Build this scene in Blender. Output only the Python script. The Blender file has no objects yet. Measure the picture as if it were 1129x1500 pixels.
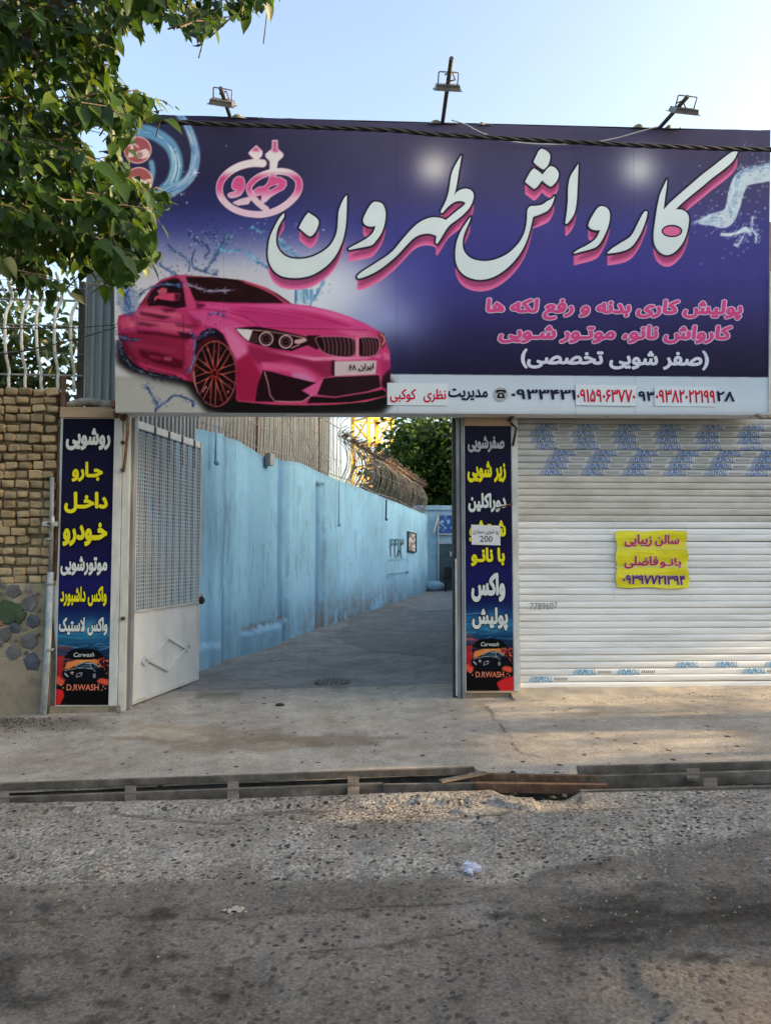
import bpy, bmesh, math, random, unicodedata
import numpy as np
from mathutils import Vector, Matrix, geometry
R = math.radians
random.seed(7)
np.random.seed(7)
S = bpy.context.scene
COL = S.collection

# ------------------------------------------------------------------ camera, sky, sun, exposure
FPX, CX, CY, PITCH = 1083.0, 564.5, 750.0, math.atan(62 / 1083.0)
CAM = Vector((0, 0, 1.6))
cd = bpy.data.cameras.new('camera')
cam = bpy.data.objects.new('camera', cd)
COL.objects.link(cam)
cam.location = CAM
cam.rotation_euler = (R(90) + PITCH, 0, 0)
cd.sensor_fit = 'VERTICAL'
cd.sensor_height = 24
cd.lens = 24 * FPX / 1500
cd.clip_start = 0.05
cd.clip_end = 3000
S.camera = cam

SUN_AZ = -1.0      # degrees from +X towards -Y
SUN_EL = 12.0
S_DIR = Vector((math.cos(R(SUN_EL)) * math.cos(R(SUN_AZ)), math.cos(R(SUN_EL)) * math.sin(R(SUN_AZ)), math.sin(R(SUN_EL))))
W = bpy.data.worlds.new('World')
S.world = W
W.use_nodes = True
nt = W.node_tree
nt.nodes.clear()
sky = nt.nodes.new('ShaderNodeTexSky')
sky.sky_type = 'NISHITA'
sky.sun_disc = False
sky.sun_elevation = R(SUN_EL)
sky.sun_rotation = R(90 - SUN_AZ)
sky.altitude = 900
sky.air_density = 1.0
sky.dust_density = 9.0
sky.ozone_density = 1.0
bg = nt.nodes.new('ShaderNodeBackground')
bg.inputs['Strength'].default_value = 0.15
wo = nt.nodes.new('ShaderNodeOutputWorld')
nt.links.new(sky.outputs[0], bg.inputs[0])
nt.links.new(bg.outputs[0], wo.inputs[0])
ld = bpy.data.lights.new('sun', 'SUN')
ld.energy = 3.2
ld.angle = R(0.5)
ld.color = (1.0, 0.76, 0.48)
sun = bpy.data.objects.new('sun', ld)
COL.objects.link(sun)
sun.rotation_euler = S_DIR.to_track_quat('Z', 'Y').to_euler()
sun.location = (20, 0, 12)
S.view_settings.view_transform = 'Standard'
S.view_settings.look = 'None'
S.view_settings.gamma = 1
S.view_settings.use_curve_mapping = False
S.view_settings.exposure = 2.25
S.view_settings.use_white_balance = True
S.view_settings.white_balance_temperature = 7150
S.render.engine = 'CYCLES'
S.cycles.max_bounces = 8
S.cycles.transparent_max_bounces = 8

# ------------------------------------------------------------------ pixel rays (photograph is 1129 x 1500)
_c, _s = math.cos(PITCH), math.sin(PITCH)


def ray(px, py):
    u = (px - CX) / FPX
    v = (CY - py) / FPX
    return Vector((u, _c - _s * v, _s + _c * v))


def at_y(px, py, Y):
    d = ray(px, py)
    return CAM + d * (Y / d.y)


def gz(x, y=0):
    return max(-0.25, min(0.34, 0.028 * (x + 3.33)))


def ground(px, py):
    d = ray(px, py)
    # plane z = .028 (x + 3.33)
    t = (0.028 * 3.33 - CAM.z) / (d.z - 0.028 * d.x)
    return CAM + d * t


FA = R(2.4)
F_T = Vector((math.cos(FA), math.sin(FA), 0))      # along the facade
F_N = Vector((math.sin(FA), -math.cos(FA), 0))     # towards the street
F_P = Vector((-3.33, 7.6, 0))


class Plane:
    def __init__(s, p, n):
        s.p, s.n = Vector(p), Vector(n).normalized()

    def hit(s, px, py, off=0.0):
        d = ray(px, py)
        t = (s.p - CAM).dot(s.n) / d.dot(s.n)
        return CAM + d * t + s.n * off


FAC = Plane(F_P, F_N)                               # pillar fronts, brick wall
SGN = Plane(F_P + F_N * 0.28, F_N)                  # sign face
SHU = Plane(F_P - F_N * 0.06, F_N)                  # shutter


def fpt(px, py, off=0.0, pl=None):
    return (pl or FAC).hit(px, py, off)


# ------------------------------------------------------------------ materials
def s2l(c):
    return tuple((x / 12.92 if x <= 0.04045 else ((x + 0.055) / 1.055) ** 2.4) for x in [v / 255.0 for v in c])


def newmat(name):
    m = bpy.data.materials.new(name)
    m.use_nodes = True
    n = m.node_tree
    b = n.nodes['Principled BSDF']
    return m, n, b


def L(n, a, b):
    n.links.new(a, b)


def node(n, t, **kw):
    o = n.nodes.new(t)
    for k, v in kw.items():
        if k.startswith('i_'):
            o.inputs[k[2:].replace('_', ' ')].default_value = v
        else:
            setattr(o, k, v)
    return o


def coords(n, scale=(1, 1, 1), kind='pos'):
    if kind == 'pos':
        g = node(n, 'ShaderNodeNewGeometry')
        src = g.outputs['Position']
    else:
        g = node(n, 'ShaderNodeTexCoord')
        src = g.outputs['Object']
    mp = node(n, 'ShaderNodeMapping')
    mp.inputs['Scale'].default_value = scale
    L(n, src, mp.inputs['Vector'])
    return mp.outputs[0]


def ramp(n, fac, stops):
    r = node(n, 'ShaderNodeValToRGB')
    e = r.color_ramp.elements
    e[0].position, e[0].color = stops[0][0], (*stops[0][1], 1)
    e[1].position, e[1].color = stops[-1][0], (*stops[-1][1], 1)
    for p, c in stops[1:-1]:
        x = e.new(p)
        x.color = (*c, 1)
    L(n, fac, r.inputs[0])
    return r.outputs[0]


def noise(n, vec, scale, detail=6, rough=0.6, dist=0.0):
    o = node(n, 'ShaderNodeTexNoise')
    o.inputs['Scale'].default_value = scale
    o.inputs['Detail'].default_value = detail
    o.inputs['Roughness'].default_value = rough
    o.inputs['Distortion'].default_value = dist
    L(n, vec, o.inputs['Vector'])
    return o.outputs['Fac']


def mix(n, fac, a, b, mode='MIX'):
    o = node(n, 'ShaderNodeMix', data_type='RGBA', blend_type=mode)
    for s, v in ((o.inputs[0], fac), (o.inputs[6], a), (o.inputs[7], b)):
        if hasattr(v, 'is_linked') or hasattr(v, 'links'):
            L(n, v, s)
        elif isinstance(v, (int, float)):
            s.default_value = v
        else:
            s.default_value = (*v, 1)
    return o.outputs[2]


def math_(n, op, a, b=0.0, c=None, clamp=False):
    o = node(n, 'ShaderNodeMath', operation=op)
    o.use_clamp = clamp
    for s, v in zip(o.inputs, (a, b, c)):
        if v is None:
            continue
        if isinstance(v, (int, float)):
            s.default_value = v
        else:
            L(n, v, s)
    return o.outputs[0]


def bump(n, b, h, strength=0.5, dist=0.01):
    o = node(n, 'ShaderNodeBump')
    o.inputs['Strength'].default_value = strength
    o.inputs['Distance'].default_value = dist
    L(n, h, o.inputs['Height'])
    L(n, o.outputs[0], b.inputs['Normal'])
    return o


def vary(name, c1, c2, scale=6, rough=0.7, bmp=0.2, bscale=60, bdist=0.004, metal=0.0, stretch=(1, 1, 1), c3=None, kind='pos', rand=0.0, spec=0.5):
    """two or three tone noise-mottled surface with fine relief"""
    m, n, b = newmat(name)
    v = coords(n, stretch, kind)
    f = noise(n, v, scale)
    st = [(0.32, c1), (0.68, c2)] if c3 is None else [(0.3, c1), (0.55, c2), (0.72, c3)]
    col = ramp(n, f, st)
    if rand:
        oi = node(n, 'ShaderNodeObjectInfo')
        k = math_(n, 'MULTIPLY_ADD', oi.outputs['Random'], rand, 1 - rand * 0.5)
        col = mix(n, 1.0, col, node_rgb(n, k), 'MULTIPLY')
    L(n, col, b.inputs['Base Color'])
    b.inputs['Roughness'].default_value = rough
    b.inputs['Metallic'].default_value = metal
    b.inputs['Specular IOR Level'].default_value = spec
    if bmp:
        bump(n, b, noise(n, v, bscale, 5), bmp, bdist)
    return m


def node_rgb(n, k):
    o = node(n, 'ShaderNodeCombineXYZ')
    for i in range(3):
        L(n, k, o.inputs[i])
    return o.outputs[0]


def flat(name, c, rough=0.5, spec=0.4):
    m, n, b = newmat(name)
    b.inputs['Base Color'].default_value = (*c, 1)
    b.inputs['Roughness'].default_value = rough
    b.inputs['Specular IOR Level'].default_value = spec
    return m


PK = 1.12   # print albedo for a colour as the shaded sign shows it


def pcol(c):
    return tuple(min(0.8, PK * x) for x in s2l(c))


INK = {}


def ink(c):
    if c not in INK:
        m, n, b = newmat('printed_ink_%d' % len(INK))
        v = coords(n)
        k = ramp(n, noise(n, v, 3.0), [(0.3, (0.9,) * 3), (0.7, (1.0,) * 3)])
        L(n, mix(n, 1.0, pcol(c), k, 'MULTIPLY'), b.inputs['Base Color'])
        b.inputs['Roughness'].default_value = 0.5
        b.inputs['Specular IOR Level'].default_value = 0.08
        INK[c] = m
    return INK[c]


# ------------------------------------------------------------------ object helpers
ORG = {}


def worldo(o):
    p = Vector(o.location)
    while o.parent:
        o = o.parent
        p += Vector(o.location)
    return p


def props(o, label=None, cat=None, group=None, kind=None):
    if label:
        o['label'] = label
    if cat:
        o['category'] = cat
    if group:
        o['group'] = group
    if kind:
        o['kind'] = kind
    return o


def thing(name, loc, label, cat, group=None):
    o = bpy.data.objects.new(name, None)
    o.empty_display_size = 0.1
    COL.objects.link(o)
    o.location = loc
    return props(o, label, cat, group)


class MB:
    def __init__(s):
        s.v, s.f, s.smooth = [], [], []

    def add(s, vs, fs, smooth=False):
        k = len(s.v)
        s.v += [tuple(p) for p in vs]
        s.f += [tuple(i + k for i in f) for f in fs]
        s.smooth += [smooth] * len(fs)
        return s

    def quad(s, a, b, c, d):
        return s.add([a, b, c, d], [(0, 1, 2, 3)])

    def frame_box(s, o, ax, ay, az):
        """box from corner o with edge vectors"""
        o, ax, ay, az = map(Vector, (o, ax, ay, az))
        vs = [o, o + ax, o + ax + ay, o + ay, o + az, o + ax + az, o + ax + ay + az, o + ay + az]
        fs = [(0, 3, 2, 1), (4, 5, 6, 7), (0, 1, 5, 4), (1, 2, 6, 5), (2, 3, 7, 6), (3, 0, 4, 7)]
        if ax.cross(ay).dot(az) < 0:
            fs = [f[::-1] for f in fs]
        return s.add(vs, fs)

    def box(s, c, size, rz=0):
        ex = Vector((math.cos(rz), math.sin(rz), 0)) * size[0]
        ey = Vector((-math.sin(rz), math.cos(rz), 0)) * size[1]
        ez = Vector((0, 0, size[2]))
        return s.frame_box(Vector(c) - (ex + ey + ez) / 2, ex, ey, ez)

    def bar(s, p, q, w, h=None, up=Vector((0, 0, 1))):
        """rectangular bar from p to q"""
        p, q = Vector(p), Vector(q)
        h = h or w
        d = (q - p)
        x = d.normalized().cross(up)
        if x.length < 1e-3:
            x = Vector((1, 0, 0))
        x.normalize()
        y = x.cross(d.normalized())
        return s.frame_box(p - x * w / 2 - y * h / 2, x * w, y * h, d)

    def tube(s, pts, r, n=6, cap=True):
        pts = [Vector(p) for p in pts]
        rs = r if isinstance(r, (list, tuple)) else [r] * len(pts)
        vs, fs = [], []
        pu = None
        for i, p in enumerate(pts):
            d = (pts[min(i + 1, len(pts) - 1)] - pts[max(i - 1, 0)])
            if d.length < 1e-9:
                d = Vector((0, 0, 1))
            d.normalize()
            if pu is None:
                u = d.orthogonal().normalized()
            else:
                u = (pu - d * pu.dot(d))
                u = u.normalized() if u.length > 1e-6 else d.orthogonal().normalized()
            pu = u
            w = d.cross(u)
            for k in range(n):
                a = 2 * math.pi * k / n
                vs.append(p + (u * math.cos(a) + w * math.sin(a)) * rs[i])
        for i in range(len(pts) - 1):
            for k in range(n):
                a, b = i * n + k, i * n + (k + 1) % n
                fs.append((a, b, b + n, a + n))
        s.add(vs, fs, True)
        if cap:
            k = len(s.v) - len(vs)
            s.f += [tuple(k + i for i in range(n))[::-1], tuple(k + len(vs) - n + i for i in range(n))]
            s.smooth += [False, False]
        return s

    def ball(s, c, r, seg=8, rings=5, sc=(1, 1, 1)):
        c = Vector(c)
        vs = [c + Vector((0, 0, r * sc[2]))]
        for i in range(1, rings):
            t = math.pi * i / rings
            for k in range(seg):
                a = 2 * math.pi * k / seg
                vs.append(c + Vector((r * sc[0] * math.sin(t) * math.cos(a), r * sc[1] * math.sin(t) * math.sin(a), r * sc[2] * math.cos(t))))
        vs.append(c - Vector((0, 0, r * sc[2])))
        fs = [(0, 1 + k, 1 + (k + 1) % seg) for k in range(seg)]
        for i in range(rings - 2):
            for k in range(seg):
                a, b = 1 + i * seg + k, 1 + i * seg + (k + 1) % seg
                fs.append((a, a + seg, b + seg, b))
        e = len(vs) - 1
        fs += [(e, e - seg + (k + 1) % seg, e - seg + k) for k in range(seg)]
        return s.add(vs, fs, True)

    def prism(s, poly, d):
        """poly: list of 3d points, extruded by vector d"""
        n = len(poly)
        poly = [Vector(p) for p in poly]
        d = Vector(d)
        vs = poly + [p + d for p in poly]
        fs = [tuple(range(n))[::-1], tuple(range(n, 2 * n))] + [(i, (i + 1) % n, n + (i + 1) % n, n + i) for i in range(n)]
        return s.add(vs, fs)

    def build(s, name, mat, parent=None, origin=None, **pr):
        if not s.v:
            return None
        A = np.array(s.v, dtype=float)
        if origin is None:
            lo, hi = A.min(0), A.max(0)
            o = Vector(((lo[0] + hi[0]) / 2, (lo[1] + hi[1]) / 2, lo[2]))
        else:
            o = Vector(origin)
        me = bpy.data.meshes.new(name)
        me.from_pydata((A - np.array(o)).tolist(), [], s.f)
        me.polygons.foreach_set('use_smooth', s.smooth)
        me.materials.append(mat)
        me.update()
        ob = bpy.data.objects.new(name, me)
        COL.objects.link(ob)
        if parent:
            ob.parent = parent
            ob.location = o - worldo(parent)
        else:
            ob.location = o
        return props(ob, **pr)


def piece(name, me, parent, loc, rot=None, scale=None, mat=None):
    """another object on shared mesh data, loc in world space"""
    ob = bpy.data.objects.new(name, me)
    COL.objects.link(ob)
    if parent:
        ob.parent = parent
        ob.location = Vector(loc) - worldo(parent)
    else:
        ob.location = loc
    if rot is not None:
        ob.rotation_euler = rot
    if scale is not None:
        ob.scale = scale
    return ob


def copy_tree(o, loc, **pr):
    r = o.copy()
    COL.objects.link(r)
    r.location = loc
    for ch in list(o.children):
        c = ch.copy()
        COL.objects.link(c)
        c.parent = r
        for g in list(ch.children):
            d = g.copy()
            COL.objects.link(d)
            d.parent = c
    return props(r, **pr)


def bevel(me, w, seg=1):
    bm = bmesh.new()
    bm.from_mesh(me)
    bmesh.ops.recalc_face_normals(bm, faces=bm.faces)
    bmesh.ops.bevel(bm, geom=list(bm.edges), offset=w, segments=seg, affect='EDGES')
    bm.to_mesh(me)
    bm.free()


# value noise for geometry
_rng = np.random.RandomState(3)
_tab = _rng.rand(256, 256)


def vnoise(x, y):
    x = np.asarray(x, float)
    y = np.asarray(y, float)
    xi, yi = np.floor(x).astype(int), np.floor(y).astype(int)
    fx, fy = x - xi, y - yi
    fx, fy = fx * fx * (3 - 2 * fx), fy * fy * (3 - 2 * fy)
    g = lambda a, b: _tab[a % 256, b % 256]
    return (g(xi, yi) * (1 - fx) + g(xi + 1, yi) * fx) * (1 - fy) + (g(xi, yi + 1) * (1 - fx) + g(xi + 1, yi + 1) * fx) * fy


def fbm(x, y, o=4):
    s, a, t = 0, 1.0, 0
    for i in range(o):
        s = s + a * vnoise(x * 2 ** i + 17 * i, y * 2 ** i + 5 * i)
        t += a
        a *= 0.5
    return s / t


def grid_mesh(name, P, mat, parent=None, smooth=True, colors=None, **pr):
    """P: array (h, w, 3) of points"""
    h, w = P.shape[:2]
    idx = np.arange(h * w).reshape(h, w)
    q = np.stack([idx[:-1, :-1], idx[:-1, 1:], idx[1:, 1:], idx[1:, :-1]], -1).reshape(-1, 4)[:, ::-1]
    V = P.reshape(-1, 3)
    lo, hi = V.min(0), V.max(0)
    o = np.array([(lo[0] + hi[0]) / 2, (lo[1] + hi[1]) / 2, lo[2]])
    me = bpy.data.meshes.new(name)
    me.vertices.add(len(V))
    me.vertices.foreach_set('co', (V - o).astype(np.float32).ravel())
    me.loops.add(q.size)
    me.loops.foreach_set('vertex_index', q.astype(np.int32).ravel())
    me.polygons.add(len(q))
    me.polygons.foreach_set('loop_start', (np.arange(len(q)) * 4).astype(np.int32))
    me.polygons.foreach_set('loop_total', np.full(len(q), 4, np.int32))
    me.update(calc_edges=True)
    me.polygons.foreach_set('use_smooth', np.full(len(q), smooth))
    if colors is not None:
        at = me.color_attributes.new('print', 'FLOAT_COLOR', 'POINT')
        c = np.ones((len(V), 4), np.float32)
        c[:, :3] = colors.reshape(-1, 3)
        at.data.foreach_set('color', c.ravel())
    me.materials.append(mat)
    ob = bpy.data.objects.new(name, me)
    COL.objects.link(ob)
    if parent:
        ob.parent = parent
        ob.location = Vector(o) - worldo(parent)
    else:
        ob.location = o
    return props(ob, **pr)


def print_mat(name, rough=0.45, cloth=0.0):
    m, n, b = newmat(name)
    a = node(n, 'ShaderNodeAttribute', attribute_name='print')
    v = coords(n)
    k = ramp(n, noise(n, v, 1.6, 3), [(0.3, (0.93,) * 3), (0.7, (1.0,) * 3)])
    L(n, mix(n, 1.0, a.outputs['Color'], k, 'MULTIPLY'), b.inputs['Base Color'])
    b.inputs['Roughness'].default_value = rough
    b.inputs['Specular IOR Level'].default_value = 0.08
    v2 = coords(n, (1.2, 1.2, 0.35))
    bump(n, b, noise(n, v2, 2.5, 3), 0.25, 0.02)
    return m


# ------------------------------------------------------------------ a small rasteriser for flat print
def s2l_arr(a):
    a = np.clip(a, 0, 1)
    return np.where(a <= 0.04045, a / 12.92, ((a + 0.055) / 1.055) ** 2.4)


def cr(pts, closed=True, k=6):
    """Catmull-Rom through the points"""
    P = np.array(pts, float)
    n = len(P)
    out = []
    rng = range(n) if closed else range(n - 1)
    for i in rng:
        if closed:
            p0, p1, p2, p3 = P[(i - 1) % n], P[i], P[(i + 1) % n], P[(i + 2) % n]
        else:
            p0, p1, p2, p3 = P[max(i - 1, 0)], P[i], P[i + 1], P[min(i + 2, n - 1)]
        for t in np.arange(k) / k:
            out.append(0.5 * ((2 * p1) + (p2 - p0) * t + (2 * p0 - 5 * p1 + 4 * p2 - p3) * t * t + (3 * p1 - p0 - 3 * p2 + p3) * t ** 3))
    if not closed:
        out.append(P[-1])
    return [tuple(p) for p in out]


def cr_sharp(pts, k=5, lim=62):
    """closed spline that keeps sharp corners"""
    P = [np.array(p, float) for p in pts]
    n = len(P)
    sharp = []
    for i in range(n):
        a, b = P[i] - P[i - 1], P[(i + 1) % n] - P[i]
        ang = math.degrees(math.acos(max(-1, min(1, a.dot(b) / (np.linalg.norm(a) * np.linalg.norm(b) + 1e-9)))))
        sharp.append(ang > lim)
    out = []
    for i in range(n):
        p1, p2 = P[i], P[(i + 1) % n]
        p0 = P[i - 1] if not sharp[i] else p1
        p3 = P[(i + 2) % n] if not sharp[(i + 1) % n] else p2
        for t in np.arange(k) / k:
            out.append(tuple(0.5 * ((2 * p1) + (p2 - p0) * t + (2 * p0 - 5 * p1 + 4 * p2 - p3) * t * t + (3 * p1 - p0 - 3 * p2 + p3) * t ** 3)))
    return out


def boxblur(a, r):
    r = int(round(r))
    if r < 1:
        return a
    for ax in (0, 1):
        for _ in range(2):
            pad = [(0, 0)] * a.ndim
            pad[ax] = (r + 1, r)
            c = np.cumsum(np.pad(a, pad, mode='edge'), axis=ax)
            n = a.shape[ax]
            hi = np.take(c, np.arange(2 * r + 1, 2 * r + 1 + n), axis=ax)
            lo = np.take(c, np.arange(0, n), axis=ax)
            a = (hi - lo) / (2 * r + 1)
    return a


class Canvas:
    def __init__(s, x0, y0, x1, y1, res=1.0, base=(0, 0, 0)):
        s.x0, s.y0, s.res = x0, y0, res
        s.w, s.h = int((x1 - x0) * res) + 1, int((y1 - y0) * res) + 1
        s.a = np.zeros((s.h, s.w, 3))
        s.a[:] = np.array(base) / 255.0
        s.X, s.Y = np.meshgrid(x0 + np.arange(s.w) / res, y0 + np.arange(s.h) / res)

    def cov_poly(s, pts, ss=4):
        P = np.array(pts, float)
        P[:, 0] = (P[:, 0] - s.x0) * s.res + 0.5
        P[:, 1] = (P[:, 1] - s.y0) * s.res + 0.5
        m = np.zeros((s.h, s.w + 1))
        Q = np.roll(P, -1, axis=0)
        ylo, yhi = max(0, int(P[:, 1].min())), min(s.h - 1, int(P[:, 1].max()) + 1)
        edges = np.arange(s.w + 1)
        for yy in range(ylo, yhi + 1):
            for k in range(ss):
                y = yy + (k + 0.5) / ss
                c = (P[:, 1] <= y) != (Q[:, 1] <= y)
                if not c.any():
                    continue
                p, q = P[c], Q[c]
                xs = np.sort(p[:, 0] + (y - p[:, 1]) / (q[:, 1] - p[:, 1]) * (q[:, 0] - p[:, 0]))
                for a, b in zip(xs[::2], xs[1::2]):
                    a, b = max(a, 0), min(b, s.w)
                    if b <= a:
                        continue
                    i0, i1 = int(a), min(int(b), s.w - 1)
                    if i0 == i1:
                        m[yy, i0] += (b - a) / ss
                    else:
                        m[yy, i0] += (i0 + 1 - a) / ss
                        m[yy, i0 + 1:i1] += 1.0 / ss
                        m[yy, i1] += (b - i1) / ss
        return np.clip(m[:, :s.w], 0, 1)

    def cov_stroke(s, pts, w):
        m = np.zeros((s.h, s.w))
        ws = w if isinstance(w, (list, tuple, np.ndarray)) else [w] * len(pts)
        for i in range(len(pts) - 1):
            (ax, ay), (bx, by) = pts[i], pts[i + 1]
            r = max(ws[i], ws[i + 1]) / 2
            i0 = max(0, int((min(ax, bx) - r - s.x0) * s.res) - 1)
            i1 = min(s.w, int((max(ax, bx) + r - s.x0) * s.res) + 3)
            j0 = max(0, int((min(ay, by) - r - s.y0) * s.res) - 1)
            j1 = min(s.h, int((max(ay, by) + r - s.y0) * s.res) + 3)
            if i1 <= i0 or j1 <= j0:
                continue
            X, Y = s.X[j0:j1, i0:i1], s.Y[j0:j1, i0:i1]
            dx, dy = bx - ax, by - ay
            t = np.clip(((X - ax) * dx + (Y - ay) * dy) / (dx * dx + dy * dy + 1e-9), 0, 1)
            d = np.hypot(X - ax - t * dx, Y - ay - t * dy)
            rr = (ws[i] * (1 - t) + ws[i + 1] * t) / 2
            m[j0:j1, i0:i1] = np.maximum(m[j0:j1, i0:i1], np.clip((rr - d) * s.res + 0.5, 0, 1) * np.minimum(1, 2 * rr * s.res))
        return m

    def paint(s, m, col, alpha=1.0, blur=0):
        if blur:
            m = boxblur(m, blur * s.res)
        r_ = np.flatnonzero(m.any(axis=1))
        if not len(r_):
            return
        c_ = np.flatnonzero(m[r_[0]:r_[-1] + 1].any(axis=0))
        sl = (slice(r_[0], r_[-1] + 1), slice(c_[0], c_[-1] + 1))
        m = (m[sl] * alpha)[..., None]
        c = col[sl] if isinstance(col, np.ndarray) else np.array(col) / 255.0
        s.a[sl] = s.a[sl] * (1 - m) + c * m

    def fill(s, pts, col, alpha=1.0, blur=0, clip=None):
        m = s.cov_poly(pts)
        if blur:
            m = boxblur(m, blur * s.res)
        if clip is not None:
            m = m * clip
        s.paint(m, col, alpha)
        return m

    def stroke(s, pts, w, col, alpha=1.0, blur=0, clip=None):
        if not blur and clip is None:
            r = (max(w) if isinstance(w, (list, tuple, np.ndarray)) else w) / 2 + 2
            i0 = max(0, int((min(p[0] for p in pts) - r - s.x0) * s.res))
            i1 = min(s.w, int((max(p[0] for p in pts) + r - s.x0) * s.res) + 2)
            j0 = max(0, int((min(p[1] for p in pts) - r - s.y0) * s.res))
            j1 = min(s.h, int((max(p[1] for p in pts) + r - s.y0) * s.res) + 2)
            if i1 <= i0 or j1 <= j0:
                return
            q = Canvas.__new__(Canvas)
            q.res, q.w, q.h, q.x0, q.y0 = s.res, i1 - i0, j1 - j0, s.x0 + i0 / s.res, s.y0 + j0 / s.res
            q.X, q.Y, q.a = s.X[j0:j1, i0:i1], s.Y[j0:j1, i0:i1], s.a[j0:j1, i0:i1]
            q.paint(q.cov_stroke(pts, w), col, alpha)
            return
        m = s.cov_stroke(pts, w)
        if blur:
            m = boxblur(m, blur * s.res)
        if clip is not None:
            m = m * clip
        s.paint(m, col, alpha)

    def ell(s, cx, cy, rx, ry, n=28, a0=0, a1=2 * math.pi, rot=0):
        out = []
        for i in range(n + 1):
            a = a0 + (a1 - a0) * i / n
            x, y = rx * math.cos(a), ry * math.sin(a)
            out.append((cx + x * math.cos(rot) - y * math.sin(rot), cy + x * math.sin(rot) + y * math.cos(rot)))
        return out

    def glow(s, cx, cy, r, col, alpha=1.0, sy=1.0, pw=2.0):
        d = np.hypot(s.X - cx, (s.Y - cy) / sy) / r
        s.paint(np.exp(-d ** pw * 2.0), col, alpha)

    def sample(s, PX, PY):
        x = np.clip((PX - s.x0) * s.res, 0, s.w - 1.001)
        y = np.clip((PY - s.y0) * s.res, 0, s.h - 1.001)
        xi, yi = x.astype(int), y.astype(int)
        fx, fy = (x - xi)[..., None], (y - yi)[..., None]
        a = s.a
        c = (a[yi, xi] * (1 - fx) + a[yi, xi + 1] * fx) * (1 - fy) + (a[yi + 1, xi] * (1 - fx) + a[yi + 1, xi + 1] * fx) * fy
        l = s2l_arr(c)
        return np.minimum(0.8, l * PK * (0.72 + 0.28 * np.clip(l.max(-1, keepdims=True) * 2, 0, 1)))


def quad_px(c4, nu, nv):
    """pixel positions inside a quad TL, TR, BR, BL"""
    u, v = np.meshgrid(np.linspace(0, 1, nu), np.linspace(0, 1, nv))
    tl, tr, br, bl = [np.array(c, float) for c in c4]
    return ((tl * (1 - u[..., None]) + tr * u[..., None]) * (1 - v[..., None]) + (bl * (1 - u[..., None]) + br * u[..., None]) * v[..., None])


def hit_arr(pl, PX, PY, off=0.0):
    u = (PX - CX) / FPX
    v = (CY - PY) / FPX
    D = np.stack([u, _c - _s * v, _s + _c * v], -1)
    n = np.array(pl.n)
    t = np.dot(np.array(pl.p - CAM), n) / (D @ n)
    off = np.asarray(off)
    return np.array(CAM) + D * t[..., None] + n * (off[..., None] if off.ndim else off)


# ------------------------------------------------------------------ lettering
FORMS = {}
for cp in list(range(0xFB50, 0xFDFF)) + list(range(0xFE70, 0xFEFD)):
    d = unicodedata.decomposition(chr(cp)).split()
    if len(d) == 2 and d[0] in ('<isolated>', '<final>', '<initial>', '<medial>'):
        FORMS.setdefault(chr(int(d[1], 16)), {})[d[0][1:-1]] = chr(cp)


def shape_fa(s):
    """Persian text to presentation forms, in visual (left to right) order"""
    s = s.replace('لا', '\uE100')
    dual = lambda c: c == 'ـ' or ('initial' in FORMS.get(c, {}))
    right = lambda c: c == 'ـ' or c == '\uE100' or ('final' in FORMS.get(c, {}))
    out = []
    for i, c in enumerate(s):
        prev = s[i - 1] if i else ' '
        nxt = s[i + 1] if i + 1 < len(s) else ' '
        jp = dual(prev) and right(c)
        jn = dual(c) and right(nxt)
        if c == '\uE100':
            out.append('\uFEFC' if jp else '\uFEFB')
        elif c in FORMS:
            k = 'medial' if jp and jn else 'final' if jp else 'initial' if jn else 'isolated'
            out.append(FORMS[c].get(k, c))
        else:
            out.append({'(': ')', ')': '('}.get(c, c))
    out = out[::-1]
    res, i = [], 0                                  # digits keep their order
    while i < len(out):
        j = i
        while j < len(out) and ('\u06f0' <= out[j] <= '\u06f9' or out[j].isdigit()):
            j += 1
        if j > i:
            res += out[i:j][::-1]
            i = j
        else:
            res.append(out[i])
            i += 1
    return ''.join(res)


_tc = {}


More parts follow.
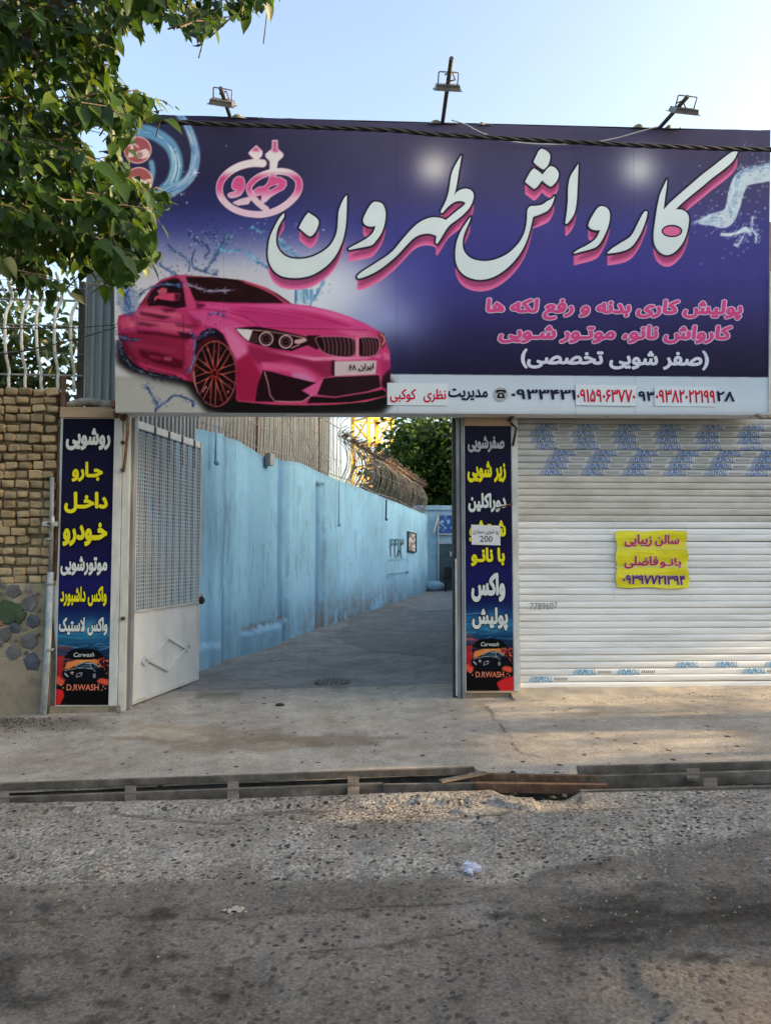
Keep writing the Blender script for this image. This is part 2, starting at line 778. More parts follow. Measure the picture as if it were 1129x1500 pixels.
def glyphs(text, bold, res=3):
    key = (text, bold, res)
    if key in _tc:
        return _tc[key]
    c = bpy.data.curves.new('text', 'FONT')
    c.body = text
    c.resolution_u = res
    c.fill_mode = 'NONE'
    o = bpy.data.objects.new('text', c)
    COL.objects.link(o)
    dg = bpy.context.evaluated_depsgraph_get()
    e = o.evaluated_get(dg)
    m = e.to_mesh()
    P = [tuple(v.co[:2]) for v in m.vertices]
    nb = {}
    for ed in m.edges:
        i, j = ed.vertices
        nb.setdefault(i, []).append(j)
        nb.setdefault(j, []).append(i)
    e.to_mesh_clear()
    bpy.data.objects.remove(o)
    bpy.data.curves.remove(c)
    loops, seen = [], set()
    for st in sorted(nb):
        if st in seen:
            continue
        lp, cur, prev = [], st, None
        while cur not in seen:
            seen.add(cur)
            lp.append(cur)
            nx_ = [q for q in nb[cur] if q != prev and q not in seen]
            prev = cur
            if not nx_:
                break
            cur = nx_[0]
        pts = []
        for q in lp:
            if not pts or math.hypot(P[q][0] - pts[-1][0], P[q][1] - pts[-1][1]) > 1e-4:
                pts.append(P[q])
        if len(pts) > 2:
            # the chain's direction: follow vertex order of the contour
            if len(lp) > 2 and lp[1] != lp[0] + 1:
                pts = pts[:1] + pts[1:][::-1]
            loops.append(pts)
    area = lambda l: 0.5 * sum(l[i - 1][0] * l[i][1] - l[i][0] * l[i - 1][1] for i in range(len(l)))
    ar = [area(l) for l in loops]
    sg = 1 if ar[max(range(len(ar)), key=lambda i: abs(ar[i]))] > 0 else -1

    def inside(p, poly):
        c_, j = False, len(poly) - 1
        for i in range(len(poly)):
            if (poly[i][1] > p[1]) != (poly[j][1] > p[1]) and p[0] < (poly[j][0] - poly[i][0]) * (p[1] - poly[i][1]) / (poly[j][1] - poly[i][1]) + poly[i][0]:
                c_ = not c_
            j = i
        return c_
    outer = [i for i in range(len(loops)) if ar[i] * sg > 0]
    holes = {i: [] for i in outer}
    base_outer = list(outer)
    for i in range(len(loops)):
        if ar[i] * sg <= 0:
            own = [j for j in base_outer if inside(loops[i][0], loops[j]) and abs(ar[j]) > abs(ar[i])]
            if not own:
                outer.append(i)
                holes[i] = []
            else:
                holes[min(own, key=lambda j: abs(ar[j]))].append(i)
    V, F, isl = [], [], []
    for k, i in enumerate(outer):
        ls = [loops[i]] + [loops[j] for j in holes[i]]
        tr = geometry.tessellate_polygon([[Vector((x, y, 0)) for x, y in l] for l in ls])
        b0 = len(V)
        for l in ls:
            V += l
            isl += [k] * len(l)
        F += [tuple(q + b0 for q in t) for t in tr]
    V, isl = np.array(V), np.array(isl, float)
    if bold > 0.001:                                # heavier strokes: the outline repeated round a small circle, each a hair farther out
        nV = len(V)
        Vs, Fs, Is = [V], list(F), [isl]
        nc_ = 8 if bold < 0.05 else 12
        for q in range(nc_):
            a = 2 * math.pi * q / nc_
            Vs.append(V + np.array([math.cos(a), math.sin(a)]) * bold)
            Fs += [tuple(i + nV * (q + 1) for i in f) for f in F]
            Is.append(isl + 0.37 * (q + 1))
        V, F, isl = np.concatenate(Vs), Fs, np.concatenate(Is)
    _tc[key] = (V, F, isl)
    return _tc[key]


def letter(name, text, box, pl, mat, parent, off=0.004, bold=0.0, shear=0.0, fa=True, ref_bold=None, quad=None, surf=None, **pr):
    """flat lettering filling the pixel box (x0, y0, x1, y1) on plane pl"""
    t = shape_fa(text) if fa else text
    V, F, isl = glyphs(t, bold)
    V = V.copy()
    rb = V if ref_bold is None else glyphs(t, ref_bold)[0]
    lo, hi = rb.min(0), rb.max(0)
    U = (V - lo) / (hi - lo)
    if shear:
        U[:, 0] = U[:, 0] + shear * (U[:, 1] - 0.5)
    if quad is None:
        x0, y0, x1, y1 = box
        quad = ((x0, y0), (x1, y0), (x1, y1), (x0, y1))
    tl, tr, br, bl = [np.array(c, float) for c in quad]
    u, v = U[:, :1], 1 - U[:, 1:]
    P = (tl * (1 - u) + tr * u) * (1 - v) + (bl * (1 - u) + br * u) * v
    W3 = hit_arr(pl, P[:, 0], P[:, 1], off + (isl % 9.1) * 0.00013)
    if surf is not None:
        W3 = surf(P, W3)
    mb = MB()
    mb.add([tuple(p) for p in W3], F)
    ob = mb.build(name, mat, parent, **pr)
    # make faces point to the viewer
    return ob


def project(P):
    d = np.asarray(P, float) - np.array(CAM)
    yy = d[..., 1] * _c + d[..., 2] * _s
    zz = -d[..., 1] * _s + d[..., 2] * _c
    yy = np.maximum(yy, 0.05)
    return CX + FPX * d[..., 0] / yy, CY - FPX * zz / yy


def sz(px, py, pl=None):
    """facade coordinates (along, height) of a pixel"""
    p = fpt(px, py, 0, pl)
    return (p - F_P).dot(F_T), p.z


def fw(s, z, front=0.0):
    p = F_P + F_T * s + F_N * front
    return Vector((p.x, p.y, z))


def fbox(mb, s0, s1, z0, z1, front, depth):
    return mb.frame_box(fw(s0, z0, front), F_T * (s1 - s0), Vector((0, 0, z1 - z0)), -F_N * depth)


def pbox(mb, x0, y0, x1, y1, front, depth, pl=None):
    """box whose front rectangle is given in photo pixels on the facade"""
    s0, _ = sz(x0, (y0 + y1) / 2)
    s1, _ = sz(x1, (y0 + y1) / 2)
    zt = sz((x0 + x1) / 2, y0)[1]
    zb = sz((x0 + x1) / 2, y1)[1]
    return fbox(mb, s0, s1, zb, zt, front, depth)


# ------------------------------------------------------------------ materials used in several places
M = {}
M['white_steel'] = vary('white_painted_steel', (0.42, 0.43, 0.41), (0.62, 0.63, 0.60), 9, 0.5, 0.15, 40, 0.003, stretch=(1, 1, 0.4))
M['grey_steel'] = vary('grey_steel', (0.14, 0.15, 0.16), (0.27, 0.28, 0.29), 7, 0.55, 0.2, 60, 0.003, stretch=(1, 1, 0.3))
M['dark_steel'] = vary('dark_steel', (0.02, 0.018, 0.017), (0.06, 0.05, 0.045), 12, 0.7, 0.3, 60, 0.003)
M['rust'] = vary('rusty_steel', (0.06, 0.028, 0.015), (0.13, 0.065, 0.034), 14, 0.85, 0.4, 90, 0.003, c3=(0.22, 0.145, 0.10))
M['dull_steel'] = vary('weathered_drain_steel', (0.04, 0.031, 0.023), (0.13, 0.107, 0.083), 7, 0.75, 0.5, 80, 0.004, c3=(0.22, 0.195, 0.165))
M['concrete'] = vary('cement', (0.19, 0.18, 0.16), (0.33, 0.31, 0.27), 5, 0.95, 0.7, 45, 0.01)
M['plaster'] = vary('sandy_plaster', (0.15, 0.12, 0.085), (0.27, 0.225, 0.16), 4, 0.95, 0.8, 70, 0.01, c3=(0.26, 0.22, 0.17))
M['corr'] = vary('galvanised_sheet', (0.20, 0.235, 0.25), (0.33, 0.37, 0.385), 3, 0.5, 0.1, 30, 0.002, metal=0.3, stretch=(1, 1, 0.15))
M['black'] = flat('black_cable', (0.012, 0.012, 0.014), 0.55)
M['wood'] = vary('raw_board', (0.30, 0.20, 0.12), (0.46, 0.33, 0.22), 5, 0.8, 0.3, 50, 0.004, stretch=(0.3, 1, 4))
M['bark'] = vary('bark', (0.05, 0.035, 0.022), (0.13, 0.10, 0.07), 8, 0.95, 0.9, 30, 0.02, stretch=(1, 1, 0.3))
M['alu'] = vary('dull_aluminium', (0.35, 0.36, 0.36), (0.5, 0.5, 0.5), 9, 0.45, 0.1, 60, 0.002, metal=0.4)

# ------------------------------------------------------------------ the street: road, trench, driveway, alley floor
FARE = [(-700, 1168), (0, 1151), (600, 1127), (690, 1125), (706, 1132), (740, 1130), (790, 1133), (838, 1131), (850, 1124), (1129, 1117), (2000, 1094)]
NEAR = [(-700, 1195), (0, 1177), (340, 1172), (600, 1163), (718, 1159), (732, 1166), (760, 1171), (795, 1169), (822, 1170), (846, 1158), (1129, 1151), (2000, 1129)]
FW = [ground(*p) for p in FARE]
NW = [ground(*p) for p in NEAR]


def edge_y(line, x):
    return np.interp(x, [p.x for p in line], [p.y for p in line])


def gz_arr(x):
    return np.clip(0.028 * (x + 3.33), -0.25, 0.34)


def ground_relief(x, y):
    return 0.010 * (fbm(x * 0.9, y * 0.9, 3) - 0.5) + 0.005 * (fbm(x * 7, y * 7, 3) - 0.5)


# stains and wear, laid out over the ground as the photograph shows them
gc = Canvas(-360, 930, 1500, 1500, 0.8, (128, 128, 128))
rs = random.Random(11)


def blob(cx, cy, rx, ry, col, alpha, blur=3, n=12, jag=0.3):
    pts = []
    for i in range(n):
        a = 2 * math.pi * i / n
        k = 1 + rs.uniform(-jag, jag)
        pts.append((cx + rx * k * math.cos(a), cy + ry * k * math.sin(a)))
    gc.fill(cr(pts), col, alpha, blur)


DK, MD, LT = (38, 36, 36), (84, 80, 76), (172, 168, 160)
# driveway: scuffed patch, wet mark, leaf
blob(330, 1082, 140, 20, (88, 79, 70), 0.8, 0.8, 26, 0.3)
blob(480, 1084, 90, 9, (70, 61, 54), 0.8, 0.8, 24, 0.4)
blob(240, 1074, 70, 7, (160, 146, 128), 0.7, 1, 18, 0.4)
blob(250, 1066, 60, 10, (150, 138, 122), 0.5, 3)
blob(60, 1060, 95, 10, (60, 56, 52), 0.8, 4, 14)
blob(320, 1019, 36, 7, (60, 62, 64), 0.75, 3, 12, 0.3)
blob(490, 1000, 30, 7, (40, 40, 40), 0.8, 2, 12)
blob(478, 1000, 16, 3, (110, 105, 100), 0.8, 1)
blob(70, 1115, 130, 14, (112, 104, 96), 0.5, 6)
for i in range(40):
    blob(rs.uniform(0, 1129), rs.uniform(1045, 1115), rs.uniform(5, 40), rs.uniform(2, 6), rs.choice([(92, 87, 80), (156, 147, 134), (104, 96, 86)]), rs.uniform(0.3, 0.7), 1.5)
# crack in front of the right pillar
gc.stroke([(718, 1040), (728, 1052), (735, 1066), (748, 1080), (752, 1094), (766, 1104), (790, 1108)], [2.4, 1.2, 2.8, 1.0, 2.2, 1.2, 0.8], (40, 36, 32), 0.9, 0.5)
gc.stroke([(712, 1034), (722, 1050), (724, 1058), (716, 1070)], [2.5, 1.5, 1, 0.8], (46, 40, 34), 0.8, 0.5)
gc.stroke([(735, 1066), (760, 1070), (790, 1068)], [1.6, 0.8, 0.6], (60, 54, 46), 0.6, 0.5)
gc.stroke([(700, 1030), (715, 1038), (722, 1048)], 4.0, (60, 52, 44), 0.7, 1)
# far end of the light concrete band below the drain
blob(950, 1168, 130, 14, (140, 138, 136), 0.5, 4, 14, 0.2)
for i in range(300):
    x = rs.uniform(-300, 1400)
    y = rs.uniform(1190, 1500)
    blob(x, y, rs.uniform(6, 60), rs.uniform(2, 12), rs.choice([(82, 79, 76), (146, 141, 135), (100, 96, 92), (62, 60, 58)]), rs.uniform(0.2, 0.55), 2)
# smoother dark asphalt strips in the near part of the road
poly = [(-360, 1300), (0, 1297), (200, 1290), (420, 1292), (650, 1282), (700, 1296), (760, 1290), (800, 1270), (1000, 1240), (1129, 1215), (1500, 1180), (1500, 1560), (-360, 1560)]
gc.fill(poly, (52, 49, 47), 0.82, 3)
gc.fill([(-360, 1318), (0, 1312), (300, 1312), (560, 1300), (650, 1290), (760, 1300), (900, 1306), (1129, 1290), (1500, 1270), (1500, 1330), (1129, 1318), (900, 1330), (700, 1330), (400, 1340), (0, 1350), (-360, 1360)], (52, 50, 48), 0.5, 3)
gc.fill([(300, 1350), (540, 1335), (700, 1325), (760, 1332), (740, 1352), (620, 1365), (560, 1382), (430, 1392), (330, 1420)], (80, 78, 77), 0.6, 2)
gc.fill([(560, 1420), (700, 1385), (900, 1380), (900, 1420), (780, 1450), (560, 1460)], (66, 64, 63), 0.5, 5)
gc.fill([(820, 1285), (900, 1276), (960, 1284), (930, 1296), (850, 1298)], (150, 148, 145), 0.6, 3)
gc.fill([(760, 1335), (900, 1318), (1129, 1296), (1300, 1290), (1300, 1390), (1129, 1378), (960, 1392), (840, 1398), (780, 1375)], (28, 27, 26), 0.7, 7)
for i in range(60):
    blob(rs.gauss(1010, 120), rs.gauss(1345, 22), rs.uniform(8, 50), rs.uniform(2, 8), (18, 17, 16), rs.uniform(0.3, 0.8), 1.5, 14, 0.5)
blob(-20, 1440, 60, 30, (22, 22, 22), 0.85, 8)
blob(20, 1405, 46, 12, (26, 26, 26), 0.8, 6)
blob(25, 1466, 40, 14, (22, 22, 22), 0.8, 6)
for i in range(60):
    x = abs(rs.gauss(0, 170))
    blob(x, rs.uniform(1320, 1500), rs.uniform(5, 24), rs.uniform(2.5, 8), (22, 21, 20), rs.uniform(0.4, 0.9), 1.2, 14, 0.5)
for i in range(34):
    blob(rs.uniform(130, 760), rs.uniform(1330, 1480), rs.uniform(3, 8), rs.uniform(2.5, 5), (20, 19, 18), 0.9, 0.8, 10, 0.45)
# long cracks along the street
for pts in ([(0, 1352), (150, 1344), (330, 1345), (480, 1332), (600, 1326), (740, 1322), (760, 1332)], [(440, 1396), (560, 1384), (640, 1372), (700, 1360)],
            [(0, 1182), (120, 1184), (230, 1200), (300, 1206), (340, 1206), (370, 1194), (470, 1188), (560, 1190), (660, 1198), (740, 1190)],
            [(850, 1165), (848, 1180), (870, 1186), (930, 1184), (980, 1178), (1040, 1180), (1060, 1170), (1129, 1165)], [(330, 1440), (350, 1400), (375, 1380), (380, 1350)]):
    q = cr(pts, False, 5)
    q = [(a + rs.uniform(-3, 3), b + rs.uniform(-1.8, 1.8)) for a, b in q]
    gc.stroke(q, [rs.uniform(0.8, 3.6) for _ in q], (28, 26, 24), 0.9, 0.5)
gc.glow(348, 1333, 12, (230, 215, 190), 0.9, 0.5)
gc.glow(389, 1331, 4, (220, 205, 190), 0.9, 0.7)
GROUND_RAW = gc.a.copy()


def stain(P):
    x, y = project(P)
    far = (y < 935) | (P[..., 1] < 0.9)
    x = np.clip((x - gc.x0) * gc.res, 0, gc.w - 1.001).astype(int)
    y = np.clip((y - gc.y0) * gc.res, 0, gc.h - 1.001).astype(int)
    c = gc.a[y, x]
    c = np.where(far[..., None], 0.5, c)
    return c * 2


def ground_mat(name, c1, c2, c3, pits, agg):
    m, n, b = newmat(name)
    v = coords(n)
    at = node(n, 'ShaderNodeAttribute', attribute_name='print')
    base = ramp(n, noise(n, v, 1.7, 8, 0.65), [(0.3, c1), (0.52, c2), (0.72, c3)])
    fine = ramp(n, noise(n, v, 70, 5, 0.7), [(0.28, (0.5,) * 3), (0.72, (1.4,) * 3)])
    big = ramp(n, noise(n, v, 6.5, 5, 0.7), [(0.3, (0.78,) * 3), (0.7, (1.18,) * 3)])
    base = mix(n, 1.0, base, big, 'MULTIPLY')
    # stains break up along the grain of the surface
    gr = math_(n, 'SUBTRACT', noise(n, v, 38, 6, 0.75), 0.5)
    inv = math_(n, 'SUBTRACT', 1.08, at.outputs['Fac'])
    sh_f = math_(n, 'MULTIPLY_ADD', math_(n, 'MULTIPLY', gr, inv), 1.9, 1.0)
    col = mix(n, 1.0, base, mix(n, 1.0, at.outputs['Color'], node_rgb(n, sh_f), 'MULTIPLY'), 'MULTIPLY')
    col = mix(n, 1.0, col, fine, 'MULTIPLY')
    h = noise(n, v, 45, 8, 0.75)
    if agg:
        vo = node(n, 'ShaderNodeTexVoronoi')
        vo.inputs['Scale'].default_value = 62
        L(n, v, vo.inputs['Vector'])
        st = ramp(n, vo.outputs['Color'], [(0.15, (0.42, 0.40, 0.38)), (0.5, (0.95,) * 3), (0.9, (1.55, 1.5, 1.42))])
        ed = ramp(n, vo.outputs['Distance'], [(0.2, (1.0,) * 3), (0.75, (0.55,) * 3)])
        # exposed aggregate fades out where the road has been patched
        msk = ramp(n, at.outputs['Fac'], [(0.55, (0, 0, 0)), (0.9, (1, 1, 1))])
        msk2 = math_(n, 'MULTIPLY', msk, ramp(n, noise(n, v, 1.1, 3), [(0.35, (0.35,) * 3), (0.6, (1, 1, 1))]))
        col = mix(n, math_(n, 'MULTIPLY_ADD', msk2, 0.68, 0.22), col, mix(n, 1.0, mix(n, 1.0, col, st, 'MULTIPLY'), ed, 'MULTIPLY'))
        h = math_(n, 'ADD', h, math_(n, 'MULTIPLY', math_(n, 'MULTIPLY', vo.outputs['Distance'], -1.3), msk2))
    if pits:
        vp = node(n, 'ShaderNodeTexVoronoi')
        vp.inputs['Scale'].default_value = 27 if agg else 17
        vp.inputs['Randomness'].default_value = 1.0
        wv = node(n, 'ShaderNodeVectorMath', operation='ADD')
        nz_ = node(n, 'ShaderNodeTexNoise')
        nz_.inputs['Scale'].default_value = 30
        L(n, v, nz_.inputs['Vector'])
        sc_ = node(n, 'ShaderNodeVectorMath', operation='SCALE')
        sc_.inputs['Scale'].default_value = 0.035
        L(n, nz_.outputs['Color'], sc_.inputs[0])
        L(n, v, wv.inputs[0])
        L(n, sc_.outputs[0], wv.inputs[1])
        L(n, wv.outputs[0], vp.inputs['Vector'])
        # only some cells hold a pit
        sp = node(n, 'ShaderNodeSeparateColor')
        L(n, vp.outputs['Color'], sp.inputs[0])
        sel = math_(n, 'GREATER_THAN', sp.outputs[0], 1.0 - pits)
        rad = math_(n, 'MULTIPLY_ADD', sp.outputs[1], 0.30, 0.14)
        wob = math_(n, 'MULTIPLY_ADD', noise(n, v, 90, 3), 0.3, -0.15)
        inside = math_(n, 'LESS_THAN', math_(n, 'ADD', vp.outputs['Distance'], wob), rad)
        pit = math_(n, 'MULTIPLY', sel, inside)
        if agg:
            gate = math_(n, 'MULTIPLY', ramp(n, at.outputs['Fac'], [(0.3, (0.12,) * 3), (0.6, (1, 1, 1))]), ramp(n, noise(n, v, 2.4, 3), [(0.3, (0.4,) * 3), (0.5, (1, 1, 1))]))
            pit = math_(n, 'MULTIPLY', pit, gate)
        col = mix(n, math_(n, 'MULTIPLY', pit, 0.92), col, (0.035, 0.03, 0.026))
        h = math_(n, 'SUBTRACT', h, math_(n, 'MULTIPLY', pit, 1.2))
    L(n, col, b.inputs['Base Color'])
    b.inputs['Roughness'].default_value = 0.92
    b.inputs['Specular IOR Level'].default_value = 0.12
    bump(n, b, h, 0.9, 0.011)
    return m


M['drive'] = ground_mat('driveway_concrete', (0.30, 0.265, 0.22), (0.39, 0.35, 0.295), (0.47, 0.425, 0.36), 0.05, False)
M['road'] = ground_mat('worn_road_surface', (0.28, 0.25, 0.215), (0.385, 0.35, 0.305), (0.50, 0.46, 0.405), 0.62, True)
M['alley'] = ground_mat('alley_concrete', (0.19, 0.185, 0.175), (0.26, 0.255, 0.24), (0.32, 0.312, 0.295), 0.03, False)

# driveway apron between the drain and the facades
nx, ny = 760, 190
xs = np.linspace(-7.5, 8.5, nx)
y0 = edge_y(FW, xs) + 0.012 * (fbm(xs * 9, xs * 0 + 3, 3) - 0.5)
v = np.linspace(0, 1, ny)[:, None]
Yp = y0[None] * (1 - v) + 8.6 * v
Xp = np.repeat(xs[None], ny, 0)
Zp = gz_arr(Xp) + ground_relief(Xp, Yp)
Zp[0] -= 0.05
Pg = np.stack([Xp, Yp, Zp], -1)
grid_mesh('driveway_apron', Pg, M['drive'], colors=stain(Pg), kind='structure')
# road
nx, ny = 820, 250
xs = np.linspace(-7.5, 8.5, nx)
y1 = edge_y(NW, xs) + 0.02 * (fbm(xs * 11, xs * 0 + 9, 3) - 0.5)
v = np.linspace(0, 1, ny)[:, None] ** 0.8
Yr = y1[None] * (1 - v) + 0.6 * v
Xr = np.repeat(xs[None], ny, 0)
Zr = gz_arr(Xr) + ground_relief(Xr, Yr) - 0.012 * np.clip((4.2 - Yr), 0, 1) * fbm(Xr * 2, Yr * 2, 3)
# broken thin slab edges along the drain
ridge = fbm(Xr * 3.2, Yr * 3.2, 4)
edge = (y1[None] - Yr)
Zr += 0.022 * (edge < 0.10 + 0.22 * fbm(Xr * 1.3, Yr * 0.3 + 5, 3)) * (Xr < 0.9)
Zr += 0.010 * (ridge > 0.55) * np.clip(edge * 3, 0, 1)
Zr[0] -= 0.06
Pr = np.stack([Xr, Yr, Zr], -1)
grid_mesh('road', Pr, M['road'], colors=stain(Pr), kind='structure')
# coarse road behind and beside the camera
mb = MB()
for (a, b_, c_, d_) in ((-60, -7.5, -8, 4.9), (8.5, 60, -8, 4.9), (-7.5, 8.5, -8, 0.6)):
    q = [(a, c_), (b_, c_), (b_, d_), (a, d_)]
    mb.add([(x, y, gz(x) - 0.006) for x, y in q], [(0, 1, 2, 3)])
mb.build('road', M['road'], kind='structure')
mb = MB()
for (a, b_) in ((-60, -7.5), (8.5, 60)):
    q = [(a, 4.9), (b_, 4.9), (b_, 9), (a, 9)]
    mb.add([(x, y, gz(x) - 0.002) for x, y in q], [(0, 1, 2, 3)])
mb.build('pavement', M['drive'], kind='structure')
# alley floor
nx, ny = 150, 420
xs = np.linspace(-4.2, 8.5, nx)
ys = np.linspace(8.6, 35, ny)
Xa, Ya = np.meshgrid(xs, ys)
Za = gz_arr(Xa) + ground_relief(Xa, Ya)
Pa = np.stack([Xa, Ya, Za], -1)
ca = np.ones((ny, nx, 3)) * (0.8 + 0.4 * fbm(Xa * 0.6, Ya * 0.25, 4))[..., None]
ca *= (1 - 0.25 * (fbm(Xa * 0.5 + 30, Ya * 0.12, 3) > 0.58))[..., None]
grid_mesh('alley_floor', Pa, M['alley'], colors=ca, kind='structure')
gp = MB().add([(-400, -300, -0.5), (400, -300, -0.5), (400, 500, -0.5), (-400, 500, -0.5)], [(0, 1, 2, 3)])
gp.build('ground', vary('dry_earth', (0.16, 0.13, 0.10), (0.24, 0.20, 0.15), 0.4, 0.95, 0.5, 4, 0.02), kind='structure')
# drain channel under the steel bars
mb = MB()
N = 60
for i in range(N):
    xa, xb = -7.5 + 16.0 * i / N, -7.5 + 16.0 * (i + 1) / N
    fa, fb_ = edge_y(FW, xa), edge_y(FW, xb)
    na, nb = edge_y(NW, xa) - 0.03, edge_y(NW, xb) - 0.03
    fa, fb_ = fa + 0.04, fb_ + 0.04
    za, zb = gz(xa), gz(xb)
    mb.quad((xa, na, za - 0.36), (xb, nb, zb - 0.36), (xb, fb_, zb - 0.36), (xa, fa, za - 0.36))
    mb.quad((xa, fa, za - 0.36), (xb, fb_, zb - 0.36), (xb, fb_, zb - 0.012), (xa, fa, za - 0.012))
    mb.quad((xb, nb, zb - 0.36), (xa, na, za - 0.36), (xa, na, za - 0.012), (xb, nb, zb - 0.012))
mb.build('drain_channel', vary('dark_channel_concrete', (0.03, 0.027, 0.023), (0.11, 0.10, 0.085), 6, 0.9, 0.9, 25, 0.02), kind='structure')  # dark mottled concrete throughout the channel


def channel(mb, p, q, w, h, lift=0.012, wall=0.008):
    """a U channel bar lying on its open side from pixel p to pixel q (front top edges)"""
    a, b = ground(*p), ground(*q)
    a.z += lift
    b.z += lift
    d = (b - a)
    y = Vector((-d.y, d.x, 0)).normalized()
    mb.frame_box(a, d, y * w, Vector((0, 0, -wall)))
    mb.frame_box(a + Vector((0, 0, -wall)), d, y * wall, Vector((0, 0, -h)))
    mb.frame_box(a + y * (w - wall) + Vector((0, 0, -wall)), d, y * wall, Vector((0, 0, -h)))
    return mb


t = thing('drain_cover', ground(300, 1165), 'long dull steel drain cover frame with cross pieces, left of the rusty beams', 'drain cover', 'steel drain covers along the kerb')
channel(MB(), (-300, 1162), (694, 1127), 0.03, 0.035, 0.014).build('edge_bar', M['dull_steel'], t)
channel(MB(), (-300, 1181), (560, 1149), 0.035, 0.07, 0.004).build('middle_bar', M['dull_steel'], t)
channel(MB(), (561, 1150), (700, 1148), 0.03, 0.05, 0.002).build('middle_bar', M['dull_steel'], t)
channel(MB(), (-300, 1186), (340, 1175), 0.02, 0.05, 0.002).build('edge_bar', M['dull_steel'], t)
for (px, y0_, y1_) in ((4, 1157, 1180), (190, 1150, 1174), (340, 1144, 1172), (516, 1136, 1165)):
    a, b = ground(px, y1_), ground(px, y0_)
    mb = MB()
    mb.frame_box(a + Vector((-0.03, 0, -0.004)), (0.075, 0, 0), (b - a), (0, 0, -0.02))
    mb.build('cross_piece', M['dull_steel'], t)
t = thing('drain_cover', ground(1000, 1140), 'long dark steel drain cover frame, right of the rusty beams', 'drain cover', 'steel drain covers along the kerb')
channel(MB(), (846, 1126), (1700, 1104), 0.03, 0.05, 0.012).build('edge_bar', M['dull_steel'], t)
channel(MB(), (864, 1140), (1700, 1115), 0.035, 0.07, 0.010).build('middle_bar', M['dull_steel'], t)
channel(MB(), (850, 1160), (1700, 1139), 0.03, 0.05, 0.006).build('edge_bar', M['dull_steel'], t)
for (px, y0_, y1_) in ((1012, 1126, 1140), (1037, 1140, 1152), (1250, 1120, 1146)):
    a, b = ground(px, y1_), ground(px, y0_)
    MB().frame_box(a + Vector((-0.03, 0, 0.002)), (0.085, 0, 0), (b - a), (0, 0, -0.02)).build('cross_piece', M['dull_steel'], t)
channel(MB(), (686, 1136), (875, 1140), 0.035, 0.05, 0.012).build('steel_beam', M['rust'], label='rusty brown steel beam bridging the drain gap, the one nearer the gate', cat='steel beam', group='rusty beams over the drain gap')
channel(MB(), (697, 1152), (890, 1155), 0.04, 0.05, 0.02).build('steel_beam', M['rust'], label='rusty brown steel beam bridging the drain gap, the one nearer the street', cat='steel beam', group='rusty beams over the drain gap')
a, b = ground(645, 1149), ground(712, 1138)
MB().bar(a + Vector((0, 0, 0.02)), b + Vector((0, 0, 0.028)), 0.045, 0.012).build('steel_strip', M['dull_steel'], label='bent grey steel strip lying crooked across the drain beside the rusty beams', cat='steel strip')

# ------------------------------------------------------------------ left brick wall
SL0, _ = sz(84, 800)
zt = sz(40, 567)[1]
z_st = sz(40, 856)[1]
z_pl = sz(40, 962)[1]
wall = thing('brick_wall', fw(SL0 - 1, gz(-4), 0), 'old hand-laid tan brick wall with patches of grey stone near its foot, left of the gate', 'wall')
WL = -5.2
M['mortar'] = vary('earthy_mortar', (0.085, 0.065, 0.04), (0.19, 0.145, 0.095), 9, 0.95, 0.9, 50, 0.012)
M['bed'] = vary('pale_cement_bed', (0.17, 0.15, 0.10), (0.32, 0.28, 0.20), 6, 0.95, 0.8, 50, 0.01)


def rough_slab(name, s0, s1, z0, z1, front, mat, amp, fr=6):
    nxs, nzs = int((s1 - s0) / 0.022) + 2, int((z1 - z0) / 0.022) + 2
    ss, zz = np.meshgrid(np.linspace(s0, s1, nxs), np.linspace(z0, z1, nzs))
    d = front + amp * (fbm(ss * fr + 40, zz * fr, 4) - 0.5)
    d[0, :] = d[-1, :] = front - 0.2
    d[:, -1] = front - 0.2
    o = np.array(F_P)[None, None] * np.array([1, 1, 0])
    P = o + ss[..., None] * np.array(F_T) + d[..., None] * np.array(F_N)
    P[..., 2] = zz
    return grid_mesh(name, P, mat, wall)


rough_slab('mortar', WL, SL0, z_st - 0.05, zt - 0.02, -0.002, M['mortar'], 0.085, 11)
rough_slab('stone_bed', WL, SL0, z_pl - 0.04, z_st + 0.03, 0.035, M['bed'], 0.045, 12)
rough_slab('plaster_foot', WL, SL0, -0.3, z_pl + 0.02, 0.05, M['plaster'], 0.035, 4)
fbox(MB(), WL, SL0 - 0.01, -0.4, zt - 0.03, -0.06, 0.2).build('wall_core', M['mortar'], wall)
M['brick'] = vary('tan_brick', (0.22, 0.158, 0.085), (0.38, 0.29, 0.17), 7, 0.95, 0.8, 60, 0.01, rand=0.5, c3=(0.31, 0.235, 0.135))
bmesh_vars = []
for k in range(6):
    mb = MB().box((0, 0, 0), (0.118, 0.075, 0.076))
    me = bpy.data.meshes.new('brick')
    me.from_pydata([(x * random.uniform(0.86, 1.06), y, z * random.uniform(0.80, 1.1)) for x, y, z in mb.v], [], mb.f)
    bevel(me, random.uniform(0.005, 0.012), 1)
    for v_ in me.vertices:
        v_.co += Vector((random.uniform(-1, 1), random.uniform(-1, 1), random.uniform(-1, 1))) * 0.006
    me.materials.append(M['brick'])
    me.polygons.foreach_set('use_smooth', [k % 2 == 0] * len(me.polygons))
    bmesh_vars.append(me)
rows = 21
pitch = (zt - z_st) / rows
joined = MB()
nb_ = 0
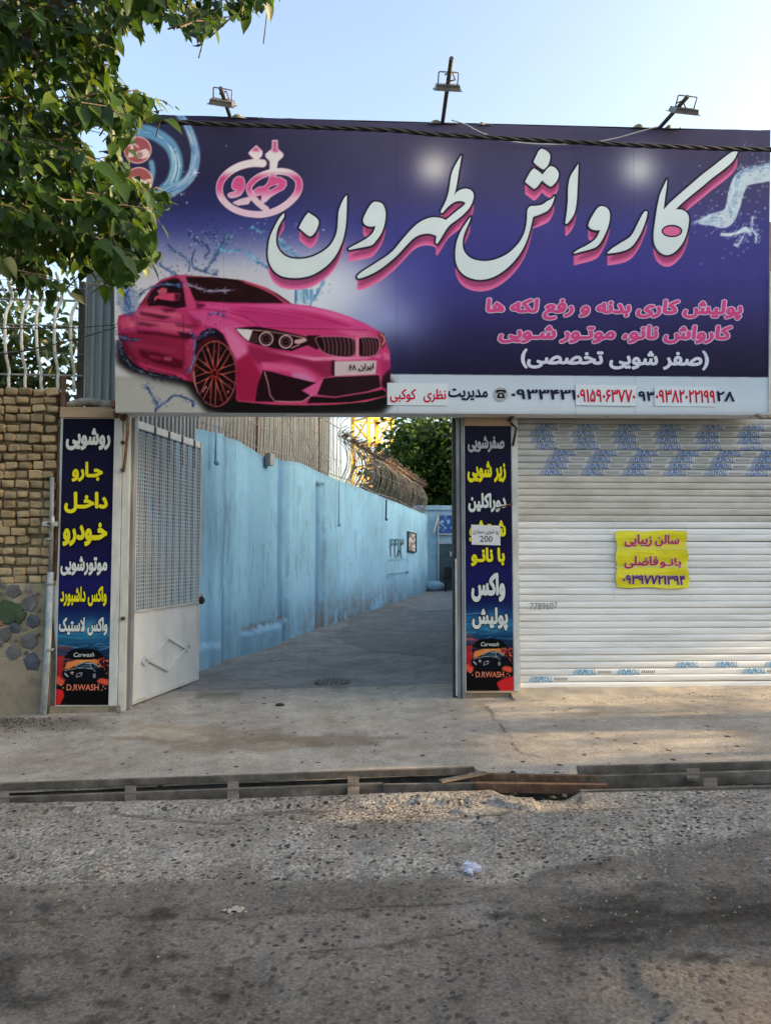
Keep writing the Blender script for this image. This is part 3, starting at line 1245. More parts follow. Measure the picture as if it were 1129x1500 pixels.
for r in range(rows):
    z = zt - pitch * (r + 0.5)
    s = SL0 - 0.065 - (0.03 if r % 2 else 0.0) - random.uniform(0, 0.012)
    c = 0
    while s > WL:
        wv = random.uniform(0.9, 1.12)
        p = fw(s, z + random.uniform(-0.006, 0.006) + 0.01 * math.sin(s * 3 + r), 0.006 + random.uniform(-0.012, 0.012) - (0.010 if r > 15 else 0))
        if c < 13 and nb_ < 290:
            o = piece('brick', random.choice(bmesh_vars), wall, p, (random.uniform(-.12, .12), random.uniform(-.07, .07), FA + random.uniform(-.1, .1)), (wv, 1, random.uniform(0.9, 1.08)))
            nb_ += 1
        else:
            joined.box(p, (0.112 * wv, 0.075, 0.068), FA)
        s -= 0.125 * wv + random.uniform(0.0, 0.012)
        c += 1
joined.build('brickwork', M['brick'], wall, kind='stuff')
# stones set in the bed
M['stone'] = vary('blue_grey_stone', (0.07, 0.07, 0.075), (0.15, 0.15, 0.155), 8, 0.85, 0.5, 60, 0.006, rand=0.4)
M['stone2'] = vary('green_painted_stone', (0.02, 0.045, 0.02), (0.05, 0.085, 0.04), 8, 0.8, 0.5, 60, 0.006)
M['stone4'] = vary('slate_blue_stone', (0.035, 0.05, 0.075), (0.08, 0.095, 0.12), 8, 0.8, 0.5, 60, 0.006)
M['stone3'] = vary('brown_stone', (0.13, 0.075, 0.05), (0.2, 0.13, 0.09), 8, 0.85, 0.5, 60, 0.006)
stones = [(88, 622, 47, 0), (175, 686, 52, 0), (195, 787, 42, 3), (176, 890, 52, 0), (84, 960, 48, 0), (192, 1012, 55, 3), (42, 856, 46, 0), (95, 822, 34, 3), (20, 915, 14, 0),
          (146, 828, 15, 0), (101, 890, 12, 0), (30, 590, 20, 0), (156, 960, 13, 0), (166, 616, 15, 0), (58, 738, 76, 1), (120, 757, 38, 1), (8, 800, 26, 2), (120, 790, 14, 1), (225, 726, 11, 0),
          (-20, 640, 34, 0), (-50, 720, 40, 0), (-40, 850, 36, 0), (-10, 1000, 30, 0), (-90, 930, 40, 0), (-110, 640, 36, 0), (-120, 800, 40, 0), (-60, 1010, 28, 0), (215, 640, 12, 0), (222, 860, 10, 0)]
for (cx, cy, r, k) in stones:
    n_ = random.choice([5, 6, 7, 8]) if k != 1 else 9
    a0 = random.uniform(0, 6)
    pts = []
    for i in range(n_):
        a = a0 + 2 * math.pi * i / n_
        rr = r * random.uniform(0.8, 1.15)
        pts.append((cx + rr * math.cos(a), cy - rr * math.sin(a) * 0.98))
    base = [fpt(x / 3.75, 700 + y / 3.75, 0.040) for x, y in pts]
    cen = sum(base, Vector()) / len(base)
    top = [cen + (p - cen) * 0.88 + F_N * 0.014 for p in base]
    mb = MB()
    nn = len(base)
    back = [p - F_N * 0.03 for p in base]
    top = [p + F_N * random.uniform(-0.006, 0.006) for p in top]
    mid = cen + Vector((random.uniform(-.02, .02), 0, random.uniform(-.02, .02))) + F_N * random.uniform(0.016, 0.030)
    mb.add(back + base + top + [mid], [(i, (i + 1) % nn, nn + (i + 1) % nn, nn + i) for i in range(nn)] + [(nn + i, nn + (i + 1) % nn, 2 * nn + (i + 1) % nn, 2 * nn + i) for i in range(nn)] + [(2 * nn + i, 2 * nn + (i + 1) % nn, 3 * nn) for i in range(nn)])
    mb.build('stone', [M['stone'], M['stone2'], M['stone3'], M['stone4']][k], wall)

# ------------------------------------------------------------------ bar fence on the brick wall
M['pale_bar'] = vary('pale_painted_bar', (0.34, 0.36, 0.34), (0.55, 0.57, 0.54), 14, 0.6, 0.2, 50, 0.002, c3=(0.30, 0.26, 0.2))
zf0, zr1, zr2, zr3 = zt - 0.05, sz(60, 551)[1], sz(60, 483)[1], sz(60, 441)[1]
zf3 = sz(60, 410)[1]
fence = thing('bar_fence', fw(SL0 - 0.5, zt), 'pale curved bar fence with spiked hooked tops on the brick wall', 'fence')
prof = [(0.0, zf0), (0.02, zf0 + 0.1), (0.015, zr1 + 0.05), (0.10, zr1 + 0.22), (0.13, zr2 + 0.02), (0.10, zr2 + 0.16), (0.02, zr3 - 0.03), (0.0, zr3 + 0.06), (0.05, zr3 + 0.14), (0.14, zf3 + 0.02)]
mb = MB()
mb.tube([Vector((0, 0, 0)) + Vector((0, -o_, z_ - zf0)) for o_, z_ in [(a, b) for a, b in cr(prof, False, 3)]], 0.016, 6)
me = bpy.data.meshes.new('fence_bar')
me.from_pydata(mb.v, [], mb.f)
me.polygons.foreach_set('use_smooth', mb.smooth)
me.materials.append(M['pale_bar'])
mb = MB()
mb.tube([(0, -0.02, 0.06), (0.03, -0.05, 0.02), (0.06, -0.07, -0.04)], [0.015, 0.014, 0.003], 6)
me2 = bpy.data.meshes.new('barb')
me2.from_pydata(mb.v, [], mb.f)
me2.materials.append(M['grey_steel'])
s_b = sz(112, 500)[0]
k = 0
while s_b - 0.165 * k > -4.6:
    s = s_b - 0.165 * k
    piece('fence_bar', me, fence, fw(s, zf0, 0.02), (random.uniform(-.02, .02), random.uniform(-.03, .03), FA + random.uniform(-.1, .1)))
    piece('barb', me2, fence, fw(s - 0.09, zr3 + 0.06, 0.02), (0, 0, FA))
    k += 1
for z_, r_, o_ in ((zr3, 0.012, 0.0), (zr2, 0.007, 0.13), (zr2 - 0.03, 0.006, 0.12), (zr1, 0.012, 0.01)):
    MB().tube([fw(s_b - 4, z_, 0.02 + o_), fw(s_b - 1, z_ + 0.01, 0.02 + o_), fw(sz(123, 500)[0], z_, 0.02 + o_)], r_, 6).build('rail', M['grey_steel'], fence)
for z_, d_ in ((zr3 + 0.12, 0.1), (zr3 + 0.18, 0.12), (zr2 - 0.28, 0.14)):
    MB().tube([fw(s_b - 4 + i * 0.3, z_ + 0.02 * math.sin(i * 1.7), d_) for i in range(15)], 0.003, 4).build('wire', M['grey_steel'], fence)

# posts and pipe beside the pillar
pbox(MB(), 114, 412, 122, 592, 0.0, 0.07).build('steel_post', M['dark_steel'], label='dark rusty steel post standing between the bar fence and the ribbed sheet', cat='post')
mb = MB()
mb.tube([fw(sz(96, 555)[0], sz(96, 553)[1], 0.03), fw(sz(92, 640)[0], sz(92, 640)[1], 0.03), fw(sz(84, 850)[0], sz(84, 850)[1], 0.05)], 0.026, 8)
mb.build('standpipe', M['rust'], label='thin rusty standpipe running down the edge of the brick wall', cat='pipe')
t = thing('drain_pipe', fw(sz(72, 1040)[0], gz(-3.6), 0.08), 'blue-grey painted pipe with clamps at the foot of the brick wall beside the left poster', 'pipe')
zp0 = gz(-3.6) - 0.01
mb = MB()
mb.tube([fw(sz(70, 1045)[0], zp0, 0.1), fw(sz(76, 940)[0], sz(76, 940)[1], 0.085), fw(sz(79, 838)[0], sz(79, 838)[1], 0.075)], 0.033, 10)
mb.build('pipe', vary('pipe_paint', (0.16, 0.22, 0.30), (0.30, 0.35, 0.38), 9, 0.6, 0.3, 50, 0.003, c3=(0.40, 0.40, 0.37)), t)
mb = MB()
mb.tube([fw(sz(79, 842)[0], sz(79, 842)[1], 0.075), fw(sz(81, 700)[0], sz(81, 700)[1], 0.07)], 0.022, 8)
mb.build('upper_pipe', M['grey_steel'], t)
for yy in (855, 950, 790):
    zc = sz(78, yy)[1]
    mb = MB()
    mb.tube([fw(sz(77.5, yy)[0], zc - 0.012, 0.078), fw(sz(77.5, yy)[0], zc + 0.012, 0.078)], 0.042, 10)
    fbox(mb, sz(77, yy)[0] - 0.06, sz(77, yy)[0] + 0.06, zc - 0.008, zc + 0.008, 0.06, 0.03)
    mb.build('clamp', M['grey_steel'], t)
# latch bracket
t = thing('latch_bracket', fw(sz(83, 770)[0], sz(83, 775)[1], 0.08), 'pale metal latch bracket bolted to the left edge of the left poster frame', 'bracket')
mb = MB()
zc = sz(83, 768)[1]
sc_ = sz(83, 768)[0]
fbox(mb, sc_ - 0.09, sc_ + 0.06, zc - 0.022, zc + 0.022, 0.13, 0.03)
mb.build('plate', M['alu'], t)
mb = MB()
mb.tube([fw(sc_ + 0.01, zc - 0.05, 0.12), fw(sc_ + 0.01, zc + 0.08, 0.12)], 0.018, 8)
mb.build('pin', M['alu'], t)
MB().tube([fw(sc_ - 0.02, zc, 0.125), fw(sc_ - 0.02, zc, 0.15)], 0.016, 8).build('bolt', M['dark_steel'], t)

# ------------------------------------------------------------------ left pillar with its poster frame
ZG = gz(-3.3)
p = thing('gate_pillar', fw(0, ZG), 'left gate pillar with white metal edge strips and cement foot beside the brick wall', 'pillar')
pbox(MB(), 80, 615, 190, 1044, 0.0, 0.28).build('core', M['concrete'], p)
mb = MB()
s0, s1 = sz(78, 1030)[0], sz(180, 1030)[0]
fbox(mb, s0, s1, ZG - 0.03, sz(100, 1032)[1], 0.085, 0.1)
mb.build('cement_foot', M['plaster'], p)
# curled backing sheet at the left of the poster
mb = MB()
n_ = 24
row = []
for i in range(n_ + 1):
    f = i / n_
    y = 612 + f * (1040 - 612)
    xl = 84 - 4 * f + 6 * (1 - f) ** 3 + 3 * math.sin(f * 9)
    xr_ = 95 - 9 * f
    row += [fpt(xl, y, 0.03 + 0.02 * math.sin(f * 12)), fpt(xr_, y, 0.075), fpt(xr_ + 4, y, 0.078)]
mb.add(row, [(3 * i + j, 3 * i + j + 1, 3 * i + j + 4, 3 * i + j + 3) for i in range(n_) for j in (0, 1)], True)
mb.build('curled_sheet', M['white_steel'], p)
pbox(MB(), 167.5, 615, 179, 1040, 0.085, 0.08).build('edge_strip', M['white_steel'], p)
pbox(MB(), 180, 612, 190, 1040, 0.065, 0.08).build('edge_strip', M['white_steel'], p)
pbox(MB(), 190.5, 612, 195, 1040, 0.02, 0.1).build('door_stop', M['grey_steel'], p)
for yy in (690, 650, 905):
    MB().tube([fw(sz(184, yy)[0], sz(184, yy)[1], 0.06), fw(sz(184, yy)[0], sz(184, yy)[1], 0.10)], 0.02, 8).build('hinge_stub', M['dark_steel'], p)
pbox(MB(), 94, 599, 180, 614, 0.10, 0.14).build('header_board', M['wood'], label='raw wooden board laid across the top of the left poster', cat='board')
# lump of mortar above the board
mb = MB()
for i in range(9):
    q = fpt(108 + i * 7.5, 593 - 4 * math.sin(i * 0.5), 0.02)
    mb.ball(q, random.uniform(0.05, 0.075), 7, 5, (1.3, 1.0, 0.7))
mb.build('mortar_lump', M['concrete'], label='heap of dark dried mortar on top of the left pillar under the ribbed sheet', cat='mortar heap')

# ribbed galvanised sheet above the left pillar
mb_s0, mb_s1 = sz(124, 500)[0], sz(215, 500)[0]
ss = np.linspace(mb_s0, mb_s1, 140)
zz = np.linspace(sz(150, 589)[1], sz(150, 385)[1], 4)
SSg, ZZg = np.meshgrid(ss, zz)
dep = -0.02 + 0.014 * np.clip(2.2 * np.sin(SSg * 2 * math.pi / 0.083), -1, 1)
P = np.array(F_P) * np.array([1, 1, 0]) + SSg[..., None] * np.array(F_T) + dep[..., None] * np.array(F_N)
P[..., 2] = ZZg
grid_mesh('ribbed_sheet', P, M['corr'], None, False, label='ribbed galvanised sheet standing above the left pillar beside the big sign', category='metal sheet') if False else None
o = grid_mesh('ribbed_sheet', P, M['corr'], None, False)
props(o, 'ribbed galvanised sheet standing above the left pillar beside the big sign', 'metal sheet')

# ------------------------------------------------------------------ open gate leaf (left)
GH, GE = ground(190, 1036), ground(289, 997)
GT = Vector((GE.x - GH.x, GE.y - GH.y, 0))
GLEN = GT.length
GT.normalize()
GN = Vector((GT.y, -GT.x, 0))
GPL = Plane(GH, GN)


def gw(u, z, off=0.0):
    q = GH + GT * u + GN * off
    return Vector((q.x, q.y, z))


def guz(px, py):
    q = GPL.hit(px, py)
    return (q - GH).dot(GT), q.z


def gbox(mb, u0, u1, z0, z1, front, depth):
    return mb.frame_box(gw(u0, z0, front), GT * (u1 - u0), Vector((0, 0, z1 - z0)), -GN * depth)


zb = GH.z + 0.02
zt_ = guz(194, 613)[1]
zmid = guz(240, 888)[1]
leaf = thing('gate_leaf', gw(0, zb), 'open white steel gate leaf with mesh above and a diamond on its lower panel', 'gate')
mb = MB()
gbox(mb, 0.02, GLEN, zb, zb + 0.035, 0.02, 0.04)
gbox(mb, 0.0, 0.035, zb, zt_, 0.022, 0.044)
gbox(mb, GLEN - 0.035, GLEN, zb, zt_ - 0.01, 0.022, 0.044)
gbox(mb, 0.035, GLEN - 0.035, zmid - 0.03, zmid, 0.02, 0.04)
mb.build('frame', M['white_steel'], leaf)
mb = MB()
gbox(mb, 0.03, GLEN - 0.03, zt_ - 0.085, zt_ - 0.005, 0.015, 0.03)
mb.build('top_rail', vary('bright_white_paint', (0.60, 0.62, 0.62), (0.78, 0.79, 0.78), 6, 0.5, 0.1, 40, 0.002), leaf)
nx, nz = 60, 30
U, Z = np.meshgrid(np.linspace(0.03, GLEN - 0.03, nx), np.linspace(zb + 0.03, zmid - 0.025, nz))
off = 0.008 + 0.006 * (fbm(U * 2, Z * 2, 3) - 0.5)
P = np.array(GH) * np.array([1, 1, 0]) + U[..., None] * np.array(GT) + off[..., None] * np.array(GN)
P[..., 2] = Z
M['panel'] = vary('white_gate_panel', (0.50, 0.53, 0.54), (0.66, 0.69, 0.70), 2.5, 0.45, 0.1, 30, 0.002, stretch=(1, 1, 0.5))
lpan = grid_mesh('lower_panel', P, M['panel'], leaf)
P2 = P - np.array(GN) * 0.03
grid_mesh('back_panel', P2, M['panel'], leaf)
zc = guz(243, 958)[1]
uc = guz(243, 958)[0]
du, dz = 0.44, 0.185
mb_pts = {'t': (uc + 0.0, zc + dz), 'r': (uc + du, zc + 0.01), 'b': (uc, zc - dz), 'l': (uc - du, zc - 0.01)}
for a, b in (('t', 'r'), ('r', 'b'), ('b', 'l'), ('l', 't')):
    MB().bar(gw(*mb_pts[a], 0.028), gw(*mb_pts[b], 0.028), 0.022, 0.022, up=GN).build('ornament_bar', M['panel'], lpan)
for sgn, k in ((1, 'r'), (-1, 'l')):
    u_, z_ = mb_pts[k]
    for a, b in (((u_ - 0.08 * 0, z_), (u_ + sgn * 0.07, z_ + 0.045)), ((u_ + sgn * 0.07, z_ + 0.045), (u_ + sgn * 0.13, z_)), ((u_ + sgn * 0.13, z_), (u_ + sgn * 0.06, z_ - 0.045)), ((u_ + sgn * 0.06, z_ - 0.045), (u_, z_))):
        MB().bar(gw(*a, 0.026), gw(*b, 0.026), 0.016, 0.018, up=GN).build('ornament_bar', M['panel'], lpan)
M['blue_bar'] = vary('blue_grey_bars', (0.16, 0.22, 0.27), (0.27, 0.33, 0.37), 5, 0.6, 0.1, 40, 0.002)
nb = 9
for i in range(nb):
    u = 0.14 + (GLEN - 0.28) * i / (nb - 1)
    m_ = MB()
    gbox(m_, u - 0.014, u + 0.014, zmid, zt_ + 0.004, -0.016, 0.028)
    m_.build('bar', M['blue_bar'], leaf)
for i in (2, 4, 6, 8):
    u = 0.14 + (GLEN - 0.28) * (i - 0.4) / (nb - 1)
    m_ = MB()
    gbox(m_, u - 0.022, u + 0.022, zt_ - 0.36, zt_ - 0.01, 0.02, 0.004)
    m_.build('strap', M['dark_steel'], leaf)
# wire mesh, slightly bowed
mb = MB()
bow = lambda u, z: 0.028 + 0.012 * math.sin(u * 2.1 + z) * math.sin(z * 2.3)
nu, nv = 34, 46
ztop = zt_ - 0.12
for i in range(nu + 1):
    u = 0.02 + (GLEN - 0.04) * i / nu
    pts = [gw(u, zmid - 0.02 + (ztop - zmid) * j / 8, bow(u, zmid + (ztop - zmid) * j / 8)) for j in range(9)]
    mb.tube(pts, 0.0038, 3, False)
for j in range(nv + 1):
    z = zmid - 0.01 + (ztop - zmid) * j / nv
    pts = [gw(0.02 + (GLEN - 0.04) * i / 8, z, bow(0.02 + (GLEN - 0.04) * i / 8, z) + 0.004) for i in range(9)]
    mb.tube(pts, 0.0038, 3, False)
# second finer layer behind, overlapping seam
for j in range(nv + 1):
    z = zmid + (ztop + 0.1 - zmid) * (j + 0.5) / nv
    mb.tube([gw(0.03, z, -0.03), gw(GLEN - 0.03, z, -0.03)], 0.0026, 3, False)
for i in range(nu):
    u = 0.02 + (GLEN - 0.04) * (i + 0.5) / nu
    mb.tube([gw(u, zmid, -0.034), gw(u, ztop + 0.1, -0.034)], 0.0026, 3, False)
M['wire'] = vary('pale_wire', (0.62, 0.64, 0.64), (0.76, 0.78, 0.78), 10, 0.5, 0, 1)
mb.build('wire_mesh', M['wire'], leaf, kind='stuff')
t = thing('padlock', gw(GLEN - 0.01, guz(290, 877)[1] - 0.06, 0.05), 'black padlock hanging on the edge of the open gate leaf', 'padlock')
zl = guz(290, 877)[1]
mb = MB()
mb.tube([gw(GLEN - 0.03, zl + 0.02, 0.04), gw(GLEN - 0.03, zl + 0.06, 0.05), gw(GLEN + 0.02, zl + 0.06, 0.05), gw(GLEN + 0.02, zl + 0.02, 0.04)], 0.007, 6)
mb.build('shackle', M['alu'], t)
mb = MB().ball(gw(GLEN - 0.005, zl - 0.02, 0.045), 0.045, 8, 6, (1, 0.6, 1.1))
mb.build('body', M['black'], t)

# frame around the opening
fr = thing('gate_posts', fw(sz(666, 1020)[0], gz(0.9)), 'grey steel gate posts between the driveway opening and the right poster', 'gate posts')
pbox(MB(), 663.5, 612, 667.5, 1024, 0.0, 0.09).build('post', M['dark_steel'], fr)
pbox(MB(), 668, 612, 673, 1024, 0.045, 0.12).build('post', M['grey_steel'], fr)
pbox(MB(), 674.5, 614, 679, 1024, 0.07, 0.1).build('post', M['grey_steel'], fr)
pbox(MB(), 666, 818, 668.5, 1018, 0.055, 0.03).build('rail', M['alu'], fr)
# right leaf folded back along the shop side
RH = fw(sz(671, 900)[0] + 0.02, 0, -0.14)
RT = Vector((math.sin(R(13.5)), math.cos(R(13.5)), 0))
RN = Vector((-RT.y, RT.x, 0))
zr_ = gz(1) + 0.03
rl = thing('gate_leaf', Vector((RH.x, RH.y, zr_)), 'folded-back right gate leaf seen edge-on behind the right poster pillar', 'gate')


def rbox(mb, u0, u1, z0, z1, d=0.035):
    return mb.frame_box(Vector((RH.x, RH.y, z0)) + RT * u0, RT * (u1 - u0), Vector((0, 0, z1 - z0)), -RN * d)


for (a, b, c, d) in ((0, 0.04, zr_, 3.0), (1.7, 1.74, zr_, 3.0), (0.04, 1.7, zr_, zr_ + 0.04), (0.04, 1.7, 2.95, 3.0), (0.04, 1.7, 1.1, 1.14)):
    m_ = MB()
    rbox(m_, a, b, c, d)
    m_.build('frame', M['white_steel'], rl)
m_ = MB()
rbox(m_, 0.04, 1.7, zr_ + 0.04, 1.1, 0.01)
m_.build('lower_panel', M['panel'], rl)
for i in range(9):
    m_ = MB()
    u = 0.12 + 1.5 * i / 8
    rbox(m_, u, u + 0.025, 1.14, 2.95, 0.02)
    m_.build('bar', M['white_steel'], rl)

# ------------------------------------------------------------------ right pillar and shutter
ZR = gz(1.2)
p = thing('gate_pillar', fw(sz(712, 1010)[0], ZR), 'right gate pillar between the driveway opening and the roller shutter', 'pillar')
pbox(MB(), 675, 616, 757, 1026, 0.0, 0.4).build('core', M['concrete'], p)
pbox(MB(), 676, 1012, 752, 1030, 0.055, 0.07).build('cement_foot', M['plaster'], p)
pbox(MB(), 748.5, 612, 757, 1010, 0.085, 0.16).build('edge_strip', M['white_steel'], p)
pbox(MB(), 679, 1010, 750, 1013, 0.083, 0.03).build('sill_strip', M['wood'], p)
pbox(MB(), 678, 612, 746, 626, 0.095, 0.1).build('header_board', M['wood'], label='raw wooden board across the top of the right poster', cat='board')
mb = MB()
mb.tube([fpt(741, 620, 0.12), fpt(747, 612, 0.15), fpt(757, 610, 0.12), fpt(772, 606, 0.1)], 0.018, 6)
mb.tube([fpt(745, 622, 0.10), fpt(752, 630, 0.13), fpt(748, 655, 0.10)], 0.013, 6)
mb.build('cable_bunch', M['dark_steel'], label='tangle of dark cable ends hanging at the top corner of the right poster', cat='cable')
for px, py in ((737, 741), (748, 815), (748, 893)):
    m_ = MB()
    m_.tube([fpt(px - 12, py + 4, 0.1), fpt(px + 10, py - 2, 0.12)], 0.008, 6)
    if py == 741:
        m_.build('rusty_rod', M['rust'], label='short rusty rod sticking across the right poster edge', cat='rod')

SP, SN = SHU.p, SHU.n
zsb = sz(900, 1005, SHU)[1]
s_a = sz(755, 800, SHU)[0]
s_e = 9.0
z_bot = [sz(757, 1008, SHU)[1], sz(1129, 1000, SHU)[1]]
zs0 = min(z_bot) - 0.01
zs1 = sz(900, 605, SHU)[1] + 0.1
pt = (sz(900, 692, SHU)[1] - sz(900, 682, SHU)[1]) * -1.0
pitch = 0.955 * abs(pt)
sh = thing('roller_shutter', fw((s_a + s_e) / 2, zs0, -0.06), 'closed white roller shutter with blue printed film on its top and bottom slats', 'shutter')
SW = s_e - s_a
pf = [(0.002, 0.0), (0.011, 0.03), (0.0145, 0.25), (0.016, 0.72), (0.013, 0.94), (0.004, 0.965), (-0.001, 1.0)]
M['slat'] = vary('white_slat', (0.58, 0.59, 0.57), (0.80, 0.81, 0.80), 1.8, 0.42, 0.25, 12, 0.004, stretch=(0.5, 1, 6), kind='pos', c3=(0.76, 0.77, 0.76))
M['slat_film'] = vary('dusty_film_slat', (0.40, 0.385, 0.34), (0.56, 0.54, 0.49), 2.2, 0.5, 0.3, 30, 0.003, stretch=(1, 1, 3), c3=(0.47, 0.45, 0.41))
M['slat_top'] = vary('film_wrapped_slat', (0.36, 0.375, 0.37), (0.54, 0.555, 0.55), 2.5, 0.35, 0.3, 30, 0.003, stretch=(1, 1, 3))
slat_me = {}
for key in ('slat', 'slat_film', 'slat_top'):
    mb = MB()
    nseg = 14
    vs, fs = [], []
    for i in range(nseg + 1):
        x = SW * i / nseg
        for d, zz in pf:
            vs.append((x * F_T.x + F_N.x * d, x * F_T.y + F_N.y * d, zz * pitch))
    m = len(pf)
    for i in range(nseg):
        for j in range(m - 1):
            fs.append((i * m + j, (i + 1) * m + j, (i + 1) * m + j + 1, i * m + j + 1))
    me = bpy.data.meshes.new('slat')
    me.from_pydata(vs, [], fs)
    me.materials.append(M[key])
    me.polygons.foreach_set('use_smooth', [True] * len(fs))
    slat_me[key] = me
nrow = int((zs1 - zs0) / pitch) + 1
rows_z = []
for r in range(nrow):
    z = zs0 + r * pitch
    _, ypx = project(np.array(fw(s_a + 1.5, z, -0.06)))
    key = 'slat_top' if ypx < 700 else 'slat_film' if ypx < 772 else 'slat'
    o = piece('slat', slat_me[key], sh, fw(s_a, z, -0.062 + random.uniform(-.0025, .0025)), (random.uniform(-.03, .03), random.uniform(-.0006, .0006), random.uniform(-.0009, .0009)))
    rows_z.append(z)
fbox(MB(), s_a, s_e, zs0 - 0.06, zs0 + 0.02, -0.058, 0.02).build('bottom_bar', M['slat'], sh)
pbox(MB(), 757.2, 612, 759.5, 1008, -0.03, 0.03).build('guide_rail', M['white_steel'], sh)
# printed film on the slats
blue = flat('film_print_blue', pcol((8, 92, 160)), 0.4)
blue2 = flat('film_print_pale_blue', pcol((40, 140, 186)), 0.4)
greyp = flat('film_print_grey', (0.27, 0.28, 0.28), 0.5)


def slat_px(py):
    z = sz(900, py, SHU)[1]
    i = min(range(len(rows_z)), key=lambda k: abs(rows_z[k] + pitch * 0.48 - z))
    return rows_z[i] + pitch * 0.485


SF = Plane(F_P - F_N * 0.043, F_N)


def film(px, py, part=(0, 1), mat=blue, grey=True, k=[0]):
    zc = slat_px(py)
    _, pyc = project(np.array(fw(sz(px + 16, py, SHU)[0], zc, -0.043)))
    pyc = float(pyc)
    h = 8.0
    w = 33.5
    # logo: three slanted strokes and a triangle
    x = px
    m_ = MB()
    t_, b_ = pyc - h / 2, pyc + h / 2
    for dx in (0, 2.6, 5.2):
        q = [(x + dx + 4.6, t_), (x + dx + 5.6, t_), (x + dx + 1.0, b_), (x + dx, b_)]
        m_.add([SF.hit(a, b, 0.0) for a, b in q], [(0, 1, 2, 3)])
    for q in ([(x + 11.0, t_), (x + 12.2, t_), (x + 9.6, b_), (x + 8.2, b_)], [(x + 11.4, t_), (x + 12.4, t_), (x + 15.2, b_), (x + 13.6, b_)], [(x + 9.2, b_ - 1.2), (x + 14.2, b_ - 1.2), (x + 15.0, b_), (x + 8.4, b_)]):
        m_.add([SF.hit(a, b, 0.0003) for a, b in q], [(0, 1, 2, 3)])
    V, F, isl = glyphs('PROLL', 0.02, 2)
    lo, hi = V.min(0), V.max(0)
    Un = (V - lo) / (hi - lo)
    P3 = hit_arr(SF, x + 15.5 + Un[:, 0] * 19, pyc + h / 2 - Un[:, 1] * h + 0.0, (isl % 5) * 0.0001)
    m_.add([tuple(q) for q in P3], F)
    m_.build('printed_logo', mat, sh)
    if grey:
        m_ = MB()
        for i in range(7):
            a = px + 37 + i * 2.9
            m_.add([SF.hit(a + 0.6, pyc - 2, 0), SF.hit(a + 2.4, pyc - 2, 0), SF.hit(a + 1.9, pyc + 2, 0), SF.hit(a, pyc + 2, 0)], [(0, 1, 2, 3)])
        m_.build('printed_line', greyp, sh)


for (py, x0, st) in ((611, 785, 60.6), (622, 782, 60.6), (632, 775, 60.6), (643, 777, 60.3), (653, 782, 60.2), (662, 808, 60.5), (672, 799, 60.3), (682, 796, 60.2), (692, 789, 60.1)):
    x = x0 - st
    while x < 1240:
        if x > 758 - 4:
            film(x, py)
        x += st
for (px, py) in ((774, 990), (838, 988), (902, 987), (1086, 983)):
    film(px, py, mat=blue2, grey=True)
for (px, py) in ((988, 976), (1046, 976), (1118, 975)):
    film(px, py, mat=blue2, grey=False)

# a shallow ledge of dust and cement under the shutter
# ------------------------------------------------------------------ shop block behind the shutter and the alley's side wall
M['blue_wall2'] = vary('pale_blue_paint', (0.20, 0.36, 0.46), (0.30, 0.48, 0.58), 2.5, 0.85, 0.4, 30, 0.006)
shop = thing('shop_building', fw(6.5, gz(3)), 'shop block behind the roller shutter and the big sign', 'building')
SS0 = sz(680, 900)[0]
mb = MB()
a, b = fw(SS0, gz(1) - 0.2, -0.42), fw(12.4, gz(1) - 0.2, -0.42)
dr = Vector((math.sin(R(12)), math.cos(R(12)), 0))
mb.prism([a, b, b + Vector((0, 2.6, 0)), a + dr * 2.6], (0, 0, 5.2))
mb.build('wall', M['concrete'], shop)
mb = MB()
fbox(mb, 9.02, 12.4, gz(4) - 0.2, 3.6, 0.0, 0.4)
mb.build('side_wall', M['plaster'], shop)
mb = MB()
fbox(mb, SS0, 12.4, 3.25, 5.3, -0.12, 0.28)
mb.build('lintel', M['concrete'], shop)
a2 = a + dr * 2.62
mb = MB()
mb.prism([a2, a2 + Vector((0.22, 0, 0)), a2 + Vector((0.22, 0, 0)) + dr * 23, a2 + dr * 23], (0, 0, 2.7))
mb.build('garden_wall', M['blue_wall2'], label='pale blue side wall along the right of the alley, behind the right pillar', cat='wall')

# ------------------------------------------------------------------ blue painted alley wall
W0, W1 = ground(291, 982), ground(627, 865.5)
WT = Vector((W1.x - W0.x, W1.y - W0.y, 0))
WLEN = WT.length
WT.normalize()
WN = Vector((WT.y, -WT.x, 0))
WPL = Plane(W0, WN)
U0 = -(W0.y - 8.0) / WT.y
zw0 = WPL.hit(300, 640).z
zw1 = WPL.hit(627, 755).z


def ww(u, z, off=0.0):
    q = W0 + WT * u + WN * off
    return Vector((q.x, q.y, z))


def wuz(px, py):
    q = WPL.hit(px, py)
    return (q - W0).dot(WT), q.z


def mono(a, b, n):
    return a + (b - a) * (np.linspace(0, 1, n) ** 1.8)


uu = np.concatenate([np.linspace(U0, 0, 60)[:-1], mono(0, WLEN, 560)])
wtop = [wuz(x, y) for x, y in ((292, 629), (330, 636), (352, 648), (385, 668), (440, 678), (492, 703), (520, 712), (560, 728), (600, 744), (627, 755))]
tu = [a for a, b in wtop]
tz = [b for a, b in wtop]
topz = np.interp(uu, tu, tz) + 0.025 * (fbm(uu * 3, uu * 0 + 2, 4) - 0.5)
nz = 110
vv = np.linspace(0, 1, nz)[:, None]
UU = np.repeat(uu[None], nz, 0)
zbase = -0.1
ZZ = zbase + (topz[None] - zbase) * vv
Xpx, Ypx = project(np.stack([W0.x + WT.x * UU, W0.y + WT.y * UU, ZZ], -1))
uof = lambda px: wuz(px, 850)[0]


def sstep(x, a, b):
    t = np.clip((x - a) / (b - a), 0, 1)
    return t * t * (3 - 2 * t)


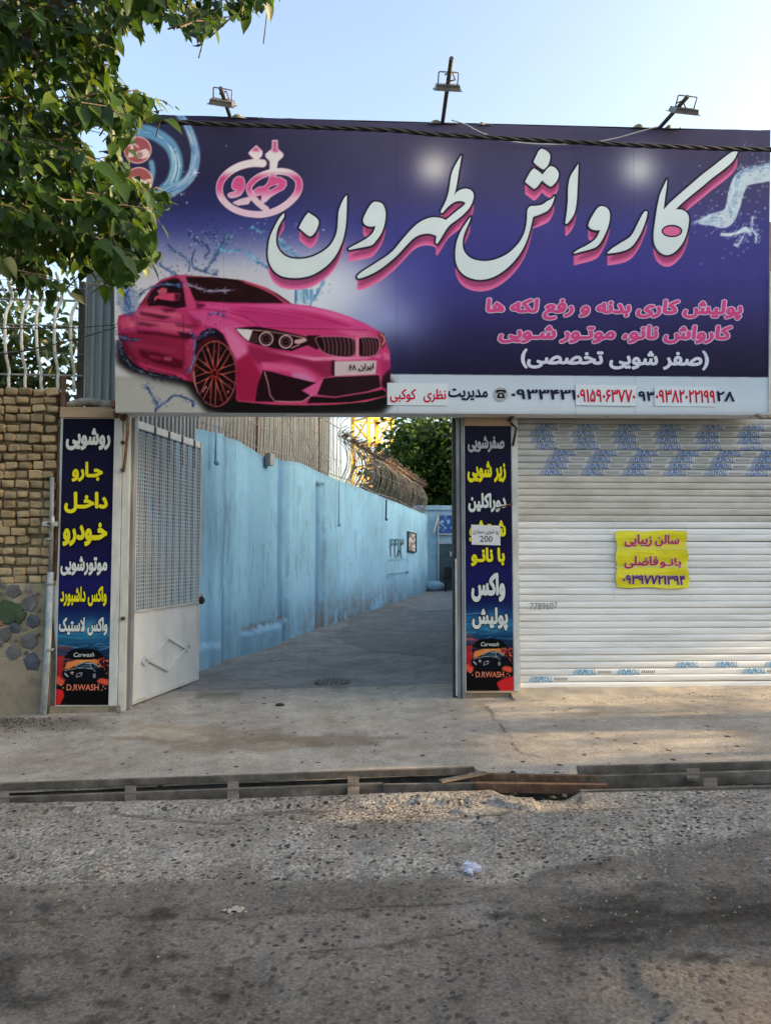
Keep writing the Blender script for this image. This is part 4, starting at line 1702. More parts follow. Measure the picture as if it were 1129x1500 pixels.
off = 0.05 * (fbm(UU * 0.6, ZZ * 0.5, 3) - 0.5) + 0.014 * (fbm(UU * 5, ZZ * 2, 4) - 0.5)
b1, b2, b3, b4, b5, b6 = [uof(x) for x in (325, 334, 406, 419, 461, 472)]
off += -0.055 * (sstep(UU, b1, b1 + 0.12) - sstep(UU, b2, b2 + 0.25))
off += -0.075 * (sstep(UU, b3, b3 + 0.12) - sstep(UU, b4, b4 + 0.2))
zlim = sstep(3.05 - ZZ + 0.15 * fbm(UU * 4, ZZ * 4, 2), 0, 0.1)
off += -0.08 * (sstep(UU, b5, b5 + 0.15) - sstep(UU, b6, b6 + 0.2)) * zlim
# thick render skirt at the foot
sk0, sk1 = uof(350), uof(416)
skh = 0.34 + 0.10 * fbm(UU * 3, UU * 0, 2)
off += 0.09 * sstep(UU, sk0, sk0 + 0.3) * (1 - sstep(UU, sk1, sk1 + 0.3)) * (1 - sstep(ZZ, skh - 0.05, skh + 0.02))
skh2 = 0.30 + 0.08 * fbm(UU * 4, UU * 0 + 4, 2)
off += 0.05 * (1 - sstep(UU, uof(327) - 0.2, uof(327))) * (1 - sstep(ZZ, skh2 - 0.05, skh2 + 0.02))
Pw = np.stack([W0.x + WT.x * UU + WN.x * off, W0.y + WT.y * UU + WN.y * off, ZZ], -1)
base = np.array(s2l((124, 180, 212)))
cw = np.ones(UU.shape + (3,)) * base
tone = fbm(UU * 0.7 + 3, ZZ * 0.9, 5)
cw *= (0.70 + 0.56 * tone)[..., None]
streak = fbm(UU * 16, ZZ * 0.7, 4)
cw *= (0.88 + 0.22 * streak)[..., None]


def band(a, b, e, col, al, m=1.0):
    global cw
    k = (sstep(UU, a - e, a + e) * (1 - sstep(UU, b - e, b + e)) * al * m)[..., None]
    cw = cw * (1 - k) + np.array(s2l(col)) * k


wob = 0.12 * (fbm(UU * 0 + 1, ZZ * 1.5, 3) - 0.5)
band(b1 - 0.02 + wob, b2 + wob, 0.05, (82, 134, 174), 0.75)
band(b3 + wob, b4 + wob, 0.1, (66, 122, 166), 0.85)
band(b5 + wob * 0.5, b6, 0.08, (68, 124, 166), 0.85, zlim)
band(uof(303), uof(312), 0.1, (88, 142, 180), 0.5)
band(uof(360), uof(398), 0.3, (96, 152, 188), 0.5)
dirt = np.clip(1 - (ZZ - 0.1) / (0.5 + 0.6 * fbm(UU * 1.2, ZZ * 0, 3)), 0, 1) * (fbm(UU * 4, ZZ * 4, 4) > 0.38) * fbm(UU * 9, ZZ * 6, 3) * 1.4
far_d = sstep(UU, uof(430), uof(480)) * (1 - 0.6 * sstep(UU, uof(560), uof(600)))
k = np.clip(dirt * (0.25 + 0.75 * far_d), 0, 0.85)[..., None]
cw = cw * (1 - k) + np.array([0.17, 0.16, 0.13]) * k
skm = sstep(UU, sk0, sk0 + 0.3) * (1 - sstep(UU, sk1, sk1 + 0.3)) * sstep(ZZ, skh - 0.03, skh + 0.02) * (1 - sstep(ZZ, skh + 0.05, skh + 0.13))
k = (0.7 * skm * (fbm(UU * 8, ZZ * 8, 2) > 0.4))[..., None]
cw = cw * (1 - k) + np.array([0.12, 0.12, 0.11]) * k
moss = 0.55 * (fbm(UU * 14, ZZ * 2.2, 4) > 0.60) * (fbm(UU * 2, ZZ * 1.5 + 9, 3) > 0.5)
cw *= (1 - 0.35 * moss)[..., None]
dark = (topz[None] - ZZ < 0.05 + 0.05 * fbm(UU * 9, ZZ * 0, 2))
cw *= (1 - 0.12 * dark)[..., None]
m_, n_, b_ = newmat('blue_wall_paint')
at = node(n_, 'ShaderNodeAttribute', attribute_name='print')
v_ = coords(n_, (1, 1, 0.3))
fine = ramp(n_, noise(n_, v_, 22, 6, 0.7), [(0.3, (0.85,) * 3), (0.7, (1.1,) * 3)])
L(n_, mix(n_, 1.0, at.outputs['Color'], fine, 'MULTIPLY'), b_.inputs['Base Color'])
b_.inputs['Roughness'].default_value = 0.8
bump(n_, b_, noise(n_, coords(n_, (1, 1, 0.6)), 30, 6, 0.7), 0.5, 0.012)
bw = thing('blue_wall', ww(WLEN / 2, 0), 'long rough light blue painted wall running back along the left of the alley', 'wall')
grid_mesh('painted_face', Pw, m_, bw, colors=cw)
mb = MB()
uk = np.linspace(U0, WLEN, 40)
zt2 = np.interp(uk, tu, tz) - 0.03
for i in range(39):
    a, b = uk[i], uk[i + 1]
    mb.add([ww(a, -0.2, -0.14), ww(b, -0.2, -0.14), ww(b, zt2[i + 1], -0.14), ww(a, zt2[i], -0.14), ww(a, -0.2, -0.3), ww(b, -0.2, -0.3), ww(b, zt2[i + 1], -0.3), ww(a, zt2[i], -0.3)],
           [(0, 1, 2, 3), (4, 7, 6, 5), (3, 2, 6, 7)])
mb.build('core', M['concrete'], bw)
mb = MB()
for i in range(len(uu) - 1):
    a, b = uu[i], uu[i + 1]
    oa, ob_ = off[-1, i], off[-1, i + 1]
    mb.add([ww(a, topz[i], oa), ww(b, topz[i + 1], ob_), ww(b, topz[i + 1] - 0.02, -0.3), ww(a, topz[i] - 0.02, -0.3)], [(0, 1, 2, 3)])
mb.build('coping', M['concrete'], bw)
# scrawled figures and arrows
pen = flat('black_marker', (0.03, 0.04, 0.05), 0.7)
letter('handwriting', '۴۴۱۳', (570, 789, 590, 816), WPL, pen, bw, off=0.03, fa=True)
mb = MB()
for (x0, y0_, x1, y1_) in ((567, 820, 597, 819.5), (567, 841, 597, 838), (593, 836, 597, 838), (593, 841, 597, 838), (582, 806, 578, 818), (583, 806, 587, 818)):
    mb.bar(WPL.hit(x0, y0_, 0.035), WPL.hit(x1, y1_, 0.035), 0.02, 0.004)
mb.build('scrawled_lines', pen, bw)
# things on the wall
t = thing('wall_picture', WPL.hit(601, 808, 0.03), 'small framed black and white print hung on the blue wall near the alley end', 'picture')
mb = MB()
for a, b in (((595.5, 779), (607, 782)), ((607, 782), (607, 809)), ((607, 809), (595.5, 806.5)), ((595.5, 806.5), (595.5, 779))):
    mb.bar(WPL.hit(*a, 0.05), WPL.hit(*b, 0.05), 0.06, 0.03)
mb.build('frame', M['dark_steel'], t)
gcv = quad_px(((596, 780), (606.5, 782.5), (606.5, 808), (596, 806)), 24, 40)
q = hit_arr(WPL, gcv[..., 0], gcv[..., 1], 0.045)
cc = np.where((fbm(gcv[..., 0] * 0.35, gcv[..., 1] * 0.3, 3) > 0.5)[..., None], 0.55, 0.16) * np.ones(3)
grid_mesh('print', q, print_mat('picture_print'), t, colors=cc)
for px, y0_, y1_, nm, lb in ((308, 618, 679, 'wall_bracket', 'thin blue painted rod hanging down the near end of the blue wall'), (491, 705, 770, 'wall_pipe', 'thin blue conduit fixed on the middle of the blue wall'), (561, 732, 762, 'wall_hook', 'small wire hook on the far part of the blue wall')):
    mb = MB()
    mb.tube([WPL.hit(px, y0_, 0.1), WPL.hit(px, (y0_ + y1_) / 2, 0.09), WPL.hit(px, y1_, 0.08)], 0.018 if px < 500 else 0.025, 6)
    mb.ball(WPL.hit(px, y1_ - 1, 0.1), 0.045, 7, 5)
    mb.build(nm, M['blue_wall2'] if px != 561 else M['dark_steel'], label=lb, cat='pipe' if px == 491 else 'hook')
mb = MB()
mb.frame_box(WPL.hit(386, 681, 0.03), WT * 0.2, Vector((0, 0, 0.2)), WN * 0.09)
mb.build('wall_lamp', M['grey_steel'], label='small grey box lamp near the top of the blue wall', cat='lamp')

# end wall with a door and a picture
EY = W1.y
ew = thing('end_wall', Vector((W1.x + 2, EY, gz(3))), 'pale blue wall closing the far end of the alley', 'wall')
zt_e = at_y(640, 741, EY).z
mb = MB()
mb.frame_box((W1.x - 0.6, EY, -0.2), (6.5, 0.5, 0), (0, 0, zt_e + 0.2), (0, 0.3, 0))
mb.build('wall_face', M['blue_wall2'], ew)
mb = MB()
mb.frame_box((W1.x - 0.6, EY - 0.06, zt_e - 0.16), (6.5, 0.5, 0), (0, 0, 0.18), (0, 0.4, 0))
mb.build('coping', M['blue_wall2'], ew)
EPL = Plane(Vector((W1.x, EY, 0)), Vector((0.5, -6.5, 0)))
d = thing('door', EPL.hit(655, 866, 0.04), 'dark teal metal door at the far end of the alley', 'door')


def ebox(mb, x0, y0, x1, y1, off, dep):
    a, b, c = EPL.hit(x0, y1, off), EPL.hit(x1, y1, off), EPL.hit(x0, y0, off)
    return mb.frame_box(a, (b - a).xy.to_3d(), Vector((0, 0, c.z - a.z)), -EPL.n * dep)


ebox(MB(), 642.5, 796, 668, 863, 0.06, 0.05).build('panel', vary('dark_teal_door', (0.02, 0.05, 0.06), (0.04, 0.08, 0.10), 3, 0.5, 0.1, 20, 0.003), d)
mb = MB()
ebox(mb, 641, 752, 642.6, 863, 0.09, 0.08)
ebox(mb, 642.6, 795, 668, 796.5, 0.09, 0.08)
ebox(mb, 642.6, 781.5, 668, 783.5, 0.09, 0.08)
mb.build('frame', M['alu'], d)
ebox(MB(), 658, 808, 661, 815, 0.1, 0.03).build('notice', M['alu'], d)
gq = quad_px(((643, 755), (668, 755), (668, 781), (643, 781)), 40, 40)
q = hit_arr(EPL, gq[..., 0], gq[..., 1], 0.08)
f_ = fbm(gq[..., 0] * 0.25, gq[..., 1] * 0.3, 4)
cc = np.stack([0.02 + 0.05 * f_, 0.05 + 0.15 * f_, 0.16 + 0.35 * f_], -1)
cc[f_ > 0.62] = (0.3, 0.5, 0.6)
t = grid_mesh('picture_panel', q, print_mat('far_print'), None, colors=cc)
props(t, 'dark blue printed panel above the far door', 'sign')
# white bent bars at either side of the printed panel
mb = MB()
mb.bar(EPL.hit(640, 757, 0.3), EPL.hit(632, 781, 0.5), 0.05, 0.05)
mb.bar(EPL.hit(664, 757, 0.3), EPL.hit(660, 781, 0.5), 0.05, 0.05)
mb.build('panel_struts', M['alu'], label='pair of pale struts holding the printed panel over the far door', cat='bracket')
# black wheelie chair / barrow shape at the far door
base = EPL.hit(655, 866, 0.9)
t = thing('chair', base, 'black plastic chair standing in front of the far door', 'chair')
bx, by, bz = base
mb = MB().box((bx, by, bz + 0.42), (0.5, 0.45, 0.05)).build('seat', M['black'], t)
MB().box((bx, by + 0.22, bz + 0.72), (0.5, 0.05, 0.5)).build('backrest', M['black'], t)
for dx in (-0.22, 0.22):
    for dy in (-0.18, 0.2):
        MB().box((bx + dx, by + dy, bz + 0.2), (0.045, 0.045, 0.4)).build('leg', M['black'], t)
    MB().box((bx + dx, by, bz + 0.64), (0.05, 0.45, 0.04)).build('armrest', M['black'], t)
base = EPL.hit(634, 862, 0.25)
mb = MB()
mb.ball(base + Vector((0, 0, 0.1)), 0.32, 8, 6, (1.4, 0.8, 0.7))
mb.build('cement_block', M['blue_wall2'], label='lump of pale cement at the foot of the blue wall corner', cat='block')

# ------------------------------------------------------------------ bar fence on the blue wall
f2 = thing('bar_fence', ww(8, 3.3, -0.2), 'long bowed bar fence with spiked top running along the blue wall', 'fence')
H0, H1 = 0.05, 1.32
tops = lambda u: float(np.interp(u, tu, tz))
mb = MB()
prof = [(0.0, 0.0), (0.05, 0.12), (0.17, 0.38), (0.21, 0.62), (0.16, 0.88), (0.03, 1.08), (-0.02, 1.18), (0.06, 1.30), (0.2, 1.36)]
mb.tube([Vector((WN.x * a, WN.y * a, b)) for a, b in cr(prof, False, 3)], 0.010, 5)
me = bpy.data.meshes.new('fence_bar')
me.from_pydata(mb.v, [], mb.f)
me.materials.append(vary('dull_fence_bar', (0.09, 0.065, 0.045), (0.24, 0.20, 0.165), 12, 0.6, 0, 50, 0.002))
prof2 = [(0.0, 0.0), (0.02, 0.5), (0.02, 1.3), (0.03, 1.5), (0.16, 1.62), (0.22, 1.60)]
mb = MB()
mb.tube([Vector((WN.x * a, WN.y * a, b)) for a, b in cr(prof2, False, 3)], 0.011, 5)
me3 = bpy.data.meshes.new('fence_bar')
me3.from_pydata(mb.v, [], mb.f)
me3.materials.append(M['pale_bar'])
u = 0.15
uswitch = wuz(506, 712)[0]
while u < WLEN - 0.1:
    z = tops(u) - 0.03
    if u < uswitch:
        piece('fence_bar', me3, f2, ww(u, z, -0.12), (0, random.uniform(-.02, .02), 0), (1, 1, random.uniform(0.97, 1.03)))
        u += 0.135
    else:
        piece('fence_bar', me, f2, ww(u, z, -0.2), (random.uniform(-.03, .03), random.uniform(-.04, .04), random.uniform(-.3, .3)), (random.uniform(.8, 1.15), 1, random.uniform(0.94, 1.06)))
        u += 0.15
for dz, of, r_ in ((0.14, -0.13, 0.012), (0.5, -0.09, 0.006), (1.28, -0.10, 0.014)):
    MB().tube([ww(x, tops(x) + dz, of) for x in np.linspace(0.0, uswitch, 10)], r_, 5).build('rail', M['grey_steel'], f2)
for dz, of, r_ in ((0.12, -0.13, 0.010), (0.62, 0.03, 0.006), (1.12, -0.18, 0.018), (1.22, -0.1, 0.012)):
    MB().tube([ww(x, tops(x) + dz + 0.03 * math.sin(x), of) for x in np.linspace(uswitch, WLEN, 14)], r_, 5).build('rail', M['grey_steel'], f2)
for u_ in (wuz(388, 660)[0], wuz(478, 690)[0], wuz(556, 720)[0]):
    MB().tube([ww(u_, tops(u_) - 0.1, -0.16), ww(u_, tops(u_) + 1.9 if u_ < uswitch else tops(u_) + 1.2, -0.16)], 0.035, 6).build('post', M['rust'] if u_ < 8 else M['dark_steel'], f2)
# spikes along the top, past counting
mb = MB()
rr = random.Random(5)
for i in range(700):
    x = rr.uniform(uswitch, WLEN)
    p0_ = ww(x, tops(x) + 1.15 + rr.uniform(-.04, .04), -0.18 + rr.uniform(-.02, .1))
    dd = Vector((rr.uniform(-.12, .2), rr.uniform(-.12, .12), rr.uniform(0.0, .2)))
    mb.tube([p0_, p0_ + dd], [0.010, 0.002], 3, False)
mb.build('spikes', M['rust'], f2, kind='stuff')
mb = MB()
for i in range(26):
    x = rr.uniform(0.1, WLEN - 0.3)
    q = [ww(x + j * rr.uniform(0.1, 0.5), tops(x) + rr.uniform(0.0, 0.8), rr.uniform(-.15, .1)) for j in range(4)]
    mb.tube(cr(q, False, 4), 0.004, 3, False)
mb.build('loose_wires', M['dark_steel'], f2, kind='stuff')
# pale sheet building behind the first stretch of the fence
sb = thing('sheet_shed', ww(9, 3.2, -1.2), 'pale grey ribbed metal shed standing behind the near part of the alley fence', 'shed')
ua, ub = wuz(326, 640)[0], uswitch + 0.5
UUs, ZZs = np.meshgrid(np.linspace(ua, ub, 260), np.linspace(2.0, 6.4, 4))
o_ = -0.55 + 0.02 * np.clip(2 * np.sin(UUs * 2 * math.pi / 0.16), -1, 1)
P = np.stack([W0.x + WT.x * UUs + WN.x * o_, W0.y + WT.y * UUs + WN.y * o_, ZZs], -1)
grid_mesh('ribbed_wall', P, vary('pale_shed_sheet', (0.10, 0.105, 0.105), (0.19, 0.195, 0.195), 2, 0.6, 0.1, 30, 0.002), sb, False)
mb = MB()
mb.frame_box(ww(ua, 2.0, -0.6), WT * (ub - ua), Vector((0, 0, 4.38)), -WN * 0.3)
mb.build('core', M['concrete'], sb)
mb = MB()
mb.frame_box(ww(1.2, 2.6, -0.9), WT * 2.2, Vector((0, 0, 2.6)), -WN * 0.4)
mb.build('rendered_house', vary('beige_render', (0.30, 0.27, 0.22), (0.42, 0.38, 0.32), 2, 0.9, 0.4, 20, 0.01), label='beige rendered house end above the near end of the blue wall', cat='building')

# ribbed sheet hanging inside over the leaf, with a teal beam under it
zsht = guz(286, 643)[1]
UUs, ZZs = np.meshgrid(np.linspace(-0.1, GLEN + 0.06, 150), np.linspace(zsht, 4.6, 4))
o_ = -0.10 + 0.012 * np.clip(2 * np.sin(UUs * 2 * math.pi / 0.10), -1, 1)
P = np.stack([GH.x + GT.x * UUs + GN.x * o_, GH.y + GT.y * UUs + GN.y * o_, ZZs], -1)
t = grid_mesh('ribbed_sheet', P, M['corr'], None, False)
props(t, 'ribbed metal sheet hanging above the open gate leaf under the big sign', 'metal sheet')
mb = MB()
gbox(mb, 0.05, GLEN - 0.02, zt_ - 0.0, zsht - 0.005, -0.06, 0.05)
mb.build('teal_beam', vary('teal_paint', (0.03, 0.09, 0.13), (0.06, 0.13, 0.17), 3, 0.5, 0.1, 20, 0.002), label='dark teal beam between the open gate leaf and the ribbed sheet above it', cat='beam')

# ------------------------------------------------------------------ the big sign: printed artwork
cv = Canvas(158, 155, 1140, 616, 1.0, (60, 58, 92))
X, Y = cv.X, cv.Y
rw = random.Random(21)


def vgrad(stops):
    ys = [a for a, _ in stops]
    return np.stack([np.interp(Y, ys, [c[i] for _, c in stops]) for i in range(3)], -1) / 255.0


right = vgrad([(165, (78, 76, 104)), (230, (72, 70, 104)), (290, (70, 68, 116)), (330, (66, 66, 136)), (400, (62, 60, 138)), (440, (58, 55, 122)), (490, (44, 41, 88)), (550, (29, 27, 58))])
left = vgrad([(165, (54, 52, 82)), (260, (44, 44, 78)), (300, (48, 50, 104)), (335, (66, 72, 140)), (365, (118, 126, 172)), (395, (176, 180, 196)), (430, (196, 198, 204)), (540, (186, 190, 196)), (610, (160, 164, 164))])
k = np.clip((X - 330) / 260, 0, 1)[..., None]
k = k * k * (3 - 2 * k)
cv.a[:] = left * (1 - k) + right * k
cv.glow(470, 430, 130, (205, 212, 224), 1.0, 0.62, 2.6)
cv.glow(560, 470, 90, (150, 165, 210), 0.75, 0.7)
cv.glow(610, 400, 60, (80, 84, 160), 0.5, 1.4)
cv.glow(640, 244, 52, (158, 156, 170), 0.45, 1)
cv.glow(636, 246, 34, (196, 196, 198), 0.8, 1)
cv.glow(937, 246, 54, (150, 152, 170), 0.45, 1)
cv.glow(935, 248, 34, (188, 194, 200), 0.8, 1)
cv.fill([(560, 480), (600, 500), (590, 560), (560, 560)], (40, 38, 84), 0.4, 14)
# grey white floor under the car, and the strip for the telephone numbers
fl = vgrad([(540, (150, 152, 152)), (570, (158, 162, 162)), (612, (176, 180, 178))])
m = np.clip((Y - (548 + (330 - X) * 0.01)) / 6, 0, 1) * (X < 575)
cv.a = cv.a * (1 - m[..., None]) + fl * m[..., None]
stripe = cv.cov_poly([(560, 548), (1140, 553), (1140, 616), (560, 616)])
cv.paint(stripe, vgrad([(548, (176, 192, 206)), (590, (190, 204, 214)), (602, (186, 198, 206)), (606, (168, 178, 184)), (612, (150, 156, 160))]))

# ---- the ring of water and two round pictograms, top left
ring = cr([(186, 300), (168, 270), (164, 235), (172, 205), (195, 192), (225, 196), (250, 214), (259, 240), (253, 266), (240, 280)], False)
cv.stroke(ring, 19, (96, 150, 186), 0.95, 1)
for i in range(90):
    o = rw.uniform(-8, 8)
    a = rw.randrange(0, len(ring) - 12)
    seg = [(x + o * 0.7 * (1 if x > 210 else -1), y + o * 0.5) for x, y in ring[a:a + rw.randint(6, 12)]]
    cv.stroke(seg, rw.uniform(0.7, 2.2), rw.choice([(158, 192, 206), (60, 116, 168), (50, 100, 158), (186, 208, 214), (120, 176, 204)]), 0.75)
tail = cr([(262, 168), (272, 180), (283, 205), (287, 230), (281, 255), (266, 272), (244, 284), (228, 290)], False)
cv.stroke(tail, list(np.linspace(9, 17, len(tail))), (130, 166, 196), 0.95, 0.6)
for i in range(70):
    o = rw.uniform(-6, 6)
    a = rw.randrange(0, len(tail) - 9)
    cv.stroke([(x + o, y + o * 0.3) for x, y in tail[a:a + rw.randint(4, 9)]], rw.uniform(0.6, 1.9), rw.choice([(176, 200, 216), (84, 130, 184), (150, 180, 206), (66, 112, 176)]), 0.75)
cv.stroke(cr([(222, 238), (224, 250), (222, 262)], False), 8, (110, 160, 192), 0.9, 0.6)
for (cx, cy) in ((202, 220), (204, 265)):
    cv.fill(cv.ell(cx, cy, 20.5, 20), (226, 196, 196))
    cv.fill(cv.ell(cx, cy, 19, 18.6), (160, 84, 88))
W_ = (214, 192, 188)
cv.stroke([(196, 209), (193, 219), (190, 229)], 4.2, W_)
cv.stroke([(193, 219), (194, 229)], 3.6, W_)
cv.fill(cv.ell(196, 205, 2.6, 2.6), W_)
cv.stroke([(197, 210), (188, 214)], 2, W_)
cv.stroke([(197, 210), (203, 216)], 2, W_)
cv.fill([(198, 228), (201, 222), (214, 218), (219, 222), (219, 230), (210, 233), (203, 232)], W_)
cv.fill(cv.ell(205, 227, 5, 5), (120, 70, 74))
cv.stroke(cv.ell(205, 227, 4.2, 4.2), 1.0, W_)
for i in range(5):
    a = i * 1.257
    cv.stroke([(205, 227), (205 + 4 * math.cos(a), 227 + 4 * math.sin(a))], 0.8, W_)
cv.fill([(186, 268), (192, 260), (202, 258), (210, 264), (222, 262), (222, 276), (190, 276)], W_)
for (x, y, r) in ((266, 285, 1.5), (256, 287, 1), (270, 284, 1), (274, 297, 1.3), (332, 214, 0.9), (263, 244, 1.4), (257, 219, 1.6), (394, 313, 1.1), (390, 322, 0.9), (388, 328, 1), (474, 337, 1.3), (270, 252, 1)):
    cv.fill(cv.ell(x, y, r, r, 8), (190, 196, 220), 0.9)
for a in range(6):
    q = a * 1.05
    cv.stroke([(286, 253), (286 + 8 * math.cos(q), 253 + 8 * math.sin(q))], [1.8, 0.3], (206, 214, 232), 0.9)


# ---- water splashes
def splash(path, wd, n, cols, seed, seglen=7, closed=0.35, droplets=20, body=0.28):
    r_ = random.Random(seed)
    P_ = cr(path, False, 8)
    w_ = []
    k0 = r_.uniform(0, 6)
    for i in range(len(P_)):
        q = (wd(i / len(P_)) if callable(wd) else wd)
        w_.append(max(0.7, q * (0.75 + 0.45 * math.sin(i * 0.7 + k0) * math.sin(i * 0.31 + k0)) * min(1, 0.35 + 3 * i / len(P_), 0.35 + 3 * (1 - i / len(P_)))))
    J = [(x + r_.gauss(0, 0.5), y + r_.gauss(0, 0.5)) for x, y in P_]
    if body:
        cv.stroke(J, [q + 0.9 for q in w_], cols[0], 0.75)
        cv.stroke(J, [max(0.4, q - 0.4) for q in w_], cols[3] if len(cols) > 3 else cols[-1], 0.75)
        cv.stroke([(x - 0.3, y - 0.4) for x, y in J], [max(0.3, q * 0.35) for q in w_], (206, 220, 232), 0.5)
    for _ in range(max(3, int(len(P_) / 6))):
        x, y = r_.choice(J)
        rr_ = r_.uniform(1.2, 3.0)
        x, y = x + r_.gauss(0, 3), y + r_.gauss(0, 3)
        e_ = cv.ell(x, y, rr_, rr_ * r_.uniform(0.7, 1.2), 12)
        cv.fill(e_, (190, 206, 224), 0.35)
        cv.stroke(e_, 0.8, cols[0], 0.85)
    n = int(n * 0.42)
    for i in range(n):
        t = r_.random()
        j = min(int(t * (len(P_) - 2)), len(P_) - 2)
        x, y = P_[j]
        dx, dy = P_[j + 1][0] - x, P_[j + 1][1] - y
        an = math.atan2(dy, dx) + r_.gauss(0, 0.5)
        w = wd(t) if callable(wd) else wd
        ox, oy = r_.gauss(0, w * 0.45), r_.gauss(0, w * 0.45)
        x, y = x + ox, y + oy
        if r_.random() < closed:
            rr_ = r_.uniform(0.9, 2.6)
            cv.stroke(cv.ell(x, y, rr_, rr_ * r_.uniform(0.5, 1.2), 8, rot=an), r_.uniform(0.5, 0.9), r_.choice(cols), r_.uniform(0.5, 0.95))
        else:
            l_ = r_.uniform(0.4, 1) * seglen
            b_ = r_.gauss(0, 0.5)
            cv.stroke([(x, y), (x + l_ * 0.5 * math.cos(an), y + l_ * 0.5 * math.sin(an)), (x + l_ * math.cos(an + b_), y + l_ * math.sin(an + b_))], [r_.uniform(0.5, 1.4), 0.9, 0.3], r_.choice(cols), r_.uniform(0.5, 0.95))
    for i in range(droplets):
        t = r_.random()
        x, y = P_[int(t * (len(P_) - 1))]
        w = (wd(t) if callable(wd) else wd) * 2.2 + 3
        x, y = x + r_.gauss(0, w), y + r_.gauss(0, w)
        rr_ = r_.uniform(0.5, 1.5)
        cv.stroke(cv.ell(x, y, rr_, rr_, 7), 0.7, r_.choice(cols), 0.8)


BL = [(24, 44, 96), (36, 66, 128), (58, 96, 156), (96, 136, 184), (20, 34, 70), (150, 180, 210)]
CY_ = [(60, 130, 176), (100, 160, 196), (140, 186, 210), (44, 104, 160), (170, 204, 220)]
WH = [(196, 216, 226), (170, 196, 214), (214, 226, 230), (120, 150, 184), (60, 84, 130), (200, 218, 226)]
splash([(300, 400), (314, 378), (326, 362), (336, 346)], lambda t: 3.0 + 2 * t, 190, BL[:4], 1, 8, 0.1, 6)
splash([(330, 348), (338, 345), (341, 352)], 3.2, 70, BL, 2, 5)
splash([(276, 339), (282, 348), (292, 354), (303, 360)], 2.4, 80, BL, 3, 6, 0.4)
splash([(246, 358), (262, 372), (277, 382), (277, 398)], 1.3, 50, BL, 4, 6)
splash([(318, 346), (300, 340), (316, 350)], 1.2, 18, BL, 5, 4)
splash([(286, 366), (282, 380), (284, 392), (300, 398), (318, 404)], 1.4, 60, BL, 6, 5, 0.6)
splash([(300, 356), (306, 368), (300, 378)], 1.2, 25, BL, 7, 5)
splash([(233, 372), (236, 388), (250, 398), (262, 404)], 3, 50, BL, 8, 6, 0.5, 25)
splash([(322, 366), (334, 368), (352, 366)], 2.6, 90, CY_, 9, 7, 0.3)
splash([(362, 370), (374, 382), (396, 394)], 3.5, 130, CY_, 10, 9, 0.1)
splash([(366, 335), (376, 336), (384, 342)], 2.5, 30, CY_, 11, 5, 0.5)
splash([(404, 345), (416, 362), (436, 376)], 4, 140, CY_, 12, 8, 0.2)
splash([(392, 350), (410, 370), (430, 385)], 5, 60, CY_, 112, 8, 0.2)
for i in range(40):
    x = rw.uniform(430, 458)
    cv.stroke([(x, 424), (x + rw.uniform(-3, 3), rw.uniform(436, 450))], rw.uniform(0.7, 1.6), rw.choice(CY_), 0.8)
splash([(458, 440), (468, 424), (474, 412)], 3.6, 90, CY_, 13, 7, 0.4)
# right hand stream
st = cr([(1136, 252), (1112, 256), (1088, 262), (1078, 280), (1072, 305), (1062, 320), (1042, 322), (1024, 326)], False)
m = cv.cov_stroke(st, list(np.interp(np.linspace(0, 1, len(st)), [0, 0.3, 0.6, 0.75, 0.9, 1], [24, 24, 20, 26, 14, 5])))
m = np.clip(m * (0.5 + 1.2 * fbm(X * 0.16, Y * 0.16, 4)), 0, 1)
cv.paint(m, (192, 212, 220), 0.92, 0.5)
splash([(1136, 246), (1105, 248), (1084, 256), (1076, 282), (1072, 305), (1060, 318), (1040, 322), (1018, 326)], 8, 520, WH, 14, 9, 0.2, 60)
splash([(1136, 238), (1112, 242), (1086, 250), (1080, 262)], 3, 130, [(64, 92, 150), (100, 130, 176), (40, 60, 110), (190, 206, 220)], 15, 7)
splash([(1056, 344), (1076, 342), (1090, 336), (1098, 340)], 5, 150, WH[:3], 16, 7, 0.3, 20)
splash([(1102, 318), (1100, 334), (1106, 344), (1106, 356)], 1.6, 50, WH[:3], 17, 6)
splash([(1088, 346), (1082, 356), (1078, 360)], 1.5, 30, WH[:3], 18, 5)
for i in range(70):
    x, y = rw.uniform(1020, 1128), rw.uniform(205, 350)
    cv.fill(cv.ell(x, y, *(rw.uniform(0.4, 1.2),) * 2, 6), (186, 198, 220), 0.8)

# ---- the pink car
G = lambda L_: [(160 + x / 5.645, 390 + y / 5.645) for x, y in L_]
H = lambda L_: [(330 + x / 4.342, 390 + y / 4.342) for x, y in L_]
# shadow on the floor
cv.fill(G([(65, 800), (180, 880), (420, 940), (640, 990), (720, 1100), (800, 1200), (1000, 1240), (1500, 1240), (60, 1240)])[:8] + [(560, 606), (575, 590), (575, 556), (420, 560), (300, 520), (170, 500)], (16, 13, 14), 0.97, 4)
cv.fill(G([(62, 930), (250, 950), (480, 1040), (700, 1130), (780, 1220), (60, 1250)]), (164, 168, 166), 0.98, 3)
BODY = G([(68, 470), (80, 410), (130, 392), (220, 372), (260, 310), (300, 250), (350, 180), (430, 110), (540, 75), (620, 72)]) + H([(0, 78), (120, 92), (250, 132), (340, 180), (425, 240), (540, 252), (680, 285), (800, 325), (880, 360), (960, 405), (1010, 430), (1022, 490), (1046, 540), (1050, 640), (1050, 740), (1036, 780), (1020, 828), (900, 862), (700, 880), (500, 885), (300, 880), (80, 860)]) + \
    G([(1040, 1080), (960, 1150), (880, 1168), (800, 1130), (730, 1040), (700, 960), (560, 925), (450, 890), (300, 860), (200, 800), (120, 700), (80, 590)])
bm_ = cv.fill(BODY, (186, 54, 108))
cl = bm_


def cf(p, c, a=1.0, b=0.0):
    cv.fill(p, c, a, b, cl)


